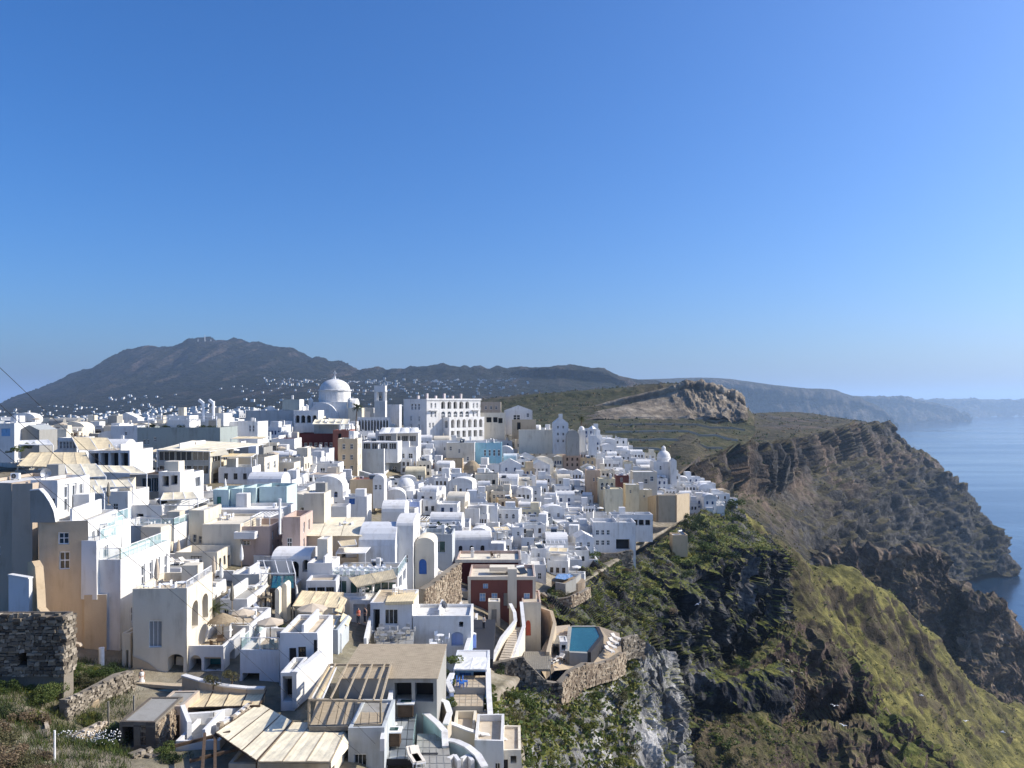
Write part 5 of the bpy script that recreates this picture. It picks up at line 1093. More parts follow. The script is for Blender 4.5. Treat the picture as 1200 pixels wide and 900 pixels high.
t = tileslab('green plunge pool beside the upper sun deck', [(143, 682, 85), (166, 680, 85), (172, 668, 90), (146, 668, 90)], 'white', 2.0, 'plunge_pool', 'pool'); o = Vector(W(143, 682, 85)); b = MB(); b.face([Vector(W(*q)) - o + Vector((0, 0, .02)) for q in ((145, 681, 85.2), (165, 679, 85.2), (170, 669, 89.6), (148, 669, 89.6))], 'pooldeep'); b.build('water', t)
wallrun('sloping white parapet of the green plunge pool', [(146, 690, 82, 712), (158, 682, 84, 705), (172, 674, 86, 700)], .3, 'white')
wallrun('curved white parapet between sun deck and cream arches', [(141, 690, 78, 722), (164, 688, 78, 722), (172, 690, 77.5, 720), (178, 700, 77, 722), (184, 703, 76.5, 722)], .3, 'bluewhite', cap='white')
H('white stair block with slit between the two sun decks', 186, 206, 690, 735, 83, 4, 'bluewhite', side='white', par=.3, F=[(188, 695, 4, 20, 'o')])
palm_tree('low spreading palm below the lower sun deck', W(247, 735, 73), 1.6, 2.0, 20, 5, .1)
# ---- glass restaurant and neighbours on the plateau edge
gr = H('three storey glass fronted restaurant with tan roof', 184, 246, 526, 596, 140, 12, 'greyblue', side='cream', par=.05, rcol='sandroof', F=[('g', 1, 3, 2.9, 1.7, 'g', .02, .98, .78, .98), ('g', 1, 3, 2.9, 1.6, 'g', .02, .98, .56, .74)], Rr=[('g', 1, 2, 4.2, 1.9, 'g', .05, .95, .74, .96), ('g', 1, 2, 3.5, 1.8, 'o', .05, .95, .38, .60)])
awning('broad tan roof of the glass restaurant', [(184, 527, 137), (246, 529, 137), (312, 520, 156), (226, 516, 156)], 'canvas2', 5, .0, posts=2, post_len=3.2, name='awning')
awning('hanging tan blind on the glass restaurant corner', [(246, 535, 136.5), (269, 533, 137.5), (264, 525, 140), (244, 526, 139.5)], 'canvas2', 1, .0, posts=0, ribs=False)
H('cream hotel block with wide balconies beside the glass restaurant', 252, 310, 536, 590, 150, 9, 'cream', par=.6, rcol='concrete', F=[(276, 545, 26, 13, 'o'), (276, 570, 22, 10, 'o'), (256, 556, 8, 14, 'w')], Rr=[('g', 2, 2, 1.6, 1.6, 'w', .05, .95, .3, .95)])
gg = H('long grey green house with roof planting and white posts', 161, 258, 501, 530, 172, 11, 'greygreen', par=.4, rcol='concrete', F=[(168, 515, 2.6, 6, 'w'), (172, 515, 2.6, 6, 'w'), (180, 512, 3, 6, 'w')])
pergola('white post pergola on the grey green house', [(174, 492, 173), (254, 492, 173), (254, 488, 182), (174, 488, 182)], 8, 2.2, 'whitemetal', .07, 4)
H('small white roof house behind the white post pergola', 196, 222, 487, 502, 176, 5, 'white', par=.2)
H('white roof block with two bent white chimneys', 226, 262, 484, 502, 186, 6, 'white', par=.2)
for a in (238, 250):
    t = MB(); t.lathe([(.35, 0), (.35, 4.6)], 'plasticwhite', 8); t.bar((0, 0, 4.4), (-1.0, 0, 5.2), .3, 'plasticwhite'); tag(t.build('chimney_pipe', None, False, W(a, 494, 184)), 'bent white chimney pipe on the white roof block', 'chimney', 'bent white chimney pipes')
H('white block house with one square window beside the grey green house', 130, 161, 499, 532, 172, 7, 'bluewhite', side='white', par=.3, F=[(146, 506, 3, 4, 'w'), (150, 520, 3, 3, 'w')])
H('white sloped parapet building with arched bell shaped end', 264, 302, 494, 520, 190, 8, 'white', par=.8, F=[(292, 498, 2, 8, 'w'), (296, 498, 2, 8, 'w')])
H('long blue grey wall house below the raised white arcade', 288, 344, 481, 512, 236, 8, 'greyblue', side='white', par=.2, F=[(328, 492, 5, 7, 'w')])
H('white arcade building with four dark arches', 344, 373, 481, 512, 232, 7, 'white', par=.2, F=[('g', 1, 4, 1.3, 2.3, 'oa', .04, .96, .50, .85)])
H('raised white stair tower behind the white arcade', 331, 351, 468, 490, 240, 5, 'greygreen', side='white', par=.2)
H('sky blue and white cube house at the plateau edge', -12, 17, 496, 524, 150, 6, 'white', par=.2, F=[(1, 502, 11, 9, 's', 0, 'bluelight')]); H('grey gabled shed beside the sky blue cube house', 22, 46, 504, 522, 152, 6, 'concrete', roof='gable', hv=1.0, rcol='greyroof')
H('white shop house with many small panes', 68, 90, 513, 532, 140, 6, 'white', par=.2, F=[('g', 1, 5, .45, 1.4, 'w', .05, .95, .3, .8)])
awning('pair of tan canvas roofs on the plateau', [(92, 527, 128), (137, 527, 128), (126, 513, 140), (84, 512, 140)], 'canvas', 2, .1, posts=2, post_len=2.2); awning('pale canvas roof beside the grey shed', [(22, 521, 128), (62, 521, 128), (56, 515, 136), (24, 516, 136)], 'canvaswhite', 2, .1, posts=2, post_len=2.2)
awning('low tan slatted roof over the plateau cafe', [(20, 546, 112), (108, 548, 112), (100, 530, 128), (36, 530, 128)], 'canvas', 5, .06, posts=2, post_len=2.2, postm='woodpale')
awning('tan canvas pair in front of the slatted roof', [(80, 560, 104), (124, 558, 104), (112, 543, 112), (76, 544, 112)], 'canvas2', 2, .12, posts=2, post_len=2.4); awning('long cream canvas beside the open veranda', [(116, 553, 108), (172, 555, 108), (156, 546, 114), (112, 545, 114)], 'canvas2', 3, .1, posts=2, post_len=2.2)
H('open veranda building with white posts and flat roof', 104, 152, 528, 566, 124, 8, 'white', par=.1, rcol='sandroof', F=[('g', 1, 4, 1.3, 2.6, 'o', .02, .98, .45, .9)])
awning('low cream awning below the long canvas', [(96, 572, 96), (156, 570, 96), (150, 562, 101), (92, 562, 101)], 'canvas2', 3, .06, posts=2, post_len=2.2)
H('dark glass lounge with a brown fascia roof', 152, 214, 556, 600, 118, 8, 'brown', side='white', par=.3, rcol='wooddark', F=[('g', 1, 3, 2.3, 2.2, 'g', .02, .7, .5, .95)], Rr=[('g', 1, 2, 2.0, 1.6, 'g', .05, .95, .5, .9)])
H('white framed pavilion house at the end of the dark glass lounge', 186, 211, 553, 590, 113, 5, 'white', par=.15, F=[(190, 558, 8, 12, 'o'), (200, 557, 8, 11, 'o')])
awning('cream canvas porch of the white framed pavilion', [(188, 586, 106), (232, 584, 106), (226, 576, 113), (192, 577, 113)], 'canvas2', 3, .08, posts=2, post_len=2.2)
H('white kitchen block below the dark glass lounge', 120, 150, 576, 620, 104, 6, 'white', par=.4, F=[(132, 590, 6, 8, 'w')]); H('white low block with planters below the cream porch', 150, 190, 592, 622, 105, 6, 'white', par=.7, F=[(160, 602, 8, 8, 'o')])
awning('slatted cream shade over the kitchen block', [(84, 578, 92), (122, 578, 92), (118, 569, 97), (84, 569, 97)], 'canvas2', 4, .03, posts=2, post_len=2.2); parasol('furled grey parasol by the roof house', W(98, 590, 84), 3.2, kind='shut', m='woodgrey'); parasol('second furled grey parasol near the kitchen block', W(127, 592, 95), 2.8, kind='shut', m='woodgrey')
# ---- centre: cathedral, bell tower, arcades, grand hotel
ck = thing('cathedral', 'white domed cathedral with a cross and arched drum windows', 'church', W(388, 494, 290)); s = 290 / 900
b = MB(); b.box(-9.2, 7.7, 0, 16, -4, 5.0, 'white'); b.box(-7.2, 5.6, 1, 15, 5, 7.4, 'white'); b.build('nave', ck)
b = MB(); b.vault(-9.0, 3.0, -1.2, 3, .5, 6.6, 'bluewhite', 'y', 14); b.build('apse_vault', ck); b = MB(); b.vault(-2, 8.2, 3, 14, 4, 4.8, 'white', 'x', 14); b.build('transept_vault', ck)
b = MB(); hs = []
n = 16; rr = 6.1; z0, z1 = 6.8, 11.6; b.lathe([(rr, z0), (rr, z1), (rr * 1.07, z1 + .1), (rr * 1.07, z1 + .5), (rr * .97, z1 + .6)], 'white', n, (-.3, 7.5, 0)); b.build('drum', ck)
for i in range(n):
    a = 2 * math.pi * (i + .5) / n; link(win_mesh('a', 'whitemetal', 'greyroof'), 'window', ck, (-.3 + rr * .99 * math.cos(a) + .7 * math.sin(a), 7.5 + rr * .99 * math.sin(a) - .7 * math.cos(a), 8.2), a + math.pi / 2, (1.4, 1, 2.7))
b = MB(); b.dome((-.3, 7.5, z1 + .5), rr * .95, 'white', 24, 9, .72); b.build('dome', ck, True)
b = MB(); zt = z1 + .5 + rr * .95 * .72; b.lathe([(.5, 0), (.3, .8), (.1, 1.0)], 'white', 8, (-.3, 7.5, zt)); b.box(-.4, -.2, 7.4, 7.6, zt + .9, zt + 3.2, 'whitemetal'); b.box(-.95, .35, 7.42, 7.58, zt + 2.2, zt + 2.45, 'whitemetal'); b.build('cross', ck)
for x in (-8.2, 6.7): b = MB(); b.lathe([(.9, 5), (.9, 8), (1.0, 8.1), (.1, 9.2)], 'white', 10, (x, 2, 0)); b.build('corner_turret', ck)
RECTS.append((W(388, 494, 290)[0], 298, 11, 11))
bt_ = thing('bell_tower', 'slender square white bell tower with open belfry', 'tower', W(446, 500, 292)); 
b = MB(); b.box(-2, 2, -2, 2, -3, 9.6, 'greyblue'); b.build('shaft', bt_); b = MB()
for x in (-1.75, 1.75):
    for y in (-1.75, 1.75): b.box(x - .62, x + .25, y - .62, y + .25, 9.85, 13.2, 'white') if x > 0 and y > 0 else b.box(x - .25, x + .62, y - .62, y + .25, 9.85, 13.2, 'white') if y > 0 else b.box(x - .62, x + .25, y - .25, y + .62, 9.85, 13.2, 'white') if x > 0 else b.box(x - .25, x + .62, y - .25, y + .62, 9.85, 13.2, 'white')
b.box(-2.15, 2.15, -2.15, 2.15, 9.6, 9.85, 'white'); b.box(-2.2, 2.2, -2.2, 2.2, 13.2, 13.6, 'white'); b.box(-2.05, 2.05, -2.05, 2.05, 13.6, 15.6, 'white')
b.build('belfry', bt_); b = MB(); b.lathe([(.5, 0), (.42, .5), (.2, .9)], 'darkmetal', 10, (0, 0, 10.9)); b.build('bell', bt_); b = MB(); b.box(2.003, 2.1, -2, 2, -3, 9.6, 'white'); b.build('painted_lit_side', bt_)  # thin white sheet paints sunlight on one side of the grey shaft
RECTS.append((W(446, 500, 292)[0], 294, 3, 4))
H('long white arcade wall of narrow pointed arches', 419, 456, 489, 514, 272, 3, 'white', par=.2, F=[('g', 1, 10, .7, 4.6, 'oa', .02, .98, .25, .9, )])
H('cream church hall between dome and bell tower', 408, 424, 478, 500, 284, 7, 'cream', par=.2); H('blue grey church annex with a white portal', 424, 438, 478, 496, 300, 6, 'greyblue', side='white', par=.2, F=[(426, 482, 8, 8, 's', 0, 'white')]); H('blue shaded house behind the bell tower', 452, 468, 474, 500, 298, 6, 'bluewhite', par=.2)
palm_tree('tall palm standing before the cathedral', W(417, 512, 262), 10.2, 3.0, 30, 3, .5)
# grand hotel: two faces meet at a corner
def grand():
    A, Bp, C = Vector(W(469, 506, 284)), Vector(W(500, 514, 268)), Vector(W(563, 514, 284))
    e = C - Bp; e.z = 0; wv = e.length; rz = math.atan2(e.y, e.x); d = 14.5; hgt = 13.9
    cx = Bp + e / 2 + Vector((-e.y, e.x, 0)).normalized() * d / 2
    F = [('g', 1, 5, 1.7, 2.6, 'oa', .24, .80, .745, .935), ('g', 1, 5, 1.7, 2.5, 'a', .24, .80, .50, .68), ('g', 2, 2, .7, 2.1, 'w', .05, .19, .50, .93), ('g', 2, 2, .7, 2.1, 'w', .83, .97, .50, .93), ('g', 1, 2, .7, 1.8, 'w', .03, .14, .25, .42)]
    L_ = [('g', 1, 3, 1.2, 2.2, 'a', .3, .75, .70, .9), ('g', 2, 2, .9, 1.9, 'w', .15, .85, .2, .6)]
    t = house('grand white hotel with three tiers of arches', cx.x, cx.y, Bp.z, wv, d, hgt, 'white', rz, F=F, L=L_, par=.5, rcol='terracotta', name='hotel', cat='hotel', found=4)
    b = MB(); b.box(-wv / 2 - .25, wv / 2 + .25, -d / 2 - .3, -d / 2 - .004, hgt - .5, hgt + .1, 'white'); b.build('cornice', t)
    for u in (.12, .90): b = MB(); x = -wv / 2 + wv * u; b.box(x - 1.8, x + 1.8, -d / 2 - 1.0, -d / 2 - .003, hgt * .70, hgt * .70 + .15, 'white'); o = b.build('balcony', t); railing(t, [(x - 1.8, -d / 2 - .95, hgt * .71), (x + 1.8, -d / 2 - .95, hgt * .71)], 'bars', .9)
    # projecting loggia, two tiers
    w2 = wv * .66; c2 = cx + Vector((math.cos(rz), math.sin(rz), 0)) * wv * .12 - Vector((-e.y, e.x, 0)).normalized() * (d / 2 + 1.9)
    t2 = house('projecting white loggia of two arch tiers before the grand hotel', c2.x, c2.y, Bp.z - .8, w2, 3.6, 8.2, 'white', rz, F=[('g', 1, 6, 1.5, 3.0, 'oa', .02, .98, .50, .95), ('g', 1, 6, 1.5, 2.3, 'o', .02, .98, .10, .45)], L=[('g', 1, 1, 1.8, 2.6, 'oa', .2, .8, .5, .9)], par=.2, name='loggia', cat='loggia', found=4)
    for k in range(6): b = MB(); x = -wv / 2 + wv * (.1 + k * .16); b.box(x - .35, x + .35, 1, 1.7, hgt - .2, hgt + 1.2 + (k % 2) * .8, 'white'); b.build('chimney', t)
grand()
H('white base terrace house below the grand hotel loggia', 505, 570, 517, 548, 252, 6, 'white', par=.3, F=[(520, 524, 2, 4, 'w'), (538, 525, 2, 5, 'w'), (531, 532, 2, 4, 'w')])
H('grey roofed white house below the hotel base terrace', 523, 556, 519, 552, 246, 6, 'cream', side='white', par=.1, rcol='greyroof', F=[(527, 523, 2.4, 5, 'w'), (537, 526, 2.4, 5, 'w'), (547, 535, 2.4, 5, 'w'), (556, 535, 2.4, 5, 'w')], Rr=[('g', 1, 2, .7, 1.5, 'w', .1, .9, .4, .8)])
H('sky blue house with tall blue pilasters', 556, 588, 519, 545, 250, 6, 'skyblue', par=.2, rcol='whiteroof', F=[('g', 1, 4, .7, 2.2, 'w', .3, .98, .35, .75)])
H('brown flat roofed house beside the grand hotel', 564, 587, 471, 486, 300, 7, 'brown', side='cream', par=.2, F=[('g', 1, 3, .8, 1.3, 'w', .1, .9, .3, .8)]); H('cream annex with dark windows beside the brown house', 562, 592, 484, 512, 286, 7, 'cream', par=.3, F=[(570, 489, 6, 6, 'o'), (578, 489, 5, 6, 'o'), (584, 490, 5, 6, 'o')])
H('white house under a pale blue hipped roof', 591, 624, 481, 500, 296, 8, 'white', side='white', roof='gable', hv=2.0, rcol='greyroof', F=[(601, 486, 9, 6, 'w'), (617, 484, 3, 5, 'w')])
H('tan house with a dark doorway below the hipped roof', 600, 628, 492, 505, 284, 5, 'tan', par=.2, F=[(606, 495, 4, 9, 'o')]); H('cream walled house with flat front below the tan house', 608, 648, 504, 522, 276, 6, 'cream', par=.2)
# churches on the slope
sg = H('white church front with stepped gable and rows of windows', 648, 666, 496, 522, 272, 7, 'bluewhite', side='white', roof='gable', hv=2.2, rcol='white', F=[('g', 3, 2, .7, 1.1, 'w', .15, .85, .05, .98)])
b = MB(); b.box(-.7, .7, -3.7, -3.0, 9.4, 11.2, 'white'); b.build('bell_gable', sg)
H('brown walled vault chapel beside the stepped gable church', 664, 679, 512, 524, 268, 6, 'concrete', roof='vaulty', hv=2.4, side='white'); H('small white chapel with a pointed dome near the palm', 678, 686, 504, 520, 274, 3, 'white', roof='dome')
tw = thing('bell_tower', 'small white chapel bell tower with a pyramid cap', 'tower', W(694, 520, 270)); b = MB(); b.box(-1.5, 1.5, -1.5, 1.5, -4, 3.0, 'white'); b.build('shaft', tw); b = MB(); [b.box(x - .25, x + .25, y - .25, y + .25, 3, 5, 'white') for x in (-1.1, 1.1) for y in (-1.1, 1.1)]; b.box(-1.5, 1.5, -1.5, 1.5, 5, 5.3, 'white'); b.lathe([(1.5, 5.3), (.05, 6.4)], 'white', 4, (0, 0, 0)); b.build('belfry', tw)
palm_tree('dark palm behind the small pointed dome', W(681, 508, 280), 5.5, 2.2, 24, 8, .2)
dc = H('white church with a tall lantern dome at the cliff edge', 766, 793, 541, 562, 296, 8, 'white', par=.3, F=[('g', 1, 2, .8, 1.6, 'a', .1, .9, .4, .9)], Rr=[('g', 1, 2, .8, 1.6, 'a', .1, .9, .4, .9)])
b = MB(); b.lathe([(2.7, 6), (2.7, 8.0), (2.85, 8.1), (2.7, 8.3)], 'white', 16, (.2, 0, 0)); b.build('drum', dc); b = MB(); b.dome((.2, 0, 8.2), 2.65, 'white', 18, 8, 1.08); b.build('dome', dc, True); b = MB(); b.lathe([(.8, 10.9), (.8, 11.9), (.9, 12.0), (.6, 12.4), (.05, 12.9)], 'white', 10, (.2, 0, 0)); b.build('lantern', dc)
H('white side chapel with a pediment beside the lantern dome', 786, 793, 540, 560, 293, 3, 'white', roof='gable', hv=.8)
# yellow, orange and cream houses
H('yellow house with three arched windows', 702, 721, 561, 586, 232, 5, 'yellow', par=.2, rcol='yellow', F=[('g', 1, 3, 1.0, 2.3, 'a', .05, .95, .38, .92)]); H('orange blank house beside the yellow arches', 687, 703, 551, 580, 238, 5, 'orange', par=.2, F=[(695, 560, 2, 4, 'w'), (699, 560, 2, 4, 'w')])
H('low yellow house with stepped parapet', 709, 730, 573, 592, 226, 5, 'yellow', par=.3, rcol='yellow'); H('pale yellow house next to the dark stair', 733, 749, 568, 588, 236, 5, 'yellow', par=.2, F=[(738, 574, 2, 4, 'w')]); H('dark red house front under a white roof edge', 722, 737, 557, 568, 246, 4, 'red', par=.1, rcol='white', F=[(727, 560, 3, 5, 'w')])
H('large cream house with two dark windows below the church', 742, 770, 553, 582, 262, 7, 'cream', par=.3, F=[(755, 561, 4, 6, 'w'), (762, 558, 4, 6, 'w')]); H('pale yellow long house above the tan retaining wall', 748, 764, 574, 592, 244, 4, 'yellow', par=.2, F=[(754, 580, 2, 3, 'w')])
t = wallrun('high tan retaining wall with three faces below the church', [(757, 583, 246, 606), (771, 580, 240, 612), (791, 580, 240, 612), (806, 578, 250, 604)], 1.2, 'tan')
H('white guest house on a stone base at the cliff edge', 695, 745, 612, 652, 192, 7, 'white', par=.8, F=[('g', 2, 3, .8, 1.3, 'w', .04, .42, .25, .85), (722, 632, 16, 12, 'o')]); stone_wall('rubble base wall below the cliff edge guest house', [(704, 648, 190, 672), (722, 648, 189, 674), (740, 644, 190, 670)], .8, 'stone', 'mortar', .6, .4, 91)
H('long white terrace hotel with a row of openings near the cliff', 716, 765, 603, 622, 208, 5, 'white', par=.8, rcol='whiteroof', F=[('g', 1, 6, 1.4, 1.5, 'o', .04, .96, .25, .75)])
H('grey stone block house on the green shoulder', 788, 806, 627, 640, 214, 4, 'paleochre', par=.3)
# blue pool hotel at the cliff edge
bp = H('white stepped hotel with arched ground floor beside the blue pool', 600, 640, 662, 720, 150, 7, 'white', par=.6, F=[('g', 1, 3, 1.2, 2.0, 'oa', .1, .95, .1, .35), ('g', 2, 3, .7, 1.3, 'w', .1, .95, .4, .9)], Rr=[('g', 2, 2, .7, 1.3, 'w', .1, .95, .3, .9)], found=5)
for i, (a, c, e, f_, Yy) in enumerate([(600, 614, 618, 660, 165), (611, 626, 630, 670, 162), (622, 640, 643, 680, 158), (600, 622, 650, 690, 154)]): H(['top white cube of the stepped hotel row', 'second white cube of the stepped hotel row', 'third white cube of the stepped hotel row', 'lowest white cube behind the red mansion'][i], a, c, e, f_, Yy, 5, 'white', par=.5, F=[((a + c) / 2 - 1, e + 5, 2.5, 5, 'w')], Rr=[('g', 1, 2, .7, 1.2, 'w', .1, .9, .5, .9)])
t = thing('swimming_pool', 'bright blue pool on a round stone terrace', 'pool', W(664, 680, 145)); o = Vector(W(664, 680, 145)); b = MB(); b.face([Vector(W(*q)) - o + Vector((0, 0, .1)) for q in ((650, 678, 143), (662, 680, 142.5), (672, 676, 146), (668, 673, 150), (654, 673, 150))], 'poolblue'); b.build('water', t); b = MB(); b.lathe([(3.2, -4), (3.2, -.2)], 'stonewarm', 18, (.4, 1, 0)); b.build('terrace_drum', t)
wallrun('pale concrete pool wall with posts on the round terrace', [(651, 682, 141, 696), (662, 684, 140.5, 697), (674, 678, 143, 692), (680, 672, 147, 688)], .3, 'concrete')
stone_wall('curved rubble terrace wall under the blue pool', [(636, 694, 138, 708), (650, 702, 136, 716), (668, 699, 136, 712), (684, 692, 139, 704), (689, 688, 142, 700)], .6, 'stonewarm', 'mortar', .5, .3, 111)
# red house row and tan tower by the arcades
H('dark brick red house with white column balcony', 348, 392, 508, 540, 222, 8, 'maroon', par=.3, rcol='concrete', F=[('g', 1, 7, .9, 1.7, 'w', .03, .97, .42, .7), ('g', 1, 5, .8, 2.0, 'w', .1, .97, .02, .3)]); H('brick red corner house above the tan tower', 390, 410, 504, 545, 218, 7, 'brick', par=.3, F=[(396, 508, 4, 6, 'o')])
H('narrow tan house of four storeys with small balconies', 396, 419, 514, 572, 206, 6, 'paleochre', side='cream', par=.3, F=[('g', 4, 2, .8, 1.4, 'w', .1, .9, .08, .95)], Rr=[('g', 4, 2, .8, 1.4, 'w', .1, .9, .08, .95)]); H('blue grey roof house with wavy tan awning edge', 368, 398, 494, 510, 228, 7, 'greyblue', par=.3)
awning('wavy tan canvas along the blue grey roof house', [(366, 497, 224), (408, 497, 224), (410, 491, 234), (370, 490, 234)], 'canvas2', 5, .3, posts=0); H('white house under a dark brown flat roof', 318, 345, 514, 545, 205, 7, 'bluewhite', side='white', par=.1, rcol='maroon', F=[(330, 528, 4, 5, 'w')])
H('white lower house front with brown upper windows', 345, 386, 526, 560, 200, 6, 'white', par=.4, F=[('g', 1, 5, 1.0, 2.2, 'a', .1, .95, .1, .5)])
H('glass cafe under a dark brown roof', 361, 398, 556, 580, 165, 6, 'white', par=.05, rcol='brown', F=[('g', 1, 4, 1.4, 1.6, 'g', .03, .97, .45, .9)]); H('white round ended house above the glass cafe', 356, 396, 543, 570, 178, 6, 'white', par=.4, F=[(375, 548, 6, 8, 'w')])
H('dark recessed shop front with grey shutters', 318, 352, 556, 590, 152, 6, 'concrete', par=.2, F=[(322, 560, 18, 16, 'o'), (344, 564, 6, 10, 'w')])
cf = H('large white restaurant with a glazed roof terrace and slanted blank flank', 422, 450, 526, 592, 215, 12, 'greyblue', side='white', par=.3, rcol='greyroof', Rr=[('g', 2, 3, 1.6, 1.6, 'w', .05, .95, .3, .95)])
H('glazed upper floor of the large white restaurant', 424, 466, 518, 530, 217, 9, 'white', par=.1, rcol='white', F=[('g', 1, 4, 2.0, 1.8, 'g', .02, .98, .3, .9)])
H('white shaded restaurant bay with parasol terrace', 446, 488, 524, 575, 226, 8, 'bluewhite', side='white', par=.4, F=[('g', 2, 4, 1.3, 1.5, 'w', .05, .95, .35, .95)], Rr=[('g', 2, 2, 1.2, 1.5, 'w', .05, .95, .35, .95)])
H('white upper terrace house with a tented roof', 440, 490, 505, 526, 238, 8, 'white', par=.3, F=[('g', 1, 5, 1.9, 1.8, 'g', .03, .97, .3, .85)]); awning('white tent roof above the restaurant terrace', [(444, 508, 232), (492, 507, 232), (490, 501, 246), (448, 501, 246)], 'canvaswhite', 4, -.5, posts=2, post_len=2.4)
wallrun('grey blue sloping street wall below the large restaurant', [(422, 552, 205, 590), (436, 556, 200, 600), (452, 568, 192, 612), (470, 585, 182, 625), (486, 604, 172, 640)], .6, 'greyblue', cap='white')
H('tan ochre house front with red roof terrace', 410, 438, 562, 598, 172, 6, 'tan', par=.3, rcol='brick'); H('small white house with a pale blue domed roof', 437, 450, 562, 580, 170, 4, 'white', roof='vaulty', hv=1.0, rcol='bluelight', F=[(439, 568, 3, 6, 'w'), (444, 568, 3, 6, 'w')])
H('white barrel vault house on the lane', 447, 474, 600, 625, 150, 6, 'white', roof='vaultx', hv=2.0, F=[(455, 610, 3, 7, 'w')]); H('white kiosk house with a blue shutter', 404, 430, 582, 610, 150, 5, 'bluewhite', side='white', par=.3, F=[(409, 584, 7, 7, 's')])
H('violet blue courtyard house with a bright roof', 470, 492, 588, 606, 176, 5, 'violet', side='white', par=.7, rcol='violet')
# conical ruin and ochre ruins
rn = thing('ruined_chapel', 'brown ruined chapel with a conical dome', 'chapel', W(553, 562, 236)); b = MB(); b.lathe([(2.5, -4), (2.5, 2.7), (2.75, 2.75), (2.7, 3.0)], 'paleruin', 10, cap=False); b.build('wall', rn); b = MB(); b.lathe([(2.75, 3.0), (2.3, 4.4), (1.2, 5.5), (.05, 6.0)], 'thatch', 14); b.build('dome', rn); RECTS.append((W(553, 562, 236)[0], 236, 3, 3))
for i in range(4): a = -math.pi / 2 + (i - 1.5) * .62; link(win_mesh('oa', 'white', 'charcoal'), 'archway', rn, (2.53 * math.cos(a) + .5 * math.sin(a), 2.53 * math.sin(a) - .5 * math.cos(a), .1), a + math.pi / 2, (1.0, 1, 2.2))  # charcoal panels on the solid wall paint the shade inside arches
H('ochre ruined house with broken walls beside the conical dome', 520, 542, 538, 560, 238, 5, 'paleochre', par=1.2, rcol='charcoal'); H('pale ruined house with empty openings below the conical dome', 556, 584, 556, 588, 222, 6, 'cream', par=1.6, rcol='charcoal', F=[('g', 2, 3, .9, 1.5, 'o', .05, .95, .2, .9)]); H('tall cream ruin wall with empty windows', 570, 590, 570, 596, 214, 3, 'cream', par=1.5, rcol='charcoal', F=[('g', 2, 2, .8, 1.6, 'o', .05, .95, .2, .9)])
H('red balcony house among the white slope houses', 498, 512, 542, 568, 232, 5, 'white', par=.4, F=[(502, 553, 6, 8, 's', 0, 'clothred'), (503, 543, 6, 6, 's', 0, 'terracotta')]); H('white house with a yellow corner', 557, 570, 578, 598, 205, 5, 'white', side='yellow', par=.4)
H('large grey white house front with blue shutters', 548, 583, 593, 632, 186, 6, 'bluewhite', side='white', par=.4, F=[(556, 600, 2.5, 5, 's'), (567, 614, 2.5, 4, 's')], Rr=[('g', 2, 2, .8, 1.4, 'w', .1, .9, .2, .9)])
H('white house with a tilted sunlit terrace roof of white furniture', 516, 550, 612, 640, 170, 6, 'white', par=.7, F=[(524, 622, 2, 6, 'w'), (530, 622, 2, 6, 'w')])
H('grey glass roofed cafe with pale timber rim', 494, 530, 626, 652, 128, 6, 'greyblue', par=.7, rcol='greyroof', F=[(500, 634, 22, 14, 'g', 0, None, 'glassgreen')])
wallrun('dark grey slope wall descending between two terraces of houses', [(616, 600, 205, 622), (628, 615, 196, 636), (646, 632, 186, 652), (660, 645, 178, 668)], .6, 'concrete')
# ------------------------------------------------------------------ the packed houses between the landmarks
LM = [('the cathedral', (388, 490, 290)), ('the grand arcaded hotel', (530, 510, 276)), ('the sky blue house', (572, 530, 250)), ('the conical ruin', (553, 560, 236)), ('the stepped gable church', (657, 515, 272)),
      ('the lantern dome church', (780, 555, 296)), ('the yellow arches', (711, 575, 232)), ('the tan retaining wall', (780, 598, 243)), ('the cliff edge guest house', (720, 635, 192)), ('the red mansion', (590, 720, 120)),
      ('the lavender vault', (440, 650, 101)), ('the large white restaurant', (445, 545, 215)), ('the narrow tan house', (407, 545, 206)), ('the glass restaurant', (215, 560, 140)), ('the grey green house', (205, 515, 172)),
      ('the plateau cafe awnings', (70, 540, 118)), ('the pink house', (300, 635, 98)), ('the turquoise terraces', (285, 590, 113)), ('the blue shuttered front', (565, 612, 186)), ('the white arcade', (358, 495, 232)), ('the dark slope wall', (640, 630, 190)), ('the stepped hotel cubes', (615, 645, 160)), ('the glass cafe', (380, 566, 165))]
LM = [(n, Vector(W(*q))) for n, q in LM]
def near_lm(p): return min(LM, key=lambda q: (q[1] - Vector(p)).length)[0]
NUM = ['no', 'one', 'two', 'three', 'four', 'five', 'six', 'seven', 'eight', 'nine']
TOWN = [(322, 500), (420, 505), (500, 512), (600, 508), (650, 512), (705, 518), (775, 550), (850, 590), (835, 602), (800, 603), (765, 612), (745, 640), (690, 655), (655, 690), (640, 702), (560, 690), (500, 668), (430, 640), (380, 600), (330, 560)]
LEFT = [(-30, 498), (60, 497), (180, 496), (300, 496), (330, 498), (330, 560), (380, 600), (400, 640), (440, 700), (440, 745), (340, 735), (250, 720), (180, 700), (150, 690), (145, 640), (90, 590), (40, 560), (-30, 560)]
def inside(poly, x, y):
    c = False; j = len(poly) - 1
    for i in range(len(poly)):
        (xi, yi), (xj, yj) = poly[i], poly[j]
        if (yi > y) != (yj > y) and x < (xj - xi) * (y - yi) / (yj - yi) + xi: c = not c
        j = i
    return c
def clear(x, y, w, d, m=.0):
    return all(abs(x - a) > w / 2 + c - m or abs(y - b) > d / 2 + e - m for a, b, c, e in RECTS)
FR = random.Random(21); FILL = []
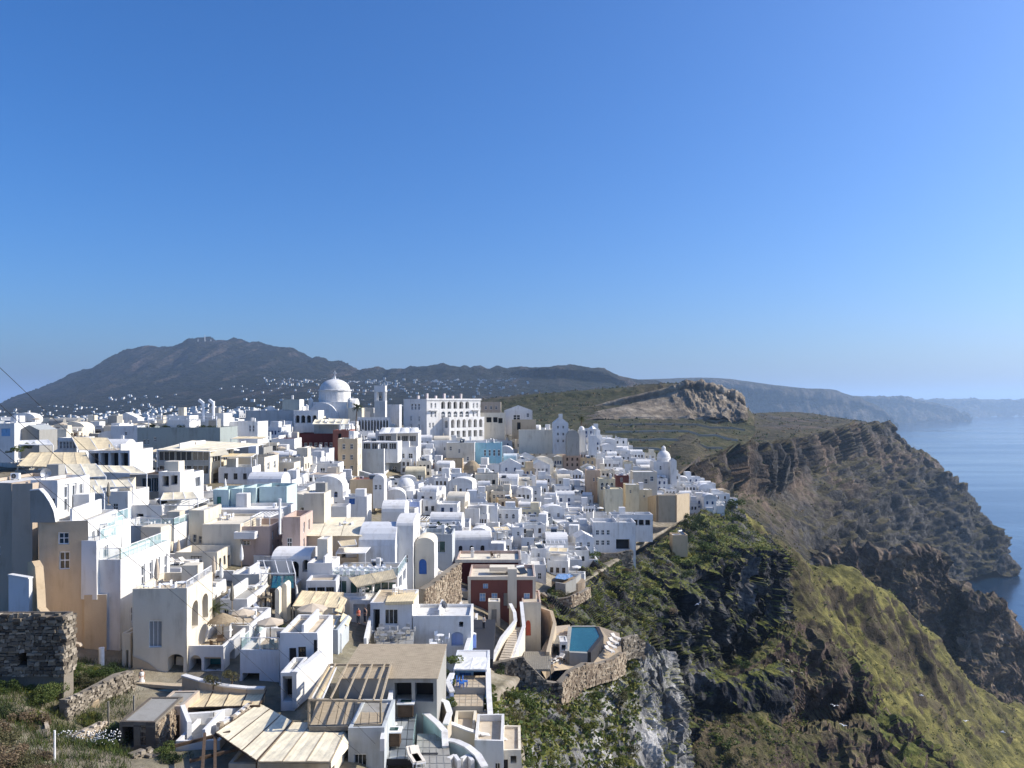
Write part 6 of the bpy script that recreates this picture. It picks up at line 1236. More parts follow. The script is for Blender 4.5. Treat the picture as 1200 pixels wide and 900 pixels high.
# streets and courts that stay open before the landmark fronts: (column from, to, row from, to, distance)
OPEN = [(180, 316, 512, 588, 140), (420, 492, 500, 574, 215), (388, 420, 502, 560, 206), (344, 393, 503, 536, 222), (344, 374, 478, 503, 232), (418, 458, 484, 508, 272), (600, 645, 615, 700, 150), (686, 774, 548, 598, 226), (548, 584, 592, 630, 186), (518, 590, 537, 592, 214), (420, 488, 555, 630, 172), (248, 338, 568, 600, 113), (646, 702, 488, 522, 268), (695, 747, 610, 650, 192), (716, 766, 601, 620, 208), (556, 590, 516, 543, 246), (500, 566, 464, 514, 262), (356, 382, 576, 604, 108), (350, 428, 602, 626, 101), (447, 476, 598, 622, 150), (756, 806, 575, 604, 240)]
def blocks(x, y, z, w, h):
    s = 900 / y; a, b, t = 600 + (x - w / 2) * s, 600 + (x + w / 2) * s, HOR - (z + h - 1.4) * s
    return any(y < Yr - 2 and b > p0 + 3 and a < p1 - 3 and r0 - 30 < t < r1 - (r1 - r0) * .18 for p0, p1, r0, r1, Yr in OPEN)
def filler(x, y, slope=True):
    z = zg(x, y); r = FR
    u = r.random(); col = 'white' if u < .72 else 'bluewhite' if u < .81 else 'cream' if u < .93 else 'pink' if u < .935 else 'yellow' if u < .945 else 'paleochre' if u < .965 else 'greyblue'
    if not slope: col = r.choice(['white', 'white', 'cream', 'cream', 'bluewhite', 'greyblue', 'white', 'concrete'])
    w, d = (r.uniform(4.2, 7.2), r.uniform(4, 6)) if slope else (r.uniform(5, 8), r.uniform(4.5, 6.5)); h = r.uniform(4.2, 7.0) if slope else r.uniform(3.2, 5.2)
    if not clear(x, y, w, d, 1.0):
        w *= .62; d *= .62
        if not clear(x, y, w, d, .9): return
    if blocks(x, y, z, w, h):
        h = 3.0
        if blocks(x, y, z, w, h): return
    v = r.random(); roof = 'flat' if v < .78 else 'vaultx' if v < .86 else 'vaulty' if v < .94 else 'dome' if v < .955 else 'gable'
    if roof == 'dome': w = d = min(w, d)
    nF, nR = r.choice([2, 2, 3, 3, 4]), r.choice([2, 3, 3]); rows = 2 if h > 5.6 else 1; kd = r.choice(['w', 'w', 'w', 'a']); dc = r.choice(['blue', 'bluelight', 'doorbrown', 'greenpaint', 'doorbrown', 'charcoal'])
    fr = r.choice(['whitemetal', 'blue', 'doorbrown', 'darkmetal'])
    F = [('g', rows, nF, min(.7, w / nF * .5), 1.15, kd, .08, .92, .30, .92)]; Rr = [('g', rows, nR, min(.7, d / nR * .4), 1.15, kd, .05, .70, .30, .92), ('g', 1, 1, 1.0, 2.0, r.choice(['s', 'sa']), .72, .98, .25, .62)]
    if not slope and r.random() < .65: F = [('g', 1, r.choice([1, 2, 3]), w * .27, min(2.0, h * .42), r.choice(['o', 'g', 'g']), .04, .96, .40, .92)]; nF = 0
    elif r.random() < .4: F.append(('g', 1, 1, w * r.uniform(.3, .55), 1.9, 'o', .2, .8, .0, .30))
    if r.random() < .35: Rr.append(('g', 1, 1, d * .4, 1.8, 'o', .05, .6, .0, .28))
    cn = {'white': 'white', 'bluewhite': 'greyish', 'cream': 'cream', 'pink': 'pink', 'yellow': 'yellow', 'paleochre': 'ochre', 'greyblue': 'grey', 'concrete': 'bare concrete', 'skyblue': 'sky blue'}[col]
    rn = {'flat': 'flat roofed', 'vaultx': 'cross vaulted', 'vaulty': 'barrel vaulted', 'dome': 'domed', 'gable': 'gabled'}[roof]
    dn = {'blue': 'blue', 'bluelight': 'azure', 'doorbrown': 'brown', 'greenpaint': 'green', 'charcoal': 'black'}[dc]
    lab = '%s %s house, %s door, %s, near %s' % (rn, cn, dn, 'wide dark glazing' if nF == 0 else NUM[min(nF * rows, 9)] + (' arched' if kd == 'a' else '') + ' windows', near_lm((x, y, z)))
    t = house(lab, x, y, z - 1.4, w, d, h, col, r.uniform(-.22, .22) if slope else r.uniform(-.1, .1), F=F, Rr=Rr, roof=roof, par=r.choice([.3, .5, .8]), rcol=r.choice(['whiteroof', 'white', 'whiteroof', 'concrete', 'sandroof', 'greyroof']) if roof == 'flat' else None, frame=fr, doorcol=dc, group='houses packed between the landmarks', found=3.5, hv=min(w, d) * r.uniform(.22, .4) if roof != 'gable' else None)
    FILL.append((t, w, d, h, roof)); q = r.random()
    if roof == 'flat':
        if q < .35: b = MB(); a = r.uniform(1.6, 2.6); cx, cy = r.choice([-1, 1]) * (w / 2 - a / 2 - .25), d / 2 - a / 2 - .25; b.box(cx - a / 2, cx + a / 2, cy - a / 2, cy + a / 2, t['top'] + .003, h + r.uniform(1.2, 2.2), col); b.build('stair_house', t)
        elif q < .5: b = MB(); b.vault(-w / 2 + .4, w / 2 - .4, -d / 2 + d * .4, d / 2 - .3, h - .05, 1.1, col, 'x'); b.box(-w / 2 + .4, w / 2 - .4, -d / 2 + d * .4, d / 2 - .3, t['top'] + .003, h - .05, col); b.build('roof_vault', t)
    if r.random() < .35: b = MB(); cx = r.uniform(-w / 2 + .5, w / 2 - .5); b.box(cx - .25, cx + .25, d / 2 - .9, d / 2 - .4, h - .6, h + r.uniform(.7, 1.3) + (min(w, d) * .3 if roof[0] == 'v' else 0), col); b.build('chimney', t)
    # terrace court on the downhill side
    if r.random() < .75:
        tw, hh = r.uniform(2.0, 3.6), h * r.uniform(.32, .55); b = MB(); k = .2; X0, X1, Y0, Y1 = w / 2 + .003, w / 2 + tw, -d / 2, d / 2 - r.uniform(0, 1.5); m = 'white' if r.random() < .8 else col
        b.box(X0, X1, Y0, Y1, -3.5, hh, m); b.box(X1 - k, X1, Y0, Y1, hh, hh + .8, m); b.box(X0, X1 - k, Y0, Y0 + k, hh, hh + .8, m); b.box(X0, X1 - k, Y1 - k, Y1, hh, hh + .8, m); b.build('terrace', t); t['terr'] = (X0, X1, Y0, Y1, hh)
    elif r.random() < .6:
        b = MB(); n = 8; [b.box(w / 2 + .004, w / 2 + 1.1, -d / 2 + d * i / n, -d / 2 + d * (i + 1) / n - .002, -3, (i + 1) * h * .6 / n, 'white') for i in range(n)]; b.build('outside_stair', t)
    if r.random() < .4:
        b = MB(); aw, ah = r.uniform(1.5, 3), h * r.uniform(.35, .6); cx = r.uniform(-w / 2 + aw / 2, w / 2 - aw / 2); b.box(cx - aw / 2, cx + aw / 2, -d / 2 - r.uniform(1.2, 2.2), -d / 2 - .004, -3.5, ah, col); b.build('front_annex', t)
y = 96.0
while y < 338:
    step = 5.6 if y < 200 else 5.4; x = -140
    while x < 100:
        xx, yy = x + FR.uniform(-1.4, 1.4), y + FR.uniform(-1.4, 1.4); z = zg(xx, yy); px, py = 600 + xx * 900 / yy, HOR - z * 900 / yy
        if inside(TOWN, px, py): filler(xx, yy, True)
        x += 6.0
    y += step
y = 74.0
while y < 300:
    x = -200
    while x < 0:
        xx, yy = x + FR.uniform(-1.5, 1.5), y + FR.uniform(-1.5, 1.5); z = zg(xx, yy); px, py = 600 + xx * 900 / yy, HOR - z * 900 / yy
        if inside(LEFT, px, py) and len(FILL) < 520: filler(xx, yy, False)
        x += 7.4
    y += 7.0
# leave out packed houses that nothing of the photograph shows (fully behind others)
_hid = [(0,3),(8,8),(11,12),(17,18),(31,31),(34,35),(41,41),(52,54),(57,57),(62,62),(65,68),(73,73),(79,80),(88,88),(94,95),(106,106),(108,108),(117,117),(119,120),(125,125),(129,129),(131,131),(138,138),(147,151),(153,153),(160,162),(164,164),(166,166),(173,174),(176,179),(182,183),(186,186),(190,197),(200,201),(203,205),(212,218),(220,223),(226,227),(230,230),(232,235),(238,240),(242,242),(244,245),(247,249),(251,251),(253,256),(258,258),(260,260),(264,264),(266,266),(269,270),(279,280),(282,282),(285,285),(291,291),(294,297),(299,301),(305,305),(307,307),(309,312),(317,317),(320,320),(322,325),(330,330),(334,337),(339,341),(344,344),(348,348),(355,356),(358,358),(362,362),(368,368),(371,373),(375,375),(377,378),(390,390),(393,396),(398,400),(402,402),(404,404),(409,409),(416,417),(419,424),(427,428),(431,432),(434,435),(437,437),(439,439),(441,442),(445,446),(449,450),(452,454),(457,461),(463,463),(468,471),(474,475),(481,484),(487,488),(492,494),(498,498),(501,501),(503,506),(512,512),(515,518)]
_rm = []; _vis = [not any(a <= i <= b for a, b in _hid) for i in range(len(FILL))]
for ok_, f_ in zip(_vis, FILL):
    if not ok_:
        _rm += list(f_[0].children_recursive) + [f_[0]]
FILL = [f_ for ok_, f_ in zip(_vis, FILL) if ok_]; bpy.data.batch_remove(_rm)
# ---- roof clutter on the landmark houses
HR = random.Random(13); NF = {f_[0] for f_ in FILL}; LIVE = set(bpy.data.objects)
for t, w, d, h, roof, Yd in HEROES:
    if roof != 'flat' or w < 2.6 or d < 2.6 or t in NF: continue
    if any(k in t.get('label', '') for k in ('plank roof', 'canvas roof', 'rubble', 'ruined', 'sun deck')) if t in LIVE else True: continue
    try: t.name
    except ReferenceError: continue
    what = 'on the roof of the ' + ' '.join(t['label'].split()[:6]); n = 1 if w * d < 30 else 2
    for k in range(n):
        q = HR.random(); u, v = HR.uniform(-.3, .3) * w, HR.uniform(0, .3) * d; zz = t['top']
        if q < .25: b = MB(); a = HR.uniform(1.2, 2.2); b.box(u - a / 2, u + a / 2, d / 2 - .3 - a, d / 2 - .3, zz + .003, zz + HR.uniform(1.2, 2.3), HR.choice(['white', 'cream', 'concrete'])); b.build('stair_house', t)
        elif q < .45: b = MB(); b.box(u, u + .2, -d / 2 + .25, d / 2 - .25, zz + .003, zz + HR.uniform(.7, 1.5), 'white'); b.build('partition_wall', t)
        elif q < .62: ac_unit('white air conditioner ' + what, roofpos(t, u, v), HR.choice([0, 1.57, .6]))
        elif q < .72: tank('solar water tank ' + what, roofpos(t, u, v), HR.uniform(-.3, 1.0))
        elif q < .78: dish('satellite dish ' + what, roofpos(t, u, v), HR.uniform(-1, 1))
        elif q < .9 and Yd < 170: table_set(what, roofpos(t, u, v), 3, HR.choice(['plasticwhite', 'wooddark']), 'seats on the landmark roofs', 'small')
        else: b = MB(); b.box(u - .25, u + .25, v - .25, v + .25, zz + .003, zz + HR.uniform(1.0, 1.9), 'white'); b.box(u - .33, u + .33, v - .33, v + .33, zz + 1.0, zz + 1.1, 'white'); b.build('chimney', t)
# ---- fittings on the packed houses
PR = random.Random(5)
def aerial(label, p):
    t = thing('aerial', label, 'aerial', p, PR.uniform(-1, 1), 'television aerials on the roofs'); link(cached('aerial_mast', lambda: MB().bar((0, 0, 0), (0, 0, 2.4), .025, 'metal')), 'mast', t)
    def mk():
        b = MB(); b.bar((-.5, 0, 2.2), (.5, 0, 2.2), .015, 'metal'); [b.bar((x, -.3, 2.2), (x, .3, 2.2), .012, 'metal') for x in (-.45, -.2, .05, .3, .48)]; return b
    link(cached('aerial_rods', mk), 'antenna', t)
for t, w, d, h, roof in FILL:
    lm = near_lm(t.location); Yd = t.location.y
    if roof == 'flat':
        P = lambda u, v: roofpos(t, u, v)
        if PR.random() < .22: ac_unit('white air conditioner on a flat roof near ' + lm, P(PR.uniform(-w / 3, w / 3), d / 2 - .8), PR.choice([0, 1.57]))
        if PR.random() < .10: dish('satellite dish on a flat roof near ' + lm, P(PR.uniform(-w / 3, w / 3), 0), PR.uniform(-1, 1))
        if PR.random() < .3: aerial('television aerial on a flat roof near ' + lm, P(PR.uniform(-w / 3, w / 3), d / 3))
        if PR.random() < .2: tank('solar water tank on a flat roof near ' + lm, P(0, 0), PR.uniform(-.3, 1.2))
        if Yd < 210 and PR.random() < .22: parasol('open parasol on a flat roof near ' + lm, P(-w / 4, -d / 6), 2.5, 1.2, 'open', PR.choice(['parasol_cloth', 'canvaswhite']), 'open parasols on the roofs'); table_set('on a flat roof near ' + lm, P(w / 6, -d / 6), 3, 'plasticwhite', 'roof terrace seats')
    if 'terr' in t and PR.random() < .5:
        X0, X1, Y0, Y1, hh = t['terr']; q = t.matrix_basis @ Vector(((X0 + X1) / 2 - .1, (Y0 + Y1) / 2, hh)); k = PR.random()
        if k < .35: parasol('parasol on a small terrace near ' + lm, q, 2.3, 1.0, PR.choice(['open', 'shut']), PR.choice(['parasol_cloth', 'canvaswhite', 'canvaswhite']), 'parasols on small terraces')
        elif k < .6: lounger('white lounger on a small terrace near ' + lm, q, PR.uniform(-.5, .5), 'loungers on small terraces')
        else: table_set('on a small terrace near ' + lm, q, 2, 'plasticwhite', 'small terrace seats')
# ---- low walls, steps, pots and shades filling the gaps between the near houses
CR = random.Random(77); nw = 0
NEARP = [(150, 690), (250, 712), (340, 725), (440, 745), (560, 770), (560, 690), (480, 660), (400, 620), (330, 560), (180, 540), (60, 530), (90, 590), (145, 640)]
def lowwall(label, x, y_, z, L, d, h, rz, m):
    t = thing('garden_wall', label, 'wall', (x, y_, z), rz, 'low terrace walls'); b = MB(); b.box(-L / 2, L / 2, -.15, .15, -2, h, m); b.box(L / 2 - .3, L / 2, .15, d, -2, h * .8, m)
    if CR.random() < .5: [b.box(-L / 2 + i * .3, -L / 2 + (i + 1) * .3 - .004, -1.2, -.153, -2, .18 * (i + 1), m) for i in range(4)]
    b.build('wall_body', t); MB().box(-L / 2 - .04, L / 2 + .04, -.2, .148, h + .003, h + .09, 'white').build('coping', t); return t
yy = 66.0
while yy < 135:
    xx = -75.0
    while xx < -2:
        x, y_ = xx + CR.uniform(-1.2, 1.2), yy + CR.uniform(-1.2, 1.2); z = zg(x, y_); px, py = 600 + x * 900 / y_, HOR - z * 900 / y_
        if inside(NEARP, px, py) and clear(x, y_, 1.2, 1.2, .6):
            lm = near_lm((x, y_, z)); q = CR.random()
            if q < .5: lowwall('low %s terrace wall near %s' % ('white', lm), x, y_, z, CR.uniform(1.8, 3.4), CR.uniform(1, 2.2), CR.uniform(.8, 1.8), CR.choice([0, 1.57, .3, -.2]), CR.choice(['white', 'white', 'bluewhite', 'cream']))
            elif q < .68: parasol('furled parasol between terraces near ' + lm, (x, y_, z), 2.8, kind='shut', m=CR.choice(['woodgrey', 'parasol_cloth', 'canvaswhite']), group='furled parasols between terraces')
            elif q < .85: lounger('sun lounger between terraces near ' + lm, (x, y_, z + .02), CR.uniform(.8, 1.6), 'loungers between terraces'); lounger('sun lounger between terraces near ' + lm, (x + .9, y_ + .2, z + .02), CR.uniform(.8, 1.6), 'loungers between terraces')
            else: table_set('between terraces near ' + lm, (x, y_, z), 3, CR.choice(['wooddark', 'plasticwhite']), 'seats between terraces', 'small')
        xx += 2.8
    yy += 2.8
for t, w, d, h, roof in FILL:
    if roof == 'flat' and t.location.y < 175 and CR.random() < .30:
        p = t.matrix_basis @ Vector((-w / 2 + .2, -d / 2 + .2, t['top'])); c = [t.matrix_basis @ Vector(q) for q in ((-w / 2 + .3, -d / 2 + .3, h + 1.9), (w / 2 - .3, -d / 2 + .3, h + 1.9), (w / 2 - .3, d / 4, h + 2.2), (-w / 2 + .3, d / 4, h + 2.2))]
        cc = [(600 + v.x * 900 / v.y, HOR - v.z * 900 / v.y, v.y) for v in c]; lm = near_lm(p)
        if CR.random() < .6: awning('%s canvas shade on a flat roof near %s' % (('tan', lm)), cc, 'canvas', 2, .08, posts=4, post_len=2.2, group='canvas shades on the roofs')
        else: pergola('white pergola on a flat roof near ' + lm, cc, 6, 2.2, 'whitemetal', .05, 4)['group'] = 'pergolas on the roofs'
# ------------------------------------------------------------------ houses on the far plain and hills
def pix(V): return 600 + V[:, 0] * 900 / V[:, 1], HOR - V[:, 2] * 900 / V[:, 1]
fv = FARG.reshape(-1, 3); fx, fy = pix(fv); FH = random.Random(9)
ok = np.where((fv[:, 1] > 330) & (fv[:, 1] < 3300) & (fx > -40) & (fx < 620) & (fy < 500))[0]
dens = np.zeros(len(fv)); 
for cx, cy, sx, sy, k in [(60, 494, 90, 5, 1.6), (150, 488, 70, 7, 1.3), (250, 482, 70, 6, 1), (100, 478, 80, 3, .5), (150, 465, 35, 4, .6), (300, 440, 40, 6, .9), (350, 452, 60, 9, .8), (460, 450, 60, 9, 1.0), (540, 455, 45, 10, 1.0), (590, 452, 25, 7, 1.0), (400, 470, 60, 8, .6), (30, 484, 40, 4, .5), (560, 466, 30, 5, .7), (470, 466, 30, 6, .6), (650, 433, 14, 2, 1.5)]:
    dens += k * np.exp(-((fx - cx) / sx) ** 2 - ((fy - cy) / sy) ** 2)
w_ = dens[ok] * (fv[ok, 1] ** 1.0); w_ /= w_.sum(); pick = np.random.RandomState(4).choice(ok, 900, p=w_)
def far_mesh(k):
    def mk():
        b = MB(); r = random.Random(k); w, d, h = r.uniform(7, 12), r.uniform(6, 9), r.uniform(3.2, 6); b.box(-w / 2, w / 2, -d / 2, d / 2, -3, h, 'white'); b.box(-w / 2 + .5, w / 6, -d / 2 + 1, d / 2, h, h + r.uniform(.4, 2.6), 'white')
        for i in range(3): x = -w / 2 + w * (i + .5) / 3; b.box(x - .5, x + .5, -d / 2 - .05, -d / 2 + .1, 1, 2.6, 'charcoal')
        return b
    return cached(('far_house', k), mk)
nearp = np.where((fv[:, 1] > 340) & (fv[:, 1] < 1100) & (fx > -50) & (fx < 460))[0]; pick = np.concatenate([pick, np.random.RandomState(6).choice(nearp, 230)])
cnt = 0; big = MB(); order = sorted(pick, key=lambda i: fv[i, 1])
for i in order:
    p = fv[i] + np.array([FH.uniform(-30, 30) * fv[i, 1] / 2000, FH.uniform(-20, 20), 0]); s = FH.uniform(.55, .95) * (1.0 if fv[i, 1] < 900 else 1.2)
    yl = fv[i, 1]; pl = 'on the plain just beyond the town' if yl < 800 else 'among the fields of the plain' if yl < 1700 else 'on the lower mountain slopes'
    if cnt < 290:
        o = link(far_mesh(FH.randrange(6)), 'far_house', None, p, FH.uniform(-.8, .8), (s, s, s)); tag(o, 'small white house ' + pl, 'house', 'white houses on the plain and mountain'); cnt += 1
    else:
        w, d, h = 4.5 * s, 4 * s, 3.8 * s; x, y_, z = p; big.box(x - w, x + w, y_ - d, y_ + d, z - 4, z + h, 'white')
o = big.build('far_village'); o['kind'] = 'stuff'; o['label'] = 'white specks of villages along the distant ridges'
# antenna cluster on the summit and the ridge village
for a, hh in ((232, 34), (240, 60), (247, 30)): 
    p = W(a, 403, 4990); t = thing('radio_mast', 'radio mast on the mountain summit', 'mast', p, 0, 'summit radio masts'); MB().lathe([(4, -10), (1.5, hh)], 'metal', 6).build('pole', t); MB().box(-14, 14, -10, 10, -12, 10, 'concrete').build('hut', t)
# ------------------------------------------------------------------ vegetation
def sample(G, n, seed, cond=None, minz=.3):
    nrm = grid_normals(G).reshape(-1, 3); v = G.reshape(-1, 3); px, py = pix(np.where(v[:, 1:2] > 0, v, 1)); m = nrm[:, 2] > minz
    if cond is not None: m &= cond(px, py, v)
    idx = np.where(m)[0]; a = np.linalg.norm(np.cross(np.gradient(G, axis=0), np.gradient(G, axis=1)), axis=2).reshape(-1)[idx]; rs = np.random.RandomState(seed)
    return v[rs.choice(idx, n, p=a / a.sum())]
VR = random.Random(31); NBUSH = 0
def bushes(pts, mats, smin, smax, label, group, dens=1.0, name='bush', cat='bush'):
    for p in pts:
        m = VR.choice(mats); k = VR.randrange(4); s = VR.uniform(smin, smax); me = cached(('bush', m, k, round(dens, 1)), lambda: leaf_cloud(int(620 * dens), 1.0, .085 / dens ** .5, m, 40 + k, .85))
        t = link(me, name, None, (p[0], p[1], p[2] - .12 * s), VR.random() * 6.28, (s * VR.uniform(.8, 1.3), s * VR.uniform(.8, 1.3), s * VR.uniform(.7, 1.05)))
        cm = {'leafgreen': 'green', 'leafdark': 'dark green', 'leafyellow': 'yellow green', 'leafdry': 'dry brown', 'leafolive': 'olive'}[m]; tag(t, cm + ' ' + label, cat, group)
G_, D_, Y_, O_, X_ = 'leafgreen', 'leafdark', 'leafyellow', 'leafolive', 'leafdry'
bushes(sample(NEARG, 44, 1, lambda x, y, v: (x > 600) & (x < 750)), [G_, Y_, O_, G_, D_, X_, G_], .8, 1.9, 'bush on the slope below the hotel pool', 'bushes below the hotel pool', 2.2)
bushes(sample(CRAGG, 55, 2, lambda x, y, v: (x < 790) & (y < 745)), [G_, D_, O_, X_, Y_, G_, Y_], .9, 2.1, 'bush on the slope under the cliff edge houses', 'bushes under the cliff edge houses', 1.6)
bushes(sample(CRAGG, 34, 3, lambda x, y, v: (x > 785) & (x < 870) & (y < 680)), [G_, D_, D_], 1.6, 3.4, 'bush on the shoulder of the dark crag', 'bushes on the dark crag')
bushes(sample(LOWG, 60, 4, lambda x, y, v: (x > 780) & (x < 935) & (y > 770), .2), [G_, D_, Y_, O_, G_, Y_], 1.4, 3.2, 'bush in the gully beneath the dark crag', 'bushes in the gully')
# low scrub nobody could count
def scrub(name, label, pts, mats, s0, s1, n=9):
    b = MB(); r = random.Random(len(pts))
    for p in pts:
        m = r.choice(mats); s = r.uniform(s0, s1)
        for k in range(n):
            q = Vector(p) + Vector((r.gauss(0, .5) * s, r.gauss(0, .5) * s, abs(r.gauss(0, .35)) * s)); u = Vector((r.gauss(0, 1), r.gauss(0, 1), r.gauss(0, .9))).normalized() * s * .38; w = u.cross(Vector((r.gauss(0, 1), r.gauss(0, 1), r.gauss(0, 1)))).normalized() * s * .26
            b.face([q - u, q + w, q + u, q - w], m)
    o = b.build(name); o['kind'] = 'stuff'; o['label'] = label
scrub('scrub', 'low green scrub covering the near cliff slopes', np.concatenate([sample(NEARG, 1300, 5, lambda x, y, v: x < 748, .15), sample(CRAGG, 1500, 6, lambda x, y, v: (y < 760) & ((x < 785) | (y < 664)), .35), sample(LOWG, 2200, 7, lambda x, y, v: (x < 945) & (x > 770), .2)]), [G_, Y_, Y_, O_, G_], .4, 0.9)
scrub('slope_grass', 'yellow green grass tufts on the long slope', sample(SLOPEG, 2600, 8, None, .1), [O_, Y_, X_, G_], .6, 1.5, 6)
scrub('plateau_scrub', 'dark scrub dotted over the headland and terraces', np.concatenate([sample(HEADG, 900, 9, None, .5), sample(TERG, 700, 10, lambda x, y, v: v[:, 1] < 1000, .5)]), [O_, D_, X_], 1.5, 3.2, 6)
# ------------------------------------------------------------------ bottom corner: ruins, garden and stone walls
sh = H('ruined rubble stone house with one small dark window', -30, 75, 722, 790, 57, 1.2, 'mortar', par=.2, rcol='soil', F=[(20, 764, 15, 16, 'o')], found=2, name='ruined_house'); s_ = 57 / 900; w_h = 105 * s_
for i, (a, c, z0, z1) in enumerate([(-30, 20, 722, 792), (35, 75, 722, 792), (20, 35, 722, 764), (20, 35, 780, 792)]):
    x0 = (a - 22.5) * s_; x1 = (c - 22.5) * s_; zb = (790 - z1) * s_; hh = (z1 - z0) * s_; rubble(sh, (x0, -.64, zb), (x1, -.64, zb), hh, hh, 'stone', .42, .25, .3, 200 + i)
rubble(sh, (w_h / 2 + .03, -.6, 0), (w_h / 2 + .03, .6, 0), 4.2, 4.0, 'stone', .42, .25, .2, 230); rubble(sh, (-w_h / 2, -.5, 4.15), (w_h / 2, -.5, 4.15), .35, .15, 'stone', .5, .3, .3, 240)
stone_wall('dark rubble garden wall with a lit top running to the ochre wing', [(74, 820, 55, 870), (95, 812, 57, 870), (118, 800, 59, 862), (136, 790, 60.5, 850), (153, 786, 62, 838)], .6, 'stone', 'mortar', .34, .2, 301)
stone_wall('pale broken stone wall beside the dry bush', [(56, 905, 45, 925), (52, 872, 48, 896), (47, 848, 51, 872), (42, 836, 53, 858)], .6, 'paleruin', 'mortar', .34, .22, 321)
stone_wall('low pale stone wall below the flower bed', [(66, 866, 50, 884), (86, 860, 51, 878), (106, 852, 53, 870), (118, 846, 54.5, 862)], .5, 'paleruin', 'mortar', .36, .2, 341)
wallrun('weathered plaster ruin wall beside the garden', [(100, 824, 57.5, 858), (116, 820, 58, 850)], .5, 'paleochre')
stone_wall('tumbled stone stub below the shed', [(154, 884, 50, 905), (170, 878, 51, 905), (182, 886, 50.5, 910)], .8, 'stone', 'mortar', .4, .25, 361)
hd = H('ruined stone shed with a sagging flat roof and dark doorway', 140, 182, 846, 882, 53, 4.5, 'mortar', par=.05, rcol='concrete', F=[(164, 850, 7, 24, 'o'), (143, 852, 14, 24, 'o')], found=2, name='stone_shed', cat='shed')
rubble(hd, (.0, -2.05, 0), (.5, -2.05, 0), 1.7, 1.7, 'stonewarm', .3, .2, .15, 381); rubble(hd, (.85, -2.05, 0), (1.25, -2.05, 0), 1.7, 1.7, 'stonewarm', .3, .2, .15, 383); rubble(hd, (1.28, -2, 0), (1.28, 2, 0), 1.9, 1.9, 'stonewarm', .35, .2, .15, 385)
H('dark timber lean to beside the ruined shed', 181, 214, 828, 872, 56, 3, 'brown', par=.05, rcol='concrete', F=[(186, 838, 12, 30, 'o'), (201, 838, 9, 30, 's')], doorcol='wooddark', found=2, name='timber_shed', cat='shed')
wallrun('bright white gable wall beside the timber lean to', [(214, 826, 55, 862), (222, 846, 53, 872)], .3, 'white')
for i, (a, c, e) in enumerate([(127, 822, 850), (118, 858, 880), (157, 815, 850), (148, 850, 870)]): p = W(a, e, 55); hh = (e - c) * 55 / 900; tag(MB().bar((0, 0, -.3), (0, 0, hh), .05, 'woodgrey').build('fence_post', None, False, p), 'weathered timber post in the ruined garden', 'post', 'timber posts in the ruined garden')
t = MB(); t.lathe([(.22, 0), (.22, 1.55), (.24, 1.6)], 'plasticwhite', 12); tag(t.build('drain_pipe', None, False, W(119, 781, 65.5)), 'short fat white pipe at the foot of the ochre wing', 'pipe')
t = MB(); t.lathe([(.06, 0), (.06, 2.4)], 'plasticwhite', 8); tag(t.build('standpipe', None, False, W(64, 903, 46)), 'thin white standpipe beside the pale broken wall', 'pipe')
t = MB(); t.hexa([(-.4, -.2, 0), (.4, -.2, 0), (.45, .2, 0), (-.4, .25, 0), (-.3, -.15, .35), (.3, -.2, .2), (.3, .15, .25), (-.35, .15, .4)], 'paleruin'); tag(t.build('boulder', None, False, W(90, 757, 65)), 'grey boulder set against the ochre facade', 'boulder')
gcond = lambda x, y, v: (x > -30) & (x < 138) & (y > 785) & (y < 850) & (v[:, 1] > 47)
bushes(sample(TOWNG, 26, 12, gcond), [G_, Y_, D_, G_], .6, 1.2, 'bush in the garden below the ruined stone house', 'bushes in the ruined garden', 4.0)
bushes(sample(TOWNG, 16, 13, lambda x, y, v: (x > -30) & (x < 50) & (y > 845) & (v[:, 1] > 41) & (v[:, 1] < 52)), [X_, X_, O_], .9, 1.6, 'bush heaped beside the pale broken wall', 'dry bushes by the broken wall', 4.0)
bushes([W(68 + k * 8, 880 - k * 1.0, 50.5) for k in range(9)], [G_, G_, Y_], .45, .75, 'flowering bush in the bed above the pale soil', 'flowering bushes', 4.0)
bushes([W(a, b_, Yy) for a, b_, Yy in ((128, 868, 53), (136, 862, 54), (195, 884, 51), (204, 892, 50), (190, 896, 50), (60, 812, 56), (55, 818, 55), (100, 800, 60), (112, 792, 61), (128, 788, 62), (86, 796, 60))], [O_, G_, D_], .8, 1.4, 'bush around the ruined shed', 'bushes around the ruined shed', 4.0)
def blades(name, label, pts, mats, h0, h1, n=14, spread=.35):
    b = MB(); r = random.Random(len(pts))
    for p in pts:
        m = r.choice(mats)
        for k in range(n):
            q = Vector(p) + Vector((r.gauss(0, spread), r.gauss(0, spread), -.03)); h = r.uniform(h0, h1); a = r.random() * 3.14; w = Vector((math.cos(a), math.sin(a), 0)) * .018; b.face([q - w, q + w, q + Vector((r.gauss(0, .35) * h, r.gauss(0, .35) * h, h))], m)
    o = b.build(name); o['kind'] = 'stuff'; o['label'] = label
blades('garden_grass', 'rough grass in the ruined garden', sample(TOWNG, 2600, 14, lambda x, y, v: (x > -40) & (x < 150) & (y > 775) & (v[:, 1] > 40)), [G_, G_, D_, O_, Y_, G_], .22, .5)
fl = MB(); r = random.Random(3)
for k in range(160):
    p = Vector(W(66 + r.random() * 76, 876 - r.random() * 14, 50.3)) + Vector((0, 0, r.uniform(.1, .5))); fl.bar(p, p + Vector((.06, 0, .03)), .03, 'clothwhite')
o = fl.build('flowers'); o['kind'] = 'stuff'; o['label'] = 'tiny white flowers in the bed above the pale soil'
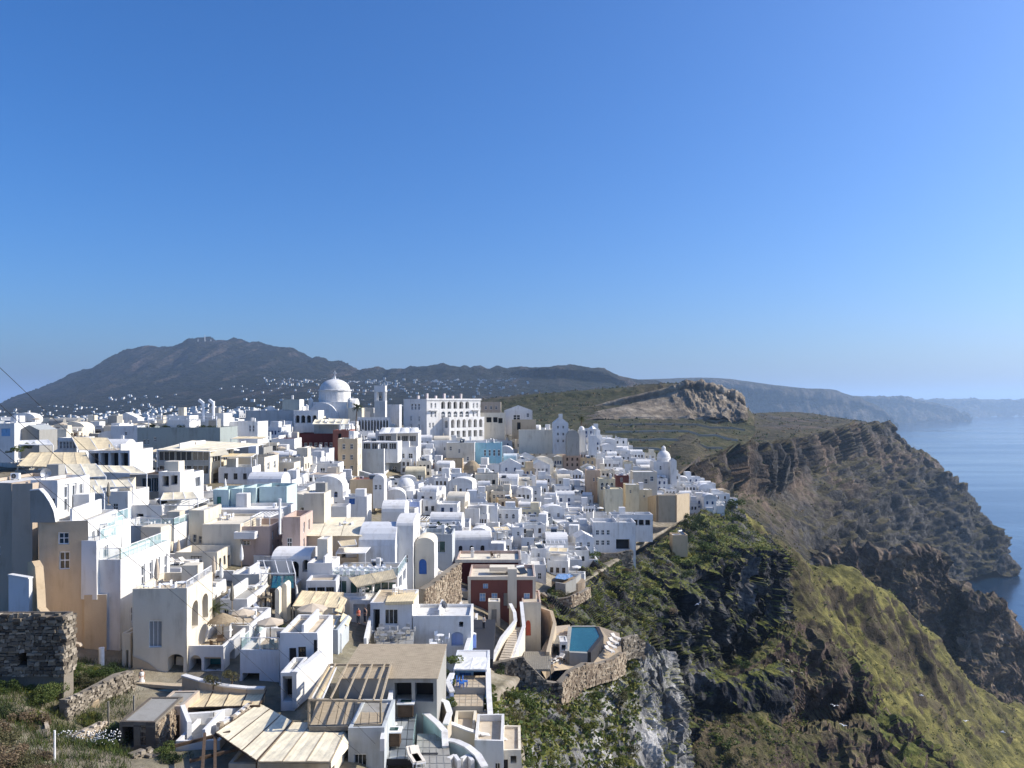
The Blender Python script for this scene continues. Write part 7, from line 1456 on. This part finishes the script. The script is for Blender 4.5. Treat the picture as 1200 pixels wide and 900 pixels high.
for a, b_, Yy, hh in ((250, 808, 60.5, 1.0), (272, 804, 60.8, 1.2)):
    p = W(a, b_, Yy); t = thing('olive_tree', 'small round olive tree on the white kerb wall', 'tree', p, 0, 'olive trees on the kerb'); MB().lathe([(.07, 0), (.05, hh * .7)], 'wooddark', 6).build('trunk', t); link(cached(('crown', 1), lambda: leaf_cloud(500, .9, .07, O_, 77)), 'crown', t, (0, 0, hh * .5), 0)
bushes([W(a, b_, Yy) for a, b_, Yy in ((348, 738, 76), (340, 742, 75), (330, 735, 77), (522, 790, 71), (523, 800, 69.5), (524, 812, 67.5), (528, 824, 65.5), (526, 778, 73), (586, 782, 97), (584, 788, 96), (30, 525, 128), (20, 528, 126), (10, 530, 126), (36, 522, 130))], [D_, G_], .7, 1.2, 'hedge bush tucked between white terrace walls', 'hedge bushes among the terraces', 1.0)
bushes([W(a, b_, Yy) for a, b_, Yy in ((176, 500, 176), (196, 501, 176), (214, 501, 176), (236, 501, 176), (250, 501, 177))], [D_], 1.0, 1.5, 'planter bush along the grey green roof', 'planter bushes on the grey green roof', 1.0)
bushes([W(a, b_, Yy) for a, b_, Yy in ((684, 652, 186), (690, 656, 182), (697, 650, 188), (806, 606, 246), (818, 612, 240), (812, 620, 232), (828, 616, 238), (636, 620, 200), (626, 640, 190), (510, 625, 150))], [D_, D_, G_], 2.0, 3.4, 'large dark bush between the houses and the cliff', 'large dark bushes at the town edge', 1.0)
# scree boulders under the crag
for p in sample(LOWG, 60, 21, lambda x, y, v: (x > 790) & (x < 980) & (y > 765) & (y < 830), .1):
    me = cached(('boulder', VR.randrange(3)), lambda: MB().hexa([(-1, -.7, -.5), (.9, -.8, -.5), (1, .7, -.5), (-.8, .9, -.5), (-.6, -.5, .6), (.5, -.7, .4), (.7, .4, .7), (-.5, .6, .5)], 'stone')); s = VR.uniform(.3, 1.0)
    tag(link(me, 'boulder', None, p, VR.random() * 6, (s, s * .8, s * .7)), 'fallen grey boulder on the scree beneath the dark crag', 'boulder', 'boulders under the crag')
# ------------------------------------------------------------------ people, gulls, cables
def person(label, p, rz, h=1.66, cloth='clothwhite', dress=True, hairm='hair', legm='clothwhite'):
    k = h / 1.66; t = thing('person', label, 'person', p, rz); me = bpy.data.meshes.new('body')
    J = dict(pel=(0, 0, .88), wa=(0, 0, 1.02), ch=(0, 0, 1.24), ne=(0, -.01, 1.40), hd=(0, -.02, 1.50), tp=(0, -.01, 1.63), ls=(.16, 0, 1.34), le=(.21, .01, 1.08), lw=(.20, -.08, .85), lh=(.195, -.10, .77), rs=(-.16, 0, 1.34), re=(-.22, .03, 1.09), rw=(-.17, -.14, .95), rh=(-.13, -.20, .92), lp=(.09, 0, .82), lk=(.10, -.02, .47), la=(.09, .02, .08), lt=(.09, -.14, .03), rp=(-.09, 0, .82), rk=(-.10, -.03, .47), ra=(-.10, 0, .08), rt=(-.10, -.16, .03))
    Rd = dict(pel=.15, wa=.12, ch=.145, ne=.055, hd=.085, tp=.07, ls=.065, le=.043, lw=.03, lh=.035, rs=.065, re=.043, rw=.03, rh=.035, lp=.09, lk=.06, la=.04, lt=.03, rp=.09, rk=.06, ra=.04, rt=.03)
    nm = list(J); E = [('pel', 'wa'), ('wa', 'ch'), ('ch', 'ne'), ('ne', 'hd'), ('hd', 'tp'), ('ch', 'ls'), ('ls', 'le'), ('le', 'lw'), ('lw', 'lh'), ('ch', 'rs'), ('rs', 're'), ('re', 'rw'), ('rw', 'rh'), ('pel', 'lp'), ('lp', 'lk'), ('lk', 'la'), ('la', 'lt'), ('pel', 'rp'), ('rp', 'rk'), ('rk', 'ra'), ('ra', 'rt')]
    me.from_pydata([tuple(c * k for c in J[n]) for n in nm], [(nm.index(a), nm.index(b)) for a, b in E], []); me.materials.append(MATS['skin']); o = link(me, 'body', t); md = o.modifiers.new('s', 'SKIN')
    for i, n in enumerate(nm): me.skin_vertices[0].data[i].radius = (Rd[n] * k,) * 2
    me.skin_vertices[0].data[0].use_root = True; o.modifiers.new('d', 'SUBSURF').levels = 2; o.modifiers['d'].render_levels = 2
    b = MB(); b.dome((0, .02 * k, 1.53 * k), .105 * k, hairm, 12, 5, 1.05); b.lathe([(.10 * k, 0), (.09 * k, -.1 * k), (.07 * k, -.2 * k)], hairm, 10, (0, .045 * k, 1.53 * k), cap=False); b.build('hair', t, True)
    b = MB(); b.lathe([(.065 * k, 1.415 * k), (.19 * k, 1.36 * k), (.185 * k, 1.2 * k), (.145 * k, 1.03 * k), (.18 * k, .86 * k)] + ([(.25 * k, .5 * k), (.30 * k, .18 * k)] if dress else []), cloth, 14, (0, 0, 0), 1, .72, cap=False); b.build('dress' if dress else 'shirt', t, True)
    if not dress:
        b = MB()
        for s in (-1, 1): b.lathe([(.10 * k, .88 * k), (.105 * k, .8 * k), (.085 * k, .45 * k), (.07 * k, .1 * k)], legm, 10, (s * .095 * k, -.01 * k, 0), cap=False)
        b.build('trousers', t, True)
    return t
person('person in a long white dress standing on the ochre ledge', W(166, 807, 63.6), .5)
person('person in a tan shirt walking up the dark stepped lane', W(567, 737, 94), 2.6, 1.72, 'cushion', False, legm='clothdark')
person('person in a red shirt under the white slab roof', W(420, 731, 82), .3, 1.72, 'clothred', False, legm='clothdark'); person('person in dark clothes beside the red shirted one', W(428, 730, 82.5), -.6, 1.75, 'clothdark', False, legm='clothdark')
def gull(p, rz, bank, i):
    b = MB(); b.lathe([(.01, -.3), (.06, -.22), (.085, 0), (.06, .2), (.045, .27), (.01, .34)], 'gull', 8)
    b.V = [(x, -z, y) for x, y, z in b.V]
    for s in (-1, 1):
        b.face([(s * .06, -.12, .03), (s * .36, -.16, .16), (s * .34, .06, .15), (s * .06, .10, .03)], 'gullwing'); b.face([(s * .36, -.16, .16), (s * .66, -.02, .10), (s * .60, .08, .10), (s * .34, .06, .15)], 'gullwing')
    b.face([(-.06, .26, 0), (.06, .26, 0), (.1, .42, 0), (-.1, .42, 0)], 'gull')
    o = b.build('gull', None, False, p); o.rotation_euler = (.1, bank, rz); tag(o, ['white gull gliding over the red cave rock', 'white gull gliding above the grassy slope', 'white gull near the mouth of the red cave', 'white gull low over the grass beside the promontory', 'white gull circling above the lower grass', 'white gull in front of the dark crag'][i], 'gull', 'gulls over the slope'); o.scale = (1.25,) * 3
for i, (a, b_, Yy) in enumerate([(988, 850, 140), (1080, 815, 170), (978, 827, 150), (1175, 858, 150), (1132, 845, 165), (818, 708, 160)]): gull(W(a, b_, Yy), i * 1.3, .3 - .15 * i, i)
cable('upper overhead cable crossing above the ochre house', [(-30, 405, 26), (0, 431, 27), (37, 466, 28.5), (128, 552, 32), (174, 594, 34), (240, 648, 37), (300, 698, 39.5), (374, 762, 42), (445, 840, 44)])
cable('middle overhead cable crossing above the sun decks', [(-30, 446, 26), (0, 474, 27), (30, 502, 28), (72, 540, 30), (140, 600, 33), (210, 662, 36), (290, 730, 39.5), (360, 792, 42), (440, 872, 44)])
cable('lower overhead cable crossing before the ochre facade', [(-30, 503, 26), (0, 527, 27), (33, 554, 28.5), (92, 602, 31), (140, 644, 33), (200, 692, 35.5), (265, 748, 38), (340, 816, 41), (430, 890, 44)])
# small boat under the headland
p = Vector(W(1112, 672, 1130)); p.z = SEA_Z; t = thing('motor_boat', 'small white motor boat under the headland', 'boat', p, .5); MB().hexa([(-1.2, -4, -.3), (1.2, -4, -.3), (1.0, 3, -.3), (-1.0, 3, -.3), (-1.5, -4.2, 1.1), (1.5, -4.2, 1.1), (.4, 5, 1.4), (-.4, 5, 1.4)], 'plasticwhite').build('hull', t); MB().box(-.9, .9, -1.5, 1.5, 1.2, 2.6, 'plasticwhite').build('cabin', t)
